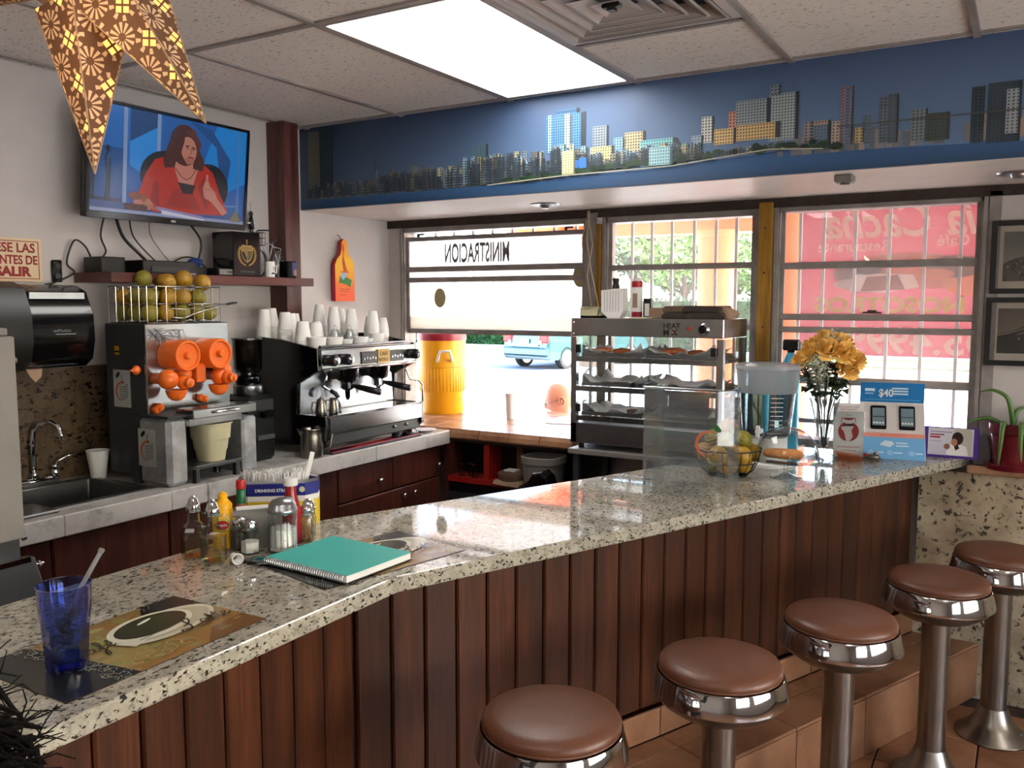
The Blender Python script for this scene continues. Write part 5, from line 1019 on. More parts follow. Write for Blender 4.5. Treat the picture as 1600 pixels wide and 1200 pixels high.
t_=T('ketchup_bottle','red ketchup bottle with white cap behind the sugar pourer','ketchup bottle',(-1.742,1.722,ZC)); MB().lathe([(0,0),(.027,0),(.029,.005),(.028,.05),(.029,.085),(.022,.115),(.0155,.14),(.0155,.165)],24).build('bottle','ketchup_red',t_,40); MB().lathe([(.0195,.163),(.0205,.166),(.02,.182),(.018,.185),(0,.185)],22).build('cap','white_plastic',t_,40); 
def tp(x,y,l,k):
    t_=T('toothpick_jar',l,'toothpick jar',(x,y,ZC)); MB().lathe([(.017,0),(.020,.004),(.021,.05),(.017,.072),(.015,.078)],18).build('glass_body','glass',t_,40); m=MB(); r=random.Random(k)
    for i in range(26): a=r.uniform(0,6.28); q=r.uniform(0,.012); b=r.uniform(0,6.28); m.cyl((q*math.cos(a),q*math.sin(a),.006),(.013*math.cos(b),.013*math.sin(b),.066),.0011,n=4)
    m.build('toothpicks','toothpick',t_)['kind']='stuff'; MB().lathe([(.0165,.074),(.019,.076),(.019,.082),(.017,.084),(.019,.090),(.016,.098),(.008,.108),(0,.11)],20).build('chrome_lid','chrome',t_,40)
tp(-1.718,1.757,'small glass toothpick jar with chrome lid right of the ketchup',1); tp(-1.752,1.80,'second chrome topped toothpick jar just behind the first',2)
# napkin holder and straw box
t_=T('napkin_holder','grey metal napkin holder behind the salt and pepper','napkin holder',(-1.80,1.665,ZC),math.radians(50)); MB().box(-.075,-.02,0,.075,.02,.004).box(-.075,-.022,0,.075,-.019,.105).box(-.075,.019,0,.075,.022,.105).build('holder','panel_grey',t_); MB().box(-.065,-.017,.005,.065,.017,.108).build('napkins','paper',t_)
sb=T('straw_box','octagonal box of drinking straws printed in blue and yellow','straw box',(-1.935,1.865,ZC),math.radians(38))
def oct_(w,d,c): return [(-w+c,-d),(w-c,-d),(w,-d+c),(w,d-c),(w-c,d),(-w+c,d),(-w,d-c),(-w,-d+c)]
W_,D_,C_=.118,.06,.035
def band(z0,z1,mat,nm,e=0):
    m=MB(); po_=oct_(W_+e,D_+e,C_); pi_=oct_(W_-.003,D_-.003,C_)
    n=8; vs=[(x,y,z0) for x,y in po_]+[(x,y,z1) for x,y in po_]+[(x,y,z1) for x,y in pi_]+[(x,y,z0) for x,y in pi_]
    fs=[]
    for i in range(8): j=(i+1)%8; fs+=[(i,j,8+j,8+i),(8+i,8+j,16+j,16+i),(16+i,16+j,24+j,24+i)]
    m.add(vs,fs); return m.build(nm,mat,sb)
band(0,.078,'yellow_label','yellow_sleeve'); band(.079,.095,'paper','white_stripe'); bb=band(.096,.132,'blue_label','blue_sleeve',.001); band(.133,.142,'clear_straw','rim'); MB().prism(oct_(W_-.004,D_-.004,C_),0,.003).build('bottom','paper',sb)
text('lettering','DRINKING STRAWS',.013,'lettering_white',bb,frameM((-.062,-D_-.0015,.108),(1,0,0),(0,0,1)),.0002,.0003,.95); MB().lathe([(.009,0),(.008,.001)],10,frameM((.075,-D_-.001,.114),(1,0,0),(0,0,1))).build('flower_mark','cream_plastic',bb)
sw=MB().cyl((0,0,0),(0,0,.155),.0032,n=8).build('wrapped_straw','paper',None,40); first_=True
for i in range(64):
    x=rnd.uniform(-W_+.02,W_-.04); y=rnd.uniform(-D_+.015,D_-.015); q=sw if first_ else sw.copy()
    if not first_: COL.objects.link(q)
    first_=False; p0=sb.matrix_basis@Vector((x,y,.006)) if False else Matrix.Translation(sb.location)@Matrix.Rotation(math.radians(38),4,'Z')@Vector((x,y,.005)); q.location=p0; q.rotation_euler=(rnd.uniform(-.13,.13)*.8,rnd.uniform(-.16,.16)*.8,0)
    tag(q,'short paper wrapped straw standing in the octagonal straw box','straw','straws in the octagonal box')
for i,(dx,l,an) in enumerate(((.08,'wide flat white straw sticking up highest from the straw box',.25),(.062,'second tall straw beside the highest one in the straw box',.33))):
    q=MB().box(-.007,-.002,0,.007,.002,.21 if i==0 else .185,ch=.001).build('wrapped_straw','foam'); q.location=Matrix.Translation(sb.location)@Matrix.Rotation(math.radians(38),4,'Z')@Vector((dx-.03,.0,.01)); q.rotation_euler=(0,an,math.radians(50)); tag(q,l,'straw')
# crumpled cap, keys
t_=T('crushed_cup','small crumpled white paper cup lying by the cruets','cup',(-1.722,1.505,ZC+.015),rot=(PI/2,0,1.2)); MB().lathe([(.010,-.018),(.015,.014),(.0155,.016),(.013,.014),(.009,-.015)],14,cap=False).build('shell','foam',t_,True)
t_=T('key_bunch','bunch of keys with a black rubber fob in front of the salt shaker','keys',(-1.672,1.545,ZC)); MB().prism([(-.05,-.02),(-.02,-.03),(.02,-.022),(.045,-.006),(.04,.02),(.0,.026),(-.04,.018)],.0,.007).build('fob','black_plastic',t_,bevel=.002); MB().torus((-.008,.0,.008),.013,.0018,18,5).build('teal_print','teal_cover',t_,True); MB().torus((-.02,.03,.006),.012,.0012,18,5).build('key_ring','chrome',t_,True)
for a_,x in ((.3,.02),(-.4,.035),(1.1,.0)):
    M=Matrix.Translation((x,-.02,.009))@Matrix.Rotation(a_,4,'Z'); MB().lathe([(.008,0),(.008,.002)],12,M).box(-.002,-.03,0,.002,-.006,.002,M).build('key','steel',t_)
# notebook
nb=T('notebook','teal covered spiral notebook lying on the bar','notebook',(-1.645,1.525,ZC+.0042),math.radians(-3.0))
nl=.285; nw=.245
MB().box(.0,.008,.0,nl,nw,.0015).build('back_cover','dark_grey',nb); MB().box(.002,.010,.0018,nl-.002,nw-.003,.0175).build('page_block','paper',nb); MB().box(.0,.008,.018,nl,nw,.0195,ch=.0005).build('front_cover','teal_cover',nb)
m=MB()
for k in range(36): x=.006+k*(nl-.012)/35; m.torus((x,.008,.0105),.0098,.0009,12,4,Matrix.Rotation(PI/2,4,'Y'))
m.build('spiral_wire','steel',nb)
# ================================================================= ON THE BAR, FAR END
AC=T('acrylic_stand','clear acrylic countertop stand with arched slots','display stand',(-1.15,2.84,ZC)); th=.005; aw,ad,ah=.285,.19,.37
def arch(cx,w_,h_): return [(cx-w_,0),(cx+w_,0)]
def panel_arch(x0,x1,cx,w_,h_):
    pts=[(x0,0),(cx-w_,0),(cx-w_,h_-w_)]+[(cx-w_*math.cos(PI*k/8),h_-w_+w_*math.sin(PI*k/8)) for k in range(1,8)]+[(cx+w_,h_-w_),(cx+w_,0),(x1,0),(x1,ah),(x0,ah)]; return pts
MB().prism(panel_arch(0,.05,.025,.013,.12),0,th,frameM((0,0,0),(1,0,0),(0,0,1))).build('front_strip','acrylic',AC)
MB().box(.05,-.003,.0,.235,.001,ah).build('front_panel','acrylic',AC); MB().prism(panel_arch(0,.07,.035,.016,.13),0,th,frameM((aw-.02,-.003,0),(.55,.83,0),(0,0,1))).build('side_strip','acrylic',AC)
MB().box(0,.002,.0,th,ad,ah).build('side_panel','acrylic',AC); MB().box(aw-.003,.075,.0,aw+.002,ad,ah).build('side_panel','acrylic',AC); MB().box(0,ad,.0,aw,ad+th,ah*.9).build('back_panel','acrylic',AC)
MB().tube([(.0,-.0,ah+.004),(aw,.0,ah+.004),(aw+.03,.06,ah+.004)],.0025,6).build('polished_edge','steel',AC); MB().box(.055,.02,.10,.23,ad-.01,.104).build('shelf','acrylic',AC)
p=Print(); 
for k in range(16):
    a0=PI*.35+k*.22; a1=a0+.22; R=.045; w0=.2*math.sin(PI*k/16)+.04; w1=.2*math.sin(PI*(k+1)/16)+.04; p.poly([(R*math.cos(a0),R*math.sin(a0)),(R*math.cos(a1),R*math.sin(a1)),(R*(1-w1)*math.cos(a1),R*(1-w1)*math.sin(a1)),(R*(1-w0)*math.cos(a0),R*(1-w0)*math.sin(a0))],'d06a4a')
for k in range(6): y=.03-.012*k; p.line([(-.025,y),(0,y-.006),(.025,y+.004),(.035,y+.012)],.0022,'b09a98')
p.ell(.03,.055,.018,.01,'3f7a45',12,rot=-.6); p.build('fruit_sticker','print_matte',AC).matrix_local=frameM((.235,-.0045,.19),(1,0,0),(0,0,1))
# fruit basket
FB=T('fruit_basket','round black wire basket of oranges beside the acrylic stand','basket',(-.985,3.30,ZC)); R0,R1,hh=.075,.128,.105
MB().torus((0,0,hh),R1,.003,30,6).torus((0,0,.003),R0,.003,26,6).torus((0,0,.055),.115,.002,28,5).build('hoops','black_plastic',FB,True); m=MB()
for k in range(22): a=2*PI*k/22; m.tube([(R*math.cos(a),R*math.sin(a),z) for R,z in ((R0*.2,.003),(R0,.003),(.10,.025),(.117,.06),(.127,hh))],.0017,5)
m.build('wires','black_plastic',FB); 
pos=[('bottom',.062,.058,5,0),('middle',.088,.075,6,.4),('top',.055,.132,4,.2)]
for nm,R,z,k,ph in pos:
    for i in range(k):
        a=2*PI*i/k+ph; kd='a' if rnd.random()<.6 else 'b'
        orange(-.985+R*math.cos(a),3.30+R*math.sin(a),ZC+z-(.012 if nm=='bottom' else -.012 if nm=='middle' else -.006),.0375,kd,('yellowish' if kd=='a' else 'greenish')+' orange in the round black basket, %s layer, %s counting from right'%(nm,ORD[i]),'oranges in the round basket')
orange(-.985,3.30,ZC+.185,.036,'a','topmost orange of the round black basket','oranges in the round basket')
# water dispenser
WD=T('water_dispenser','tall frosted plastic water dispenser with white lid and base','drink dispenser',(-.915,3.60,ZC)); MB().lathe([(.0,.0),(.115,0),(.115,.012),(.085,.02),(.085,.115),(.09,.12)],32).build('base','white_plastic',WD,40)
MB().lathe([(.085,.12),(.095,.125),(.118,.36),(.125,.39),(.128,.40),(.124,.40),(.114,.36),(.092,.128),(0,.126)],36,cap=False).build('tank','glass',WD,40); MB().lathe([(.105,.30),(.1175,.30),(.126,.395),(.12,.395)],36,cap=False).build('frosted_band','frost_plastic',WD,40); MB().lathe([(0,.13),(.090,.13),(.1035,.30),(0,.30)],30).build('water','water',WD,40)
MB().lathe([(.129,.395),(.131,.40),(.129,.412),(.11,.418),(0,.42)],36).build('lid','frost_plastic',WD,40); MB().lathe([(.012,.13),(.014,.29)],16,Matrix.Translation((.0,-.02,0))).build('ice_core','aqua',WD,40); m=MB()
for k in range(9): m.box(-.02,-.107-.0012*k,.14+k*.018,.03,-.1055-.0012*k,.142+k*.018,Matrix.Rotation(.55,4,'Z'))
m.build('level_marks','paper',WD); MB().box(-.012,-.135,.14,.012,-.085,.16,ch=.004).box(-.008,-.14,.125,.008,-.122,.175,ch=.004).build('tap','white_plastic',WD)
# blue spray bottle
t_=T('spray_bottle','turquoise spray bottle with black trigger behind the water dispenser','spray bottle',(-.93,4.06,ZC)); MB().lathe([(0,0),(.042,0),(.044,.01),(.044,.34),(.032,.40),(.015,.44),(.015,.455)],24).build('bottle','blue_spray',t_,40); MB().box(-.035,-.018,.45,.04,.018,.50,ch=.006).box(.035,-.008,.40,.045,.008,.49,ch=.003).lathe([(.018,.44),(.018,.46)],16).build('trigger','black_gloss',t_)
# cake stand with bread
CS=T('cake_stand','clear glass footed cake stand with a dome lid','cake stand',(-.775,3.36,ZC)); MB().lathe([(.055,0),(.06,.003),(.03,.008),(.009,.018),(.009,.05),(.03,.06),(.135,.068),(.138,.074),(.13,.073),(0,.066)],34,cap=False).build('footed_plate','glass',CS,40)
MB().lathe([(.120,.075),(.122,.078),(.118,.10),(.105,.14),(.08,.17),(.045,.188),(.012,.193),(.01,.2),(.016,.21),(.014,.218),(0,.221)],34,cap=False).build('dome','glass',CS,40)
br=MB().lathe([(0,-.075),(.012,-.073),(.022,-.06),(.026,-.03),(.027,.03),(.022,.06),(.012,.073),(0,.075)],18,Matrix.Rotation(PI/2,4,'Y')@Matrix.Diagonal((.75,1,1,1)),cap=False).build('bread_roll','bread',None,True); br.location=(-.785,3.35,ZC+.091); br.rotation_euler=(0,0,.15); tag(br,'long golden bread roll under the glass dome','bread')
# flowers
VS=T('flower_vase','slim clear glass vase with a flared rim','vase',(-.735,3.86,ZC)); MB().lathe([(.045,0),(.05,.006),(.02,.03),(.018,.06),(.04,.16),(.062,.25),(.066,.26),(.063,.26),(.038,.162),(.014,.06),(0,.03)],28,cap=False).build('vase_glass','glass',VS,40)
def rose_mb(r=.045,seed=1):
    R=random.Random(seed); m=MB()
    for layer,(cnt,op,hh,rr_) in enumerate(((3,.10,1.0,.26),(4,.16,1.0,.42),(5,.28,.98,.6),(6,.5,.92,.8),(7,.85,.78,1.0),(8,1.15,.5,1.12))):
        for k in range(cnt):
            a=2*PI*k/cnt+layer*.5+R.uniform(-.15,.15); rows_=5;cols_=5; vs=[];fs=[]
            for i in range(rows_):
                v=i/(rows_-1)
                for j in range(cols_):
                    u=j/(cols_-1)-.5; wd=math.sin(PI*(.18+.62*v))*(2.9/cnt+.25); th_=a+u*wd*1.25; rad=r*(.12+(rr_-.12)*math.sin(v*PI/2)+ (.16*max(0,v-.7)*layer*.4)); z=r*(hh*v*1.35-.35*op*v*v-.3-.25*u*u*v)
                    vs.append((rad*math.cos(th_),rad*math.sin(th_),z+R.uniform(-.001,.001)))
            for i in range(rows_-1):
                for j in range(cols_-1): q=i*cols_+j; fs.append((q,q+1,q+cols_+1,q+cols_))
            m.add(vs,fs)
    return m
rh=[]; r=random.Random(11)
spots=[((-.085,-.05,.42),'leftmost low'),((-.045,-.075,.455),'front left'),((.02,-.085,.47),'front middle large'),((.075,-.055,.455),'front right large'),((.115,-.01,.425),'rightmost'),((-.06,.01,.475),'upper left'),((.0,-.01,.505),'topmost'),((.055,.01,.49),'upper right'),((-.02,.07,.47),'back left'),((.06,.075,.465),'back right'),((.095,-.05,.385),'drooping right'),((-.11,.0,.395),'drooping left')]
for i,((x,y,z),nm) in enumerate(spots):
    t_=T('rose','yellow-orange rose, %s one in the glass vase'%nm,'rose',(-.735,3.86,ZC),group='roses in the vase'); o=rose_mb(.048 if 'large' in nm or i in(6,7) else .043,i+1).build('blossom','rose_petal',t_,True); o.location=(x,y,z); d=Vector((x*2.2,y*2.2-.10,.30)); o.rotation_euler=d.to_track_quat('Z','Y').to_euler(); 
    MB().tube([(x*.05,y*.05,.05),(x*.22,y*.22,.20),(x*.45,y*.45,.30),(x*.97,y*.97,z-.015)],.0026,6).build('stem','stem_green',t_,True)
    for q in range(8):
        a=r.uniform(0,6.28); zz=.27+r.uniform(0,.14); bx,by=x*(.35+zz*.5),y*(.35+zz*.5); L_=r.uniform(.06,.095); dx,dy=math.cos(a)*L_,math.sin(a)*L_
        nx_,ny_=-dy*.35,dx*.35; MB().add([(bx,by,zz),(bx+dx*.5+nx_,by+dy*.5+ny_,zz+.012),(bx+dx,by+dy,zz-.012),(bx+dx*.5-nx_,by+dy*.5-ny_,zz+.012),(bx+dx*.5,by+dy*.5,zz+.004)],[(0,1,4),(1,2,4),(2,3,4),(3,0,4)]).build('leaf','stem_green',t_)
bbm=MB(); r=random.Random(4)
for cx,cy,cz,k in ((-.02,-.105,.425,70),(.0,-.10,.39,60),(.03,-.06,.51,40),(-.07,-.08,.41,25)):
    for i in range(k): x,y,z=cx+r.gauss(0,.016),cy+r.gauss(0,.014),cz+r.gauss(0,.02); bbm.sph((x,y,z),.0042,6,4)
    for i in range(14): bbm.cyl((cx*.3,cy*.3,.22),(cx+r.gauss(0,.02),cy+r.gauss(0,.015),cz+r.gauss(0,.02)),.0008,n=3)
o=bbm.build('baby_breath','white_flower'); o.location=(-.735,3.86,ZC); tag(o,"sprays of tiny white filler flowers among the roses",'flowers',kind='stuff')
# menu card
def card(name,l,cat,x,y,z,rz,tilt,w,h,mat='card_white',th=.004):
    t_=T(name,l,cat,(x,y,z),rot=(tilt,0,rz)); MB().box(-w/2,0,0,w/2,th,h).build('card',mat,t_); return t_
mc=card('table_card','white promotional card with a red round emblem in an acrylic holder','card',-.645,3.93,ZC,.35,-.10,.125,.235)
MB().box(-.065,-.003,0,.065,-.001,.20).box(-.065,-.04,0,.065,.0,.003).build('holder','glass',mc)
text('lettering','TIA CACHA CAFE\nRESTAURANT',.011,'lettering_red',mc,frameM((0,-.0005,.215),(1,0,0),(0,0,1)),.0003,0,1,align='CENTER'); text('lettering','Menu',.011,'lettering_grey',mc,frameM((0,-.0005,.18),(1,0,0),(0,0,1)),.0003,align='CENTER')
p=Print(); p.ell(0,.112,.043,.043,'a02028',30); p.layer(); p.poly([(-.012,.155),(.014,.155),(.02,.13),(.012,.118),(.018,.09),(.006,.07),(-.010,.07),(-.014,.095),(-.022,.12)],'d8c8c4'); p.poly([(-.03,.135),(-.018,.13),(-.016,.115),(-.028,.12)],'d8c8c4'); p.layer(); p.poly([(-.016,.146),(.016,.146),(.020,.135),(-.020,.135)],'3a1418'); p.line([(-.03,.15),(-.026,.17),(.026,.17),(.03,.15)],.003,'8a2a30'); p.ell(0,.165,.02,.004,'a02028',12)
p.line([(-.045,.045),(.045,.045)],.004,'c88a84'); p.line([(-.03,.03),(.03,.03)],.004,'c88a84'); p.build('round_emblem','print_matte',mc).matrix_local=frameM((0,-.0004,0),(1,0,0),(0,0,1))
tr_=T('orange_tray','small translucent orange plastic holder in front of the white card','holder',(-.625,3.85,ZC),.3); MB().add([(-.045,-.015,0),(.045,-.015,0),(.04,.03,0),(-.04,.03,0),(-.055,-.03,.035),(.05,-.03,.022),(.045,.035,.02),(-.055,.035,.035)],[(0,3,2,1),(0,1,5,4),(1,2,6,5),(2,3,7,6),(3,0,4,7)]).build('body','peach_plastic',tr_)
# phone display
PD=T('phone_display','blue and white cardboard advertising display with two phones','display',(-.475,3.985,ZC),math.radians(12)); 
sec=[(0,.0,'5f9ac8'),(.0,.0,''),]
MB().prism([(-.01,.0),(.01,.0),(.135,.23),(.138,.315),(.132,.315),(.129,.232)],-.13,.13,frameM((0,0,0),(0,1,0),(0,0,1))).build('cardboard','card_white',PD)
for o in PD.children: o.data.transform(Matrix.Translation((0,0,0)))
slo=Vector((0,.065,.23)).normalized()
p=Print(); p.rect(-.128,.0,.128,.10,'6aa3cf'); p.rect(-.128,.10,.128,.12,'d88a78'); p.rect(-.128,.12,.128,.258,'cbc3c0'); p.layer(); p.poly([(-.05,.065),(-.03,.085),(.0,.082),(.008,.07),(-.01,.055),(-.03,.06)],'c8d4dc'); p.ell(-.01,.03,.012,.012,'8ab8dc',14); p.ell(.075,.03,.012,.012,'8ab8dc',14); p.ell(-.085,.03,.012,.012,'8ab8dc',14)
for x0,y0,w_ in ((.015,.075,.045),(.015,.062,.05),(.005,.03,.035),(.09,.03,.03),(-.07,.03,.035),(-.10,.115,.0)): p.rect(x0,y0-.003,x0+w_,y0+.003,'bcd2e2')
for k in range(2): p.rect(-.05,.107+k*.006,.05,.109+k*.006,'c8604c')
p.build('lower_print','print_matte',PD).matrix_local=frameM((0,-.0105,.0),(1,0,0),(0,.56,1))
p=Print(); p.rect(-.13,0,.13,.088,'0f6fae'); p.layer(); 
for k in range(3): p.rect(.0,.036+.012*k,.065,.043+.012*k,'b8d4e4')
p.rect(-.11,.012,.115,.015,'5a98c4'); p.rect(-.11,.05,-.07,.062,'c8dce8'); p.rect(-.11,.038,-.075,.042,'a8c8dc'); p.build('header_print','print_matte',PD).matrix_local=frameM((0,.1275,.228),(1,0,0),(0,.035,1))
text('lettering','$40',.046,'lettering_white',PD,frameM((-.055,.1265,.256),(1,0,0),(0,.035,1)),.0004,.0012,.85)
for x in (-.055,.06):
    M=frameM((x,.0555,.118),(1,0,0),(0,.56,1)); ph=MB().box(-.032,0,-.002,.032,.112,.008,M,ch=.006).build('dummy_phone','black_gloss',PD); 
    MB().box(-.025,.016,.008,.025,.098,.0086,M).build('phone_screen','phone_screen',ph); MB().box(-.03,.055,.0088,.03,.058,.0096,M).build('strap','black_plastic',ph); m=MB()
    for i in range(4): m.box(-.022+i*.012,.024,.0087,-.014+i*.012,.032,.0092,M)
    m.build('screen_icons','white_plastic',ph)
t_=T('ashtray_charm','small grey and red glass trinket in front of the phone display','ornament',(-.545,3.93,ZC)); MB().sph((0,0,.012),(.03,.02,.012),16,8).box(-.035,-.015,.0,.03,.02,.006,ch=.003).sph((.012,.0,.026),(.012,.01,.01),10,6).build('body','dull_chrome',t_,40); MB().sph((-.027,-.004,.018),(.009,.009,.009),10,7).build('red_bead','red_cap',t_,True)
# purple frame
PF=T('purple_photo_frame','purple acrylic photo frame with a picture of a woman holding a child','photo frame',(-.262,4.135,ZC),rot=(-.12,0,.03)); MB().box(-.105,.0,0,.105,.006,.132,ch=.002).build('frame','purple_acrylic',PF); MB().box(-.09,-.004,.012,.085,-.001,.128).build('insert','card_white',PF)
p=Print(); p.grad(0,0,.17,.112,'b9b2c4','cfcbd2'); p.layer(); p.poly([(.07,0),(.165,0),(.165,.112),(.1,.112)],'b8b4a8'); p.layer(); p.poly([(.07,.01),(.085,.045),(.11,.05),(.145,.04),(.155,.0),(.07,.0)],'e2dcdc'); p.ell(.112,.072,.022,.028,'2a1a1c',18); p.poly([(.10,.08),(.12,.03),(.105,.02),(.095,.05)],'2a1a1c'); p.layer(); p.ell(.10,.055,.012,.016,'a8705c',14); p.ell(.072,.035,.012,.012,'8a5a48',12); p.rect(.005,.082,.06,.088,'8a4a6a'); p.rect(.005,.070,.045,.078,'a83a4a'); p.rect(.005,.055,.05,.058,'9890a0'); p.rect(.005,.095,.09,.099,'8a80a0'); p.build('photo','print_gloss',PF).matrix_local=frameM((-.088,-.0045,.014),(1,0,0),(0,0,1))
# pot with aloe
PT=T('potted_aloe','shiny dark red pot with drooping aloe leaves at the right edge','potted plant',(-.035,4.165,1.021)); MB().lathe([(0,0),(.095,0),(.105,.022),(.098,.026),(.075,.02),(.0,.018)],34,cap=False).build('saucer','pot_red',PT,40); MB().lathe([(.0,.018),(.066,.018),(.086,.15),(.092,.155),(.094,.195),(.088,.197),(.084,.16),(0,.15)],34,cap=False).build('pot','pot_red',PT,40); MB().lathe([(0,.178),(.084,.176)],24).build('soil','soil',PT)
def aleaf(pts,w,nm='aloe_leaf'):
    P_=[Vector(p) for p in pts]; out=[]
    for i in range(len(P_)-1):
        A=P_[max(i-1,0)];B_=P_[i];C2=P_[i+1];D2=P_[min(i+2,len(P_)-1)]
        for k in range(5): t=k/5; out.append(.5*((2*B_)+(C2-A)*t+(2*A-5*B_+4*C2-D2)*t*t+(3*B_-A-3*C2+D2)*t**3))
    out.append(P_[-1]); MB().tube(out,lambda t:w*(1-.85*t**2.2)+.001,8).build(nm,'aloe',PT,True)
aleaf([(.0,-.03,.18),(-.01,-.05,.25),(-.03,-.06,.31),(-.08,-.06,.335),(-.125,-.05,.325)],.009)
aleaf([(.03,-.06,.18),(.03,-.10,.20),(.03,-.115,.13),(.035,-.115,.05)],.011); aleaf([(-.03,-.07,.18),(-.035,-.105,.20),(-.04,-.115,.12),(-.045,-.11,.03)],.010); aleaf([(-.03,.0,.18),(-.09,-.01,.21),(-.14,-.02,.20),(-.17,-.03,.185)],.008); aleaf([(.04,.0,.18),(.08,-.02,.21),(.12,-.04,.205)],.009); aleaf([(.0,.03,.18),(.01,.04,.24),(.04,.05,.26)],.011)
bg_=T('folded_bag','small crumpled grey bag between purple frame and plant pot','bag',(-.145,4.20,1.021)); MB().prism([(-.03,0),(.03,0),(.035,.05),(.02,.13),(-.005,.14),(-.022,.12),(-.035,.06)],-.015,.015,frameM((0,0,0),(1,0,0),(0,0,1))).build('bag_body','mid_grey',bg_,bevel=.006)
# framed photographs
for i,(x0,z0,x1,z1,l) in enumerate(((-.152,1.755,.30,2.06,'upper black framed photograph of a pale hillside town at the right edge'),(-.160,1.452,.30,1.74,'lower black framed photograph of dark rocks and sky at the right edge'))):
    t_=T('framed_photograph',l,'picture',(x0,YB,z0)); w_,h_=x1-x0,z1-z0; e=.022
    m=MB(); m.box(0,-.025,0,w_,0,e); m.box(0,-.025,h_-e,w_,0,h_); m.box(0,-.025,e,e,0,h_-e); m.box(w_-e,-.025,e,w_,0,h_-e); m.build('picture_frame','frame_black',t_)
    MB().box(e,-.010,e,w_-e,-.002,h_-e).build('mat_board','matboard',t_); p=Print(); a,b=w_-2*e-.05,h_-2*e-.055
    if i==0:
        p.grad(0,0,a,b,'a89a8c','6e6a66'); p.layer(); p.poly([(0,b*.35),(a*.1,b*.45),(a*.25,b*.52),(a*.6,b*.6),(a,b*.55),(a,0),(0,0)],'5c534c'); p.layer()
        rr_=random.Random(8)
        for k in range(110): x,y=rr_.uniform(0,a*.97),rr_.uniform(.0,b*.42); p.rect(x,y,x+rr_.uniform(.003,.012),y+rr_.uniform(.003,.01),rr_.choice(['8c8278','a89e90','2a2622','3c3630','1e1c1a']))
    else:
        p.grad(0,0,a,b,'8a7a68','5c5248'); p.layer(); p.poly([(0,b*.42),(a*.15,b*.5),(a*.35,b*.68),(a*.6,b*.6),(a,b*.7),(a,0),(0,0)],'121110'); p.layer(); p.line([(0,b*.4),(a*.12,b*.45),(a*.25,b*.55),(a*.4,b*.52)],.004,'8c8478'); p.line([(a*.2,b*.42),(a*.32,b*.5)],.006,'6c645c'); p.ell(a*.22,b*.33,.004,.004,'c0b8a8',8)
    p.build('photograph','print_gloss',t_).matrix_local=frameM((e+.025,-.0105,e+.03),(1,0,0),(0,0,1)); MB().box(e,-.014,e,w_-e,-.0125,h_-e).build('cover_glass','glass',t_)
# ================================================================= FOOD WARMER
FW=T('food_warmer','glass sided stainless food warmer cabinet with three shelves','food warmer',(-1.925,3.80,1.03)); a,d,h=.76,.37,.612
m=MB(); 
for x in (0,a-.03):
    for y in (0,d-.03): m.box(x,y,0,x+.03,y+.03,h-.09)
m.build('corner_posts','brushed',FW); 
MB().box(0,0,h-.085,a,d,h,ch=.003).build('top_housing','brushed',FW); MB().box(0,0,0,a,d,.10,ch=.003).build('base_housing','steel',FW)
hs=[o for o in FW.children if o.name.startswith('top_housing')][0]
text('lettering','HEAT',.034,'lettering_black',hs,frameM((.475,-.001,h-.042),(1,0,0),(0,0,1)),.0004,.001,.95); text('lettering','M X',.038,'lettering_black',hs,frameM((.475,-.001,h-.074),(1,0,0),(0,0,1)),.0004,.0012,1.02); MB().lathe([(.008,0),(.0,.001)],3,frameM((.525,-.001,h-.062),(1,0,0),(0,0,1))).build('flame_mark','orange_plastic',hs)
MB().lathe([(.009,0),(.008,.005),(0,.006)],14,frameM((.60,0,h-.043),(1,0,0),(0,0,1))).build('indicator_lamp','red_cap',hs,40)
k=MB().lathe([(.026,0),(.027,.004),(.022,.014),(.020,.018)],26,frameM((.668,0,h-.045),(1,0,0),(0,0,1))).build('thermostat_knob','chrome',FW,40); MB().lathe([(.019,.018),(.0,.0185)],20,frameM((.668,0,h-.045),(1,0,0),(0,0,1))).box(-.002,-.015,.018,.002,.015,.022,frameM((.668,0,h-.045),(1,0,0),(0,0,1))).build('dial_face','black_gloss',k)
for x in (.015,a-.015):
    for z in (h-.075,h-.02,.08,.3): MB().sph((x,-.001,z),(.0035,.002,.0035),8,5).build('rivet','chrome',FW)
for z in (.14,.285,.43):
    MB().box(.03,.0,z-.028,a-.03,.016,z-.004).box(.03,d-.016,z-.028,a-.03,d,z-.004).box(.005,.03,z-.02,.02,d-.03,z-.004).box(a-.02,.03,z-.02,a-.005,d-.03,z-.004).build('shelf_rail','brushed',FW)
    m=MB()
    for q in range(22): x=.035+q*.0325; m.box(x,.012,z-.008,x+.003,d-.012,z-.004)
    m.build('wire_shelf','chrome',FW)
MB().box(.002,.03,.11,.005,d-.03,h-.09).build('side_glass','window_glass',FW); MB().box(a-.005,.03,.11,a-.002,d-.03,h-.09).build('side_glass','window_glass',FW)
for x0,x1 in ((.03,.365),(.37,a-.03)): MB().box(x0,-.004,.11,x1,-.001,h-.09).build('door_glass','window_glass',FW); MB().box(x0,d+.001,.11,x1,d+.004,h-.09).build('rear_glass','window_glass',FW)
for x in (.03,a-.055):
    for z in (.155,.445): 
        if x<.1 or z>.3: MB().box(x,-.014,z,x+.028,-.004,z+.04,ch=.003).build('door_hinge','black_plastic',FW)
MB().lathe([(.014,0),(.012,.012),(0,.014)],14,frameM((.335,-.004,.30),(1,0,0),(0,0,1))).build('door_knob','black_plastic',FW,40)
for x in (.04,a-.04):
    for y in (.04,d-.04): MB().cyl((x,y,-.028),(x,y,0),.014).build('foot','black_plastic',FW)
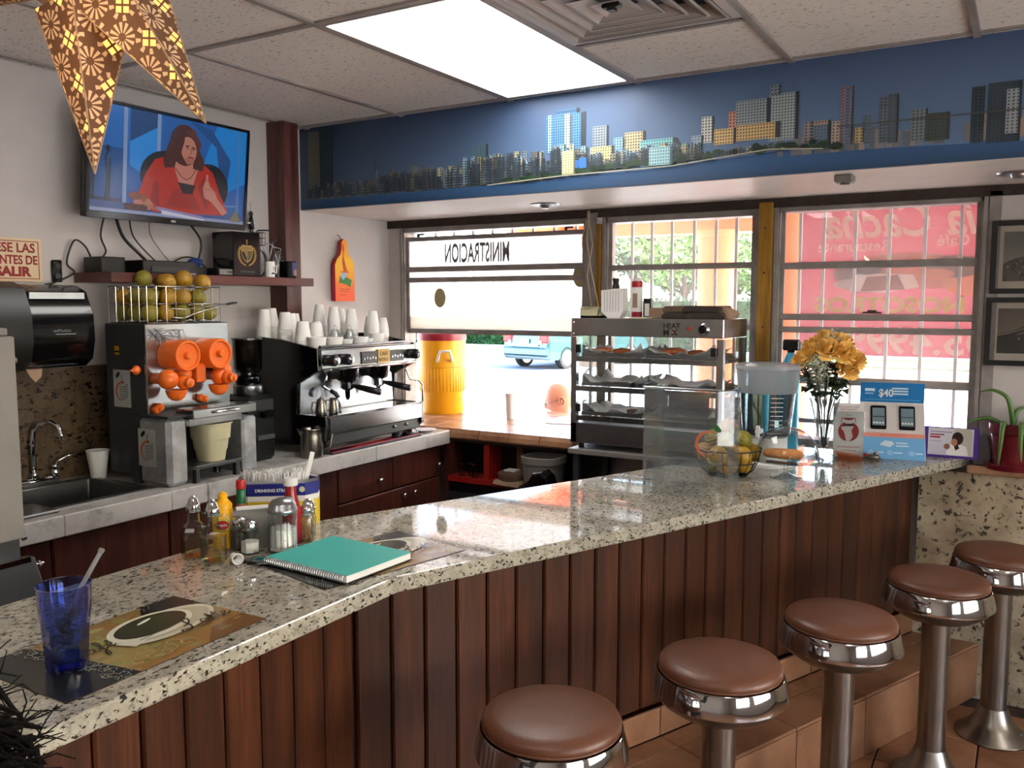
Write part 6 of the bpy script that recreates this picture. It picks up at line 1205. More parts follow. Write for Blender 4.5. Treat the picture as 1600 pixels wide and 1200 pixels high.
# trays, papers, pastries (things resting inside)
def tray(x0,x1,z,l):
    t_=MB().box(x0,3.83,z,x1,4.13,z+.004).box(x0,3.83,z,x1,3.834,z+.018).box(x0,4.126,z,x1,4.13,z+.018).box(x0,3.83,z,x0+.004,4.13,z+.018).box(x1-.004,3.83,z,x1,4.13,z+.018).build('tray','steel'); tag(t_,l,'tray')
def paper_(x0,x1,z,seed,l):
    r=random.Random(seed); n=9; vs=[];fs=[]
    for i in range(n):
        for j in range(n):
            e=.035*(max(0,abs(i-4)-2.6)/1.4)**1.5*r.uniform(.3,1.4) + .03*(max(0,abs(j-4)-2.6)/1.4)*r.uniform(0,1)
            vs.append((x0+(x1-x0)*i/(n-1)+r.uniform(-.005,.005),3.835+.28*j/(n-1)+r.uniform(-.004,.004),z+e+r.uniform(0,.004)))
    for i in range(n-1):
        for j in range(n-1): q=i*n+j; fs.append((q,q+n,q+n+1,q+1))
    o=MB().add(vs,fs).build('paper_liner','paper',None,30); o.modifiers.new('t','SOLIDIFY').thickness=.0008; tag(o,l,'paper')
for zz,nm in ((1.03+.427,'top'),(1.03+.282,'middle'),(1.03+.137,'bottom')):
    tray(-1.88,-1.56,zz,'left metal tray on the %s shelf of the food warmer'%nm); tray(-1.545,-1.205,zz,'right metal tray on the %s shelf of the food warmer'%nm)
    paper_(-1.87,-1.57,zz+.006,int(zz*100),'white paper liner in the left tray on the %s warmer shelf'%nm); paper_(-1.535,-1.215,zz+.006,int(zz*100)+1,'white paper liner in the right tray on the %s warmer shelf'%nm)
def pastry(x,y,z,s,l,seed,mat='pastry'):
    r=random.Random(seed); m=MB(); m.sph((0,0,0),(.045*s,.026*s,.014*s),18,9); 
    m.v=[(a_*(1+r.uniform(-.06,.06)),b_*(1+r.uniform(-.08,.08)),c_*(1+r.uniform(-.12,.2))) for a_,b_,c_ in m.v]
    for q in range(5): m.cyl((-.03*s+.015*s*q,-.018*s,.008*s),(-.025*s+.015*s*q,.018*s,.009*s),.003*s,n=6)
    o=m.build('pastry',mat,None,True); o.location=(x,y,z+.018*s); o.rotation_euler=(0,0,r.uniform(-.4,.4)); tag(o,l,'pastry')
Zt=1.03+.434
pastry(-1.79,3.88,Zt,1.1,'golden pastry at the left end of the top warmer shelf',1); pastry(-1.70,3.90,Zt,1.0,'second golden pastry from the left on the top warmer shelf',2); pastry(-1.43,3.89,Zt,1.3,'large golden pastry on the right tray of the top warmer shelf',3); pastry(-1.33,3.93,Zt,1.0,'small golden pastry at the right of the top warmer shelf',4)
pastry(-1.62,3.87,1.03+.146,.9,'dark browned pastry on the bottom warmer shelf',5,'brown_paper'); pastry(-1.57,3.92,1.03+.146,.8,'second dark browned pastry on the bottom warmer shelf',6,'brown_paper')
# stand below the warmer
ws=T('warmer_stand','dark metal stand with a pale worktop under the food warmer','stand',(-1.93,3.78,0)); MB().box(0,0,.975,.80,.42,1.001,ch=.003).build('worktop','panel_grey',ws); 
for x in (.02,.75):
    for y in (.02,.36): MB().box(x,y,0,x+.03,y+.03,.975).build('leg','dark_grey',ws)
MB().box(.0,.02,.52,.80,.40,.54).build('lower_shelf','dark_grey',ws); 
bx_=T('cardboard_carton','small dark carton on the lower shelf of the warmer stand','box',(-1.62,3.9,.54)); MB().box(0,0,0,.22,.2,.28,ch=.003).build('carton','brown_paper',bx_)
# things on top of the warmer (z=1.642)
ZW=1.6425
m=MB(); prof=[(-.07,0),(.05,0),(.075,.04),(.085,.10),(.075,.155),(-.085,.145),(-.08,.05)]
t_=T('receipt_stack','bundle of white receipts and papers standing on the warmer','papers',(-1.755,3.93,ZW)); MB().prism([(-.055,.03),(-.02,0),(.04,0),(.06,.035),(.058,.145),(-.058,.135)],-.03,.03,frameM((0,0,0),(1,0,0),(0,0,1))).build('papers','paper',t_); m=MB()
for k in range(6): m.box(-.04+k*.015,-.0305,.03,-.038+k*.015,-.030,.13)
m.build('printed_lines','lettering_grey',t_)
t_=T('paper_box','open shallow tan box at the left end on top of the warmer','box',(-1.875,3.95,ZW)); MB().box(-.05,-.05,0,.05,.05,.01).box(-.05,-.05,0,.05,-.046,.04).box(-.05,.046,0,.05,.05,.055).box(-.05,-.05,0,-.046,.05,.055).box(.046,-.05,0,.05,.05,.055).build('box_shell','cream_plastic',t_)
t_=T('black_cap_bottle','bottle with a black grip cap behind the receipts','bottle',(-1.80,4.05,ZW)); MB().lathe([(0,0),(.025,0),(.025,.12),(.012,.145)],18).build('bottle','paper',t_,40); MB().lathe([(.02,.145),(.018,.165),(.014,.17),(.018,.19),(.017,.197),(0,.198)],18).build('cap','black_plastic',t_,40)
t_=T('spray_can','white and red bottle with a red collar on the warmer','bottle',(-1.66,3.99,ZW)); MB().lathe([(0,0),(.026,0),(.027,.01),(.027,.03)],22).build('foot','red_lid',t_,40); MB().lathe([(.027,.03),(.027,.145),(.025,.15)],22).build('body','white_plastic',t_,40); MB().lathe([(.0275,.15),(.0275,.178),(.022,.18)],22).build('red_collar','red_cap',t_,40); MB().lathe([(.024,.18),(.020,.193),(.012,.20),(0,.20)],22).build('cap','white_plastic',t_,40)
MB().box(-.012,-.0285,.05,.012,-.027,.12).build('label','tan_paper',t_)
t_=T('small_dark_box','narrow black and white box right of the red collared bottle','box',(-1.605,4.0,ZW)); MB().box(-.02,-.015,0,.02,.015,.095,ch=.002).build('box_shell','black_plastic',t_); MB().box(-.012,-.016,.01,.012,-.0152,.07).build('label','paper',t_)
t_=T('paper_pad','pale low pad of paper lying on the warmer','papers',(-1.53,4.03,ZW)); MB().box(-.06,-.06,0,.07,.06,.05,ch=.004).build('pad','tan_paper',t_)
t_=T('order_slips','thin loose tan slips at the front edge of the warmer top','papers',(-1.60,3.86,ZW)); MB().box(-.07,-.04,0,.06,.04,.003).box(-.03,-.035,.003,.08,.045,.006).build('slips','cream_plastic',t_)
def bagstack(x,y,w_,l,mats,seed):
    r=random.Random(seed)
    for k,mt in enumerate(mats):
        hh=.03; o=MB(); L=w_; pts=[(-L/2,0),(L/2,0),(L/2+.008,hh*.5),(L/2-.004,hh),(-L/2+.01,hh*.95),(-L/2-.006,hh*.5)]
        o.prism(pts,-.09,.09,frameM((0,0,0),(1,0,0),(0,0,1))); o=o.build('paper_bag_pile',mt,bevel=.004); o.location=(x+r.uniform(-.006,.006),y,ZW+k*.0305); o.rotation_euler=(0,0,r.uniform(-.05,.05)); tag(o,'%s pile of flattened paper bags %s'%(('lower','upper')[k],l),'paper bags')
bagstack(-1.42,3.98,.14,'left of the darker pile on the warmer',['dark_paper','tan_paper'] if 0 else ['dark_paper','brown_paper'],1); bagstack(-1.29,3.96,.17,'in the darker stack on the warmer',['dark_paper','dark_paper'],2)
t_=T('brown_paper_bags','crumpled tan paper bag ends sticking out right on the warmer','paper bags',(-1.195,3.96,ZW)); MB().add([(-.04,-.06,0),(.03,-.05,.0),(.055,0,.03),(.03,.06,.0),(-.04,.06,0),(-.04,-.06,.055),(.0,-.04,.058),(.035,0,.04),(.0,.05,.05),(-.04,.06,.05)],[(0,1,6,5),(1,2,7,6),(2,3,8,7),(3,4,9,8),(5,6,7,8,9),(4,3,2,1,0),(0,5,9,4)]).build('bag_ends','tan_paper',t_,bevel=.003)
# ================================================================= BELOW THE SILL
NI=T('red_shelf_unit','dark cabinet with red painted shelf and divider under the tiled sill','shelf unit',(-2.82,3.99,0)); MB().box(0,.18,.10,.92,.235,.925).build('back_board','black_plastic',NI); MB().box(0,.03,.70,.49,.18,.73).build('red_shelf','red_paint',NI); MB().box(.23,.05,.73,.265,.18,.925).build('red_divider','red_paint',NI); MB().box(-.02,.02,.1,.0,.235,.925).build('side','cabinet_wood',NI)
MB().box(.0,.04,.12,.49,.18,.695).build('lower_cabinet','black_plastic',NI); MB().box(.0,.03,.60,.48,.04,.64).box(.0,.03,.40,.48,.04,.44).build('drawer_rail','dark_grey',NI); MB().box(.38,.16,.73,.42,.18,.925).build('brace','tan_kerb',NI)
js=MB().lathe([(0,0),(.018,0),(.019,.004),(.0175,.075),(.019,.08),(.019,.095),(0,.1)],16).build('glass_shaker_jar','glass',None,40); 
for i,(x,y,l) in enumerate(((-2.745,4.05,'left'),(-2.70,4.08,'middle'),(-2.655,4.05,'right'))):
    t_=T('small_jar','%s of three small chrome topped jars on the red shelf'%l,'jar',(x,y,.731),group='three jars on the red shelf'); MB().lathe([(0,0),(.018,0),(.019,.004),(.0175,.07)],16).build('jar_body','glass',t_,40); MB().lathe([(.0185,.068),(.0185,.08),(.01,.088),(0,.09)],16).build('jar_lid','chrome',t_,40)
bpy.data.objects.remove(js)
t_=T('round_tin','low brown round tin with a pale lid on the red shelf','tin',(-2.43,4.08,.731)); MB().lathe([(0,0),(.065,0),(.08,.03),(.078,.045),(.06,.055)],26).build('tin','brown_paper',t_,40); MB().box(-.035,-.03,.055,.035,.03,.062).build('label','paper',t_)
cl_=MB(); r=random.Random(2); vs=[];fs=[]; n=9
for i in range(n):
    for j in range(6): vs.append((-2.50+.28*i/(n-1),3.985+.03*j if j<4 else 4.06+.02*(j-3),.733+r.uniform(0,.012)-(0.02 if j==0 else 0)))
for i in range(n-1):
    for j in range(5): q=i*6+j; fs.append((q,q+6,q+7,q+1))
tag(cl_.add(vs,fs).build('crumpled_cloth','tan_paper',None,True),'crumpled pale cloth hanging over the edge of the red shelf','cloth')
t_=T('plastic_bucket','grey rimmed plastic bucket behind the black bag','bucket',(-2.20,4.03,.60)); MB().lathe([(0,0),(.085,0),(.105,.26),(.113,.265),(.113,.30),(.105,.302),(.10,.27),(.08,.01),(0,.008)],30,cap=False,sq=3).build('bucket','panel_grey',t_,40)
MB().box(-2.42,3.88,.58,-2.0,4.12,.60).build('bin_stand','dark_grey')
tag(bpy.data.objects['bin_stand'],'dark ledge holding the bucket and black bag','ledge')
bp_=MB().prism([(-.10,0),(.11,0),(.12,.07),(.07,.13),(.05,.18),(.02,.20),(-.03,.19),(-.06,.15),(-.12,.12),(-.115,.05)],-.05,.05,frameM((0,0,0),(1,0,0),(0,0,1))).build('black_bag','bag_black',bevel=.015); bp_.location=(-2.14,3.90,.60); bp_.scale=(1.1,1,1.25); tag(bp_,'shiny black plastic bag in front of the bucket','bag')
tb=T('steel_prep_tray','steel edged tray on the floor side of the bar below the black bag','tray',(-2.33,3.62,.60)); MB().box(0,0,0,.50,.24,.02,ch=.004).build('tray_body','steel',tb); MB().box(.02,.02,-.6,.06,.06,0).box(.44,.02,-.6,.48,.06,0).box(.02,.18,-.6,.06,.22,0).box(.44,.18,-.6,.48,.22,0).build('legs','dark_grey',tb)
# ================================================================= THINGS ON THE SILL / OUTSIDE
WC=T('drink_cooler','big yellow ribbed drink cooler with a dark red lid on the sill','drink cooler',(-3.285,4.62,1.0)); MB().lathe([(0,0),(.135,0),(.14,.01),(.143,.13),(.147,.135),(.150,.30),(.155,.305),(.157,.475),(.15,.48)],40).build('body','yellow_cooler',WC,40)
m=MB()
for k in range(44): a=2*PI*k/44; m.cyl((.1475*math.cos(a),.1475*math.sin(a),.145),(.1490*math.cos(a),.1490*math.sin(a),.295),.0025,n=6)
m.build('ribs','yellow_cooler',WC,True); MB().lathe([(.160,.475),(.162,.485),(.160,.52),(.14,.53),(.0,.532)],40).build('lid','red_lid',WC,40); MB().tube([(-.07,0,.53),(-.06,0,.555),(.06,0,.555),(.07,0,.53)],.008,8).build('lid_grip','red_lid',WC,True)
for s in (1,-1):
    M=Matrix.Rotation(-.85 if s>0 else PI-.85,4,'Z'); 
    MB().tube([M@Vector(q) for q in ((.155,-.045,.345),(.185,-.045,.36),(.19,-.03,.41),(.19,.03,.41),(.185,.045,.36),(.155,.045,.345))],.010,8).build('carry_handle','white_plastic',WC,True)
uc=MB().lathe([(0,0),(.024,0),(.033,.148),(.035,.148),(.035,.152),(.032,.152)],22,cap=False).lathe([(.036,.152),(.036,.158),(.02,.165),(0,.165)],22).build('takeaway_cup','foam',None,40); uc.location=(-2.735,4.575,1.0); tag(uc,'tall white lidded cup standing on the tiled sill','cup')
np_=MB().box(0,0,0,.22,.3,.002).build('paper_sheet','paper'); np_.location=(-2.45,4.5,1.0005); np_.rotation_euler=(0,0,.2); tag(np_,'white paper sheet lying on the sill near the man','paper')
# ---------------------------------------------------------------- exterior ground and canopy
S('floor_outside' if 0 else 'ground',MB().box(-70,4.37,-.12,70,14.5,-.05),'concrete')
S('parking_lot',MB().box(-70,14.5,-.12,70,28.5,-.052),'concrete'); S('shadowed_bay',MB().box(-18.5,17.5,-.06,-9.6,24.5,-.046),'shadow_asphalt')  # the car's bluish shadow is put into this ground patch's colour
S('ground',MB().box(3.13,-60,-.12,70,4.36,-.05).box(-70,-60,-.12,-3.6,4.36,-.05).box(-3.6,-60,-.12,3.13,-3.6,-.05),'concrete')
tag(MB().box(3.13,-3.6,2.35,6.5,4.36,2.45).build('sun_block_slab','canopy_white'),'added white slab blocking the sun outside the side windows','sun_block')  # unseen slab added to keep direct sun out of the side windows
S('kerb',MB().box(-70,28.5,-.12,70,28.9,.06),'concrete'); S('lawn',MB().box(-70,28.9,-.12,70,90,.03),'lawn'); S('walkway',MB().box(-8,21.5,-.06,14,24.9,-.04),'tan_kerb'); S('grass_strip',MB().box(-7.6,24.9,-.06,14,28.4,-.02),'lawn')
CN=T('entrance_canopy','white roofed canopy with orange edge beams outside the windows','canopy',(-4.45,4.4,2.4)); MB().box(0,0,.20,9,4.2,.28).build('roof','canopy_white',CN); MB().box(0,4.0,.0,9,4.2,.13).build('edge_beam','orange_canopy',CN); MB().box(0,0,.0,.15,4.2,.13).build('edge_beam','orange_canopy',CN); MB().box(.0,3.9,-.03,.3,4.2,.20).build('corner_block','orange_canopy',CN)
def col_(x,y,r,l): 
    t_=T('orange_column',l,'column',(x,y,-.05)); MB().lathe([(r,0),(r,2.42)],40).build('shaft','orange_canopy',t_,40); MB().lathe([(r*1.25,0),(r*1.25,.12),(r*1.05,.16)],40).build('plinth','orange_canopy',t_,40); MB().lathe([(r*1.05,2.38),(r*1.2,2.42),(r*1.2,2.45)],40).build('capital','orange_canopy',t_,40)
col_(-2.60,8.2,.175,'round orange column seen through the middle window'); col_(-1.40,6.0,.13,'round orange column left of the red banner'); 
# red banner seen from behind
BN=T('red_banner','red restaurant banner hung outside the third window, seen mirrored','banner',(-1.15,5.20,1.42)); bw_,bh_=1.9,.92
p=Print(.0006); p.rect(0,0,bw_,bh_,'6c2430'); p.layer(); 
for cx,cy,rx,ry,c in ((.36,.42,.16,.07,'8a4a44'),(.28,.46,.10,.05,'5c2a2c'),(.66,.45,.20,.08,'b05a40'),(.55,.53,.22,.04,'a0624a'),(.90,.40,.16,.07,'c87a50'),(.80,.49,.14,.06,'6a4a38'),(.30,.40,.12,.03,'b09090')): p.ell(cx,cy,rx,ry,c,22)
p.layer(); p.poly([(.27,.36),(.31,.46),(.60,.45),(.63,.38),(.45,.35)],'d8c0b8'); p.layer(); p.poly([(.33,.36),(.36,.44),(.52,.45),(.56,.37)],'8a2e22'); p.ell(.36,.48,.09,.028,'4a2020',20); p.ell(.70,.45,.10,.03,'c0603a',18)
p.build('vinyl','banner',BN).matrix_local=frameM((0,0,0),(1,0,0),(0,0,1)); MB().box(0,.0065,0,bw_,.008,bh_).build('vinyl_back',attrmat('banner_back',.6) if 0 else 'banner_red',BN) if 0 else None
m_,N_,o_=newmat('banner_text'); d1=nd(N_,'ShaderNodeBsdfDiffuse'); d1.inputs[0].default_value=lin('d2b0a0'); d2=nd(N_,'ShaderNodeBsdfTranslucent'); d2.inputs[0].default_value=lin('d2b0a0'); ms=nd(N_,'ShaderNodeMixShader'); ms.inputs[0].default_value=.6; N_.links.new(d1.outputs[0],ms.inputs[1]); N_.links.new(d2.outputs[0],ms.inputs[2]); N_.links.new(ms.outputs[0],o_.inputs[0])
m_,N_,o_=newmat('banner_gold'); d1=nd(N_,'ShaderNodeBsdfDiffuse'); d1.inputs[0].default_value=lin('b89a38'); d2=nd(N_,'ShaderNodeBsdfTranslucent'); d2.inputs[0].default_value=lin('b89a38'); ms=nd(N_,'ShaderNodeMixShader'); ms.inputs[0].default_value=.6; N_.links.new(d1.outputs[0],ms.inputs[1]); N_.links.new(d2.outputs[0],ms.inputs[2]); N_.links.new(ms.outputs[0],o_.inputs[0])
def btx(s,x,z,size,mat='banner_text',b=.003,sx=1,sh=0): text('lettering',s,size,mat,BN,frameM((x,-.006,z),(1,0,0),(0,0,1)),.001,b,-sx,sh)
btx('Tía Cacha',1.04,.66,.26,b=.004,sx=.86,sh=.3); btx('Café',.865,.60,.085,b=.001); btx('Restaurante',.475,.585,.085,b=.001,sx=.92); btx('en NOSOTROS',1.04,.245,.115,'banner_gold',.004,1.25); btx('305.4999',1.09,.02,.20,b=.004,sx=1.12)
MB().tube([(0,.01,bh_+.25),(0,.01,bh_),(bw_,.01,bh_),(bw_,.01,bh_+.25)],.006,6).build('hanging_rope','rope',BN)
# security: hedge, trees, car, building
hg=MB().box(-60,28.95,0,0,30.4,1.75); hg.sph((-3,29.7,.8),(3.2,.8,.9),14,8); r=random.Random(9)
for i in range(9000):
    x=r.uniform(-22,-8); z=r.uniform(0,1.85); y=28.95-r.uniform(0,.12); s=r.uniform(.05,.11); a=r.uniform(0,3.1); hg.add([(x-s*math.cos(a),y,z-s*math.sin(a)),(x+s*.5*math.sin(a),y-.08,z),(x+s*math.cos(a),y,z+s*math.sin(a)),(x-s*.5*math.sin(a),y+.02,z+.03)],[(0,1,2,3)])
tag(hg.build('clipped_hedge','hedge_green'),'long clipped green hedge behind the parked car','hedge',kind='stuff')
def tree(x,y,h,l,seed,mat='leaf_green',rw=1.6,n=2600,size=.16):
    t_=T('street_tree',l,'tree',(x,y,0)); r=random.Random(seed); MB().tube([(0,0,0),(.1,0,h*.3),(0,.1,h*.6)],lambda t:.16*(1-.5*t),8).tube([(.05,0,h*.35),(.6,.1,h*.62)],.06,6).tube([(.05,0,h*.4),(-.6,.1,h*.66)],.06,6).build('trunk','bark',t_,True)
    m=MB(); bl_=[(r.uniform(-rw,rw)*.7,r.uniform(-rw,rw)*.5,h*r.uniform(.5,.9),rw*r.uniform(.4,.6),rw*.5,h*r.uniform(.12,.2)) for k in range(8)]; leafcloud(m,bl_,n,size,seed); m.build('foliage',mat,t_)
tree(-17.5,33,4.6,'bushy green tree seen through the left window at its right side',1,rw=2.4); tree(-14.3,34,5.6,'tall green tree at the left of the middle window',2,rw=2.4); tree(-11.8,33,4.9,'green tree in the centre of the middle window',3,'leaf_pale',2.0); tree(-9.2,35,4.6,'pale tree just left of the orange column',4,'leaf_pale',2.0); tree(-6.3,36,4.4,'pale tree right of the orange column',5,'leaf_pale',2.0); tree(-20.8,35,4.4,'lower tree behind the lettering of the left window',6,rw=2.0)
tree(-11,45,4.2,'distant low trees behind the middle window',7,'leaf_green',5.0,3000,.25)
bd_=T('far_building','pale low building beyond the parking lot on the left','building',(-46,36,0)); MB().box(0,0,0,22,8,3.6).build('wall','ext_white',bd_); MB().box(-.3,-.3,3.6,22.3,8.3,3.9).build('roof','canopy_white',bd_)
for k in range(5): wq=MB().box(1.5+k*4,-.05,1,3.5+k*4,.0,2.4).build('window','alu_weathered',bd_); MB().box(1.6+k*4,-.07,1.1,3.4+k*4,-.05,2.3).build('pane','car_window',wq)
# parked car, rear toward the shop
CR=T('parked_car','teal saloon car parked with its rear toward the shop','car',(-11.45,19.9,-.046),math.radians(76))
# local: +x forward, y left ; rear at x=0
ln=4.4; hw=.84
prof=[(0,.32),(.0,.62),(.05,.95),(.35,1.02),(.75,1.05),(1.25,1.36),(1.9,1.42),(2.55,1.38),(3.15,1.0),(4.1,.85),(4.38,.62),(4.4,.32)]
m=MB(); M=frameM((0,0,0),(1,0,0),(0,0,1)); nn=len(prof)
vs=[];fs=[]
for y,k in ((-hw,.0),(-hw*.93,1),(hw*.93,1),(hw,0)):
    for x,z in prof: 
        zz=z if k else (z if z<1.03 else 1.0); yy=y*(1-.18*max(0,zz-1.0)/.4); vs.append((x+(0 if k else (.06 if x<2 else -.06)),yy,zz-(0 if k else .03)))
for s_ in range(3):
    for i in range(nn-1): q=s_*nn+i; fs.append((q,q+1,q+nn+1,q+nn))
fs.append(tuple(range(nn))); fs.append(tuple(3*nn+i for i in range(nn))[::-1]); m.add(vs,fs); m.box(.1,-hw*.98,.25,4.3,hw*.98,.34); m.build('body','teal_car',CR,35)
MB().add([(.80,-.62,1.07),(.80,.62,1.07),(1.22,.54,1.35),(1.22,-.54,1.35)],[(0,3,2,1)]).build('rear_window','car_window',CR)
for s_ in (-1,1): MB().add([(1.0,s_*.815,1.02),(3.0,s_*.815,1.02),(2.5,s_*.70,1.34),(1.45,s_*.70,1.35)],[(0,1,2,3)]).build('side_window','car_window',CR)
for s_ in (-1,1):
    MB().box(-.02,s_*.82 if s_<0 else .50,.70,.10,s_*.50 if s_<0 else .82,.92,ch=.03).build('tail_light','tail_red',CR); MB().box(-.025,-.60 if s_<0 else .52,.66,.06,-.52 if s_<0 else .60,.76).build('reversing_light','white_plastic',CR)
    for x in (.75,3.5):
        M=Matrix.Translation((x,s_*(hw-.10),.30))@Matrix.Rotation(PI/2,4,'X'); w_=MB().lathe([(.22,-.10),(.29,-.10),(.31,-.07),(.31,.07),(.29,.10),(.22,.10)],26,M).build('wheel','tyre',CR,40); MB().lathe([(.21,-.105),(.05,-.09),(.05,.09),(.21,.105)],22,M).build('hubcap','steel',w_,40)
MB().box(-.05,-hw*.98,.34,.12,hw*.98,.58,ch=.05).build('bumper','teal_car',CR); MB().box(-.03,-.16,.68,-.01,.16,.80,ch=.01).build('number_plate','white_plastic',CR); MB().box(-.03,-.5,.62,-.0,.5,.66).build('trim_strip','steel',CR)
# ---------------------------------------------------------------- people
def head(parent,r,hairm=None,skin='skin_pale',glasses=False,beard=False):
    """head about .23 m tall centred at the origin, facing -y"""
    m=MB(); m.sph((0,0,0),(1,1,1),28,20); out=[]
    for x,y,z in m.v:
        X_=x*.076; Y_=y*.097; Z_=z*.118
        if z<-.2: X_*=1-.28*(-z-.2); Y_*=(1-.10*(-z-.2)) if y<0 else (1-.45*(-z-.2))
        if y<0: 
            nx=math.exp(-(x/.16)**2); nz=math.exp(-((z+.12)/.16)**2); Y_-=.024*nx*nz                      # nose
            Y_-=.008*math.exp(-(x/.3)**2)*math.exp(-((z+.72)/.14)**2)                                  # chin
            for s_ in (-1,1): Y_+=.011*math.exp(-((x-s_*.38)/.17)**2)*math.exp(-((z-.05)/.11)**2)      # eye sockets
            Y_-=.006*math.exp(-((z-.24)/.10)**2)*math.exp(-(x/.6)**2)
            Y_+=.004*math.exp(-(x/.3)**2)*math.exp(-((z+.42)/.05)**2)
        out.append((X_,Y_,Z_))
    m.v=out; h_=m.build('head',skin,parent,True)
    for s_ in (-1,1):
        MB().sph((s_*.030,-.078,.008),.0115,10,8).build('eye','white_plastic',h_,True); MB().sph((s_*.030,-.088,.008),.0045,8,6).build('pupil','black_plastic',h_,True)
        MB().torus((s_*.078,.008,-.005),.020,.006,14,6,Matrix.Rotation(PI/2,4,'Y')@Matrix.Diagonal((1.4,1,1,1))).sph((s_*.075,.008,-.005),(.006,.014,.022),8,6).build('ear',skin,h_,True)
    MB().tube([(-.024,-.091,-.052),(-.01,-.098,-.050),(0,-.099,-.051),(.01,-.098,-.050),(.024,-.091,-.052)],.0035,6).build('lips','pink_shirt',h_,True)
    if glasses:
        g=MB(); 
        for s_ in (-1,1): g.torus((s_*.030,-.105,.008),.022,.0016,16,5,Matrix.Rotation(PI/2,4,'X')); g.tube([(s_*.052,-.103,.01),(s_*.077,-.06,.012),(s_*.082,.01,.010)],.0016,5)
        g.tube([(-.008,-.106,.01),(.008,-.106,.01)],.0016,5); g.build('glasses','dark_grey',h_)
    return h_
def skinbody(name,verts,edges,radii,mat,parent,root=0):
    me=bpy.data.meshes.new(name); me.from_pydata(verts,edges,[]); o=bpy.data.objects.new(name,me); COL.objects.link(o); o.parent=parent; me.materials.append(MATS[mat])
    sk_=o.modifiers.new('skin','SKIN'); sk_.use_smooth_shade=True
    for i,rr_ in enumerate(radii): d_=me.skin_vertices[0].data[i]; d_.radius=rr_ if hasattr(rr_,'__len__') else (rr_,rr_); d_.use_root=(i==root)
    s_=o.modifiers.new('sub','SUBSURF'); s_.levels=1; s_.render_levels=2; return o
# seated bald man outside, leaning on the sill
MN=T('person','bald man with glasses in a pale red shirt sitting outside by the window','person',(-2.775,5.32,0),0)
hd_=T('tmp_','x','x'); bpy.data.objects.remove(hd_)
h_=head(MN,1,glasses=True); h_.location=(0,-.02,1.045); h_.rotation_euler=(.35,0,math.radians(-58))
skinbody('body',[(0,0,.42),(0,0,.62),(0,.0,.80),(0,0,.88),(0,.0,.98),(-.17,0,.83),(-.24,-.08,.60),(-.12,-.26,.56),(.17,0,.83),(.24,-.08,.60),(.12,-.26,.56),(-.1,-.05,.42),(-.12,-.42,.44),(-.12,-.44,0.02),(.1,-.05,.42),(.12,-.42,.44),(.12,-.44,.02),(-.12,-.55,.0),(.12,-.55,.0)],
 [(0,1),(1,2),(2,3),(3,4),(2,5),(5,6),(6,7),(2,8),(8,9),(9,10),(0,11),(11,12),(12,13),(0,14),(14,15),(15,16),(13,17),(16,18)],[(.17,.12),(.16,.12),(.17,.11),.06,.055,.06,.048,.035,.06,.048,.035,.09,.07,.05,.09,.07,.05,.035,.035],'pink_shirt',MN)
bn=T('outdoor_bench','low bench outside the window under the seated man','bench',(-2.775,5.40,-.05)); MB().box(-.5,-.18,.33,.5,.22,.37,ch=.005).build('seat','bark',bn)
for x in (-.45,.41):
    for y in (-.15,.15): MB().box(x,y,0,x+.04,y+.04,.33).build('leg','dark_grey',bn)
# dark haired customer whose hair just enters the lower left corner
PR=T('person','dark haired customer at the bar, only frizzy hair showing in the lower left corner','person',(-.845,.335,.02),0)
h_=head(PR,1,skin='skin'); h_.location=(0,0,1.215); h_.rotation_euler=(0,0,math.radians(-115))
m=MB(); m.sph((0,.012,.03),(.094,.112,.118),22,14); m.v=[v for v in m.v]
hair=m; r=random.Random(21)
for i in range(1100):
    a=r.uniform(0,2*PI); t=math.acos(r.uniform(-.55,1)); dx,dy,dz=math.sin(t)*math.cos(a),math.sin(t)*math.sin(a),math.cos(t)
    if dy<-.55 and dz<.55: continue
    p0=Vector((dx*.09,.012+dy*.108,.03+dz*.113)); pts=[p0]; dd=Vector((dx,dy,dz-.5))
    for k in range(4): dd=(dd+Vector((r.uniform(-.8,.8),r.uniform(-.8,.8),r.uniform(-.9,.5)))).normalized(); pts.append(pts[-1]+dd*.019)
    hair.tube(pts,lambda t:.0016*(1-.6*t),3)
for i in range(500):
    a=r.uniform(0,2*PI); t=math.acos(r.uniform(-.6,1)); dx,dy,dz=math.sin(t)*math.cos(a),math.sin(t)*math.sin(a),math.cos(t)
    if dy<-.5 and dz<.5: continue
    p0=Vector((dx*.09,.012+dy*.108,.03+dz*.113)); hair.tube([p0,p0+Vector((dx,dy,dz))*.02+Vector((r.uniform(-.02,.02),r.uniform(-.02,.02),r.uniform(-.03,.01))),p0+Vector((dx,dy,dz-.6))*.05+Vector((r.uniform(-.02,.02),r.uniform(-.02,.02),-.02))],lambda t:.0055*(1-.6*t),4)
hair.v=[(x,y if y>-.06 or z>.05 else y+.03,z) for x,y,z in hair.v]
hair.build('hair','hair_dark',[c for c in PR.children][0],True)
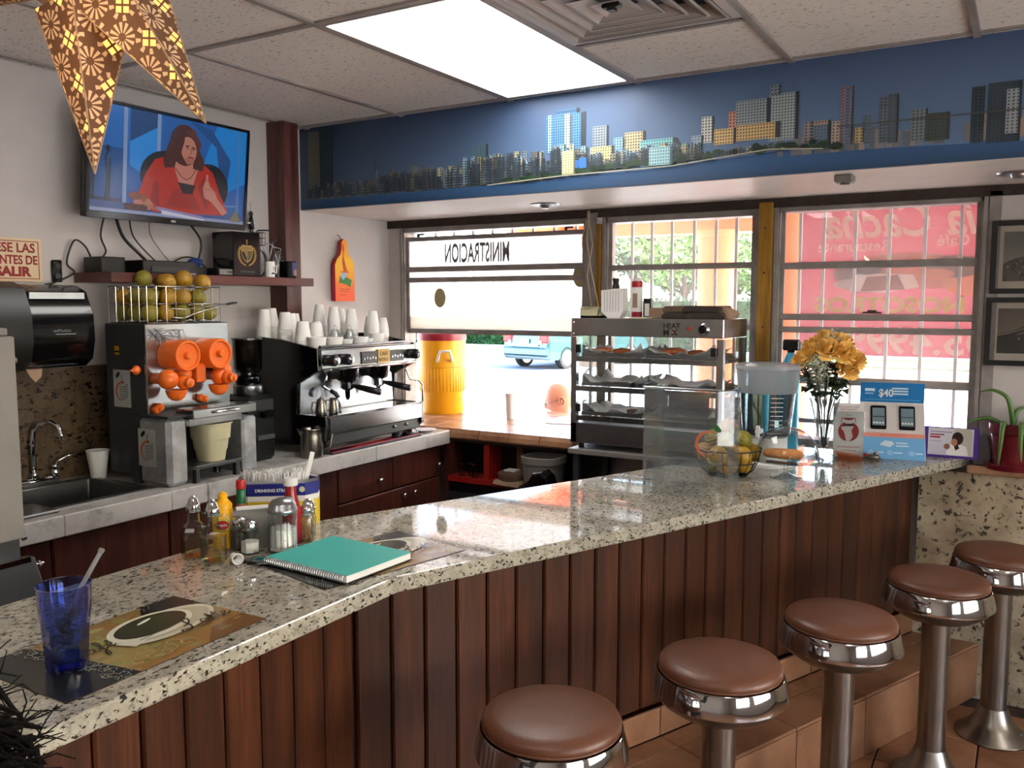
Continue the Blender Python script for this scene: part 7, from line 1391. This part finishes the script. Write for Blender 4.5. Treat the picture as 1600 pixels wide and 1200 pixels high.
skinbody('body',[(0,0,.80),(0,0,.92),(0,0,1.02),(0,0,1.07),(0,0,1.13),(-.17,0,1.03),(-.22,.04,.86),(-.20,.15,.78),(.17,0,1.03),(.22,.04,.86),(.20,.15,.78),(-.09,.05,.78),(-.12,.38,.78),(-.12,.40,.35),(.09,.05,.78),(.12,.38,.78),(.12,.40,.35),(-.12,.5,.33),(.12,.5,.33)],
 [(0,1),(1,2),(2,3),(3,4),(2,5),(5,6),(6,7),(2,8),(8,9),(9,10),(0,11),(11,12),(12,13),(0,14),(14,15),(15,16),(13,17),(16,18)],[(.15,.11),(.14,.10),(.14,.09),.055,.05,.055,.042,.03,.055,.042,.03,.085,.065,.045,.085,.065,.045,.03,.03],'dark_grey',PR).rotation_euler=(0,0,math.radians(65))
# ================================================================= STOOLS
STL=T('bar_stool','x','bar stool',(0,0,0))
MB().lathe([(0,.712),(.155,.712),(.164,.722),(.167,.735),(.160,.748),(.135,.757),(.08,.761),(0,.762)],48,cap=False).build('seat_cushion','leather',STL,60)
MB().torus((0,0,.724),.163,.0035,48,6).build('piping','leather',STL,True)
MB().lathe([(.150,.70),(.166,.718),(.1705,.720),(.1725,.716),(.176,.70),(.184,.668),(.184,.660),(.176,.655)],56,cap=False).build('chrome_ring','chrome',STL,35)
MB().lathe([(.0,.605),(.10,.608),(.13,.615),(.165,.640),(.178,.656),(.15,.70)],56,cap=False).build('seat_pan','dull_chrome',STL,35)
MB().lathe([(.050,.10),(.047,.14),(.047,.606)],32).build('column','dull_chrome',STL,40); MB().lathe([(.0,.0),(.132,.0),(.136,.006),(.132,.012),(.095,.035),(.068,.075),(.054,.112),(.050,.12)],44,cap=False).build('flared_base','dull_chrome',STL,40)
MB().lathe([(.005,0),(.005,.003),(0,.0035)],8,frameM((.10,-.02,.031),(0,1,0),(-.5,0,.7))).build('floor_bolt','chrome',STL)
labs=['brown leather bar stool nearest the camera, cut off by the bottom edge','second brown leather bar stool from the camera, with a dented chrome ring','middle brown leather bar stool of the five','fourth bar stool from the camera, with a shiny creased cushion','farthest bar stool, with its whole flared base showing']
for i,(x,y) in enumerate([(-.928,1.742),(-.68,2.253),(-.459,2.777),(-.232,3.35),(-.048,3.826)]):
    q=STL if i==0 else dup(STL); q.location=(x,y,0); q.rotation_euler=(0,0,rnd.uniform(0,6)); q['label']=labs[i]; q['group']='chrome and leather bar stools along the bar'
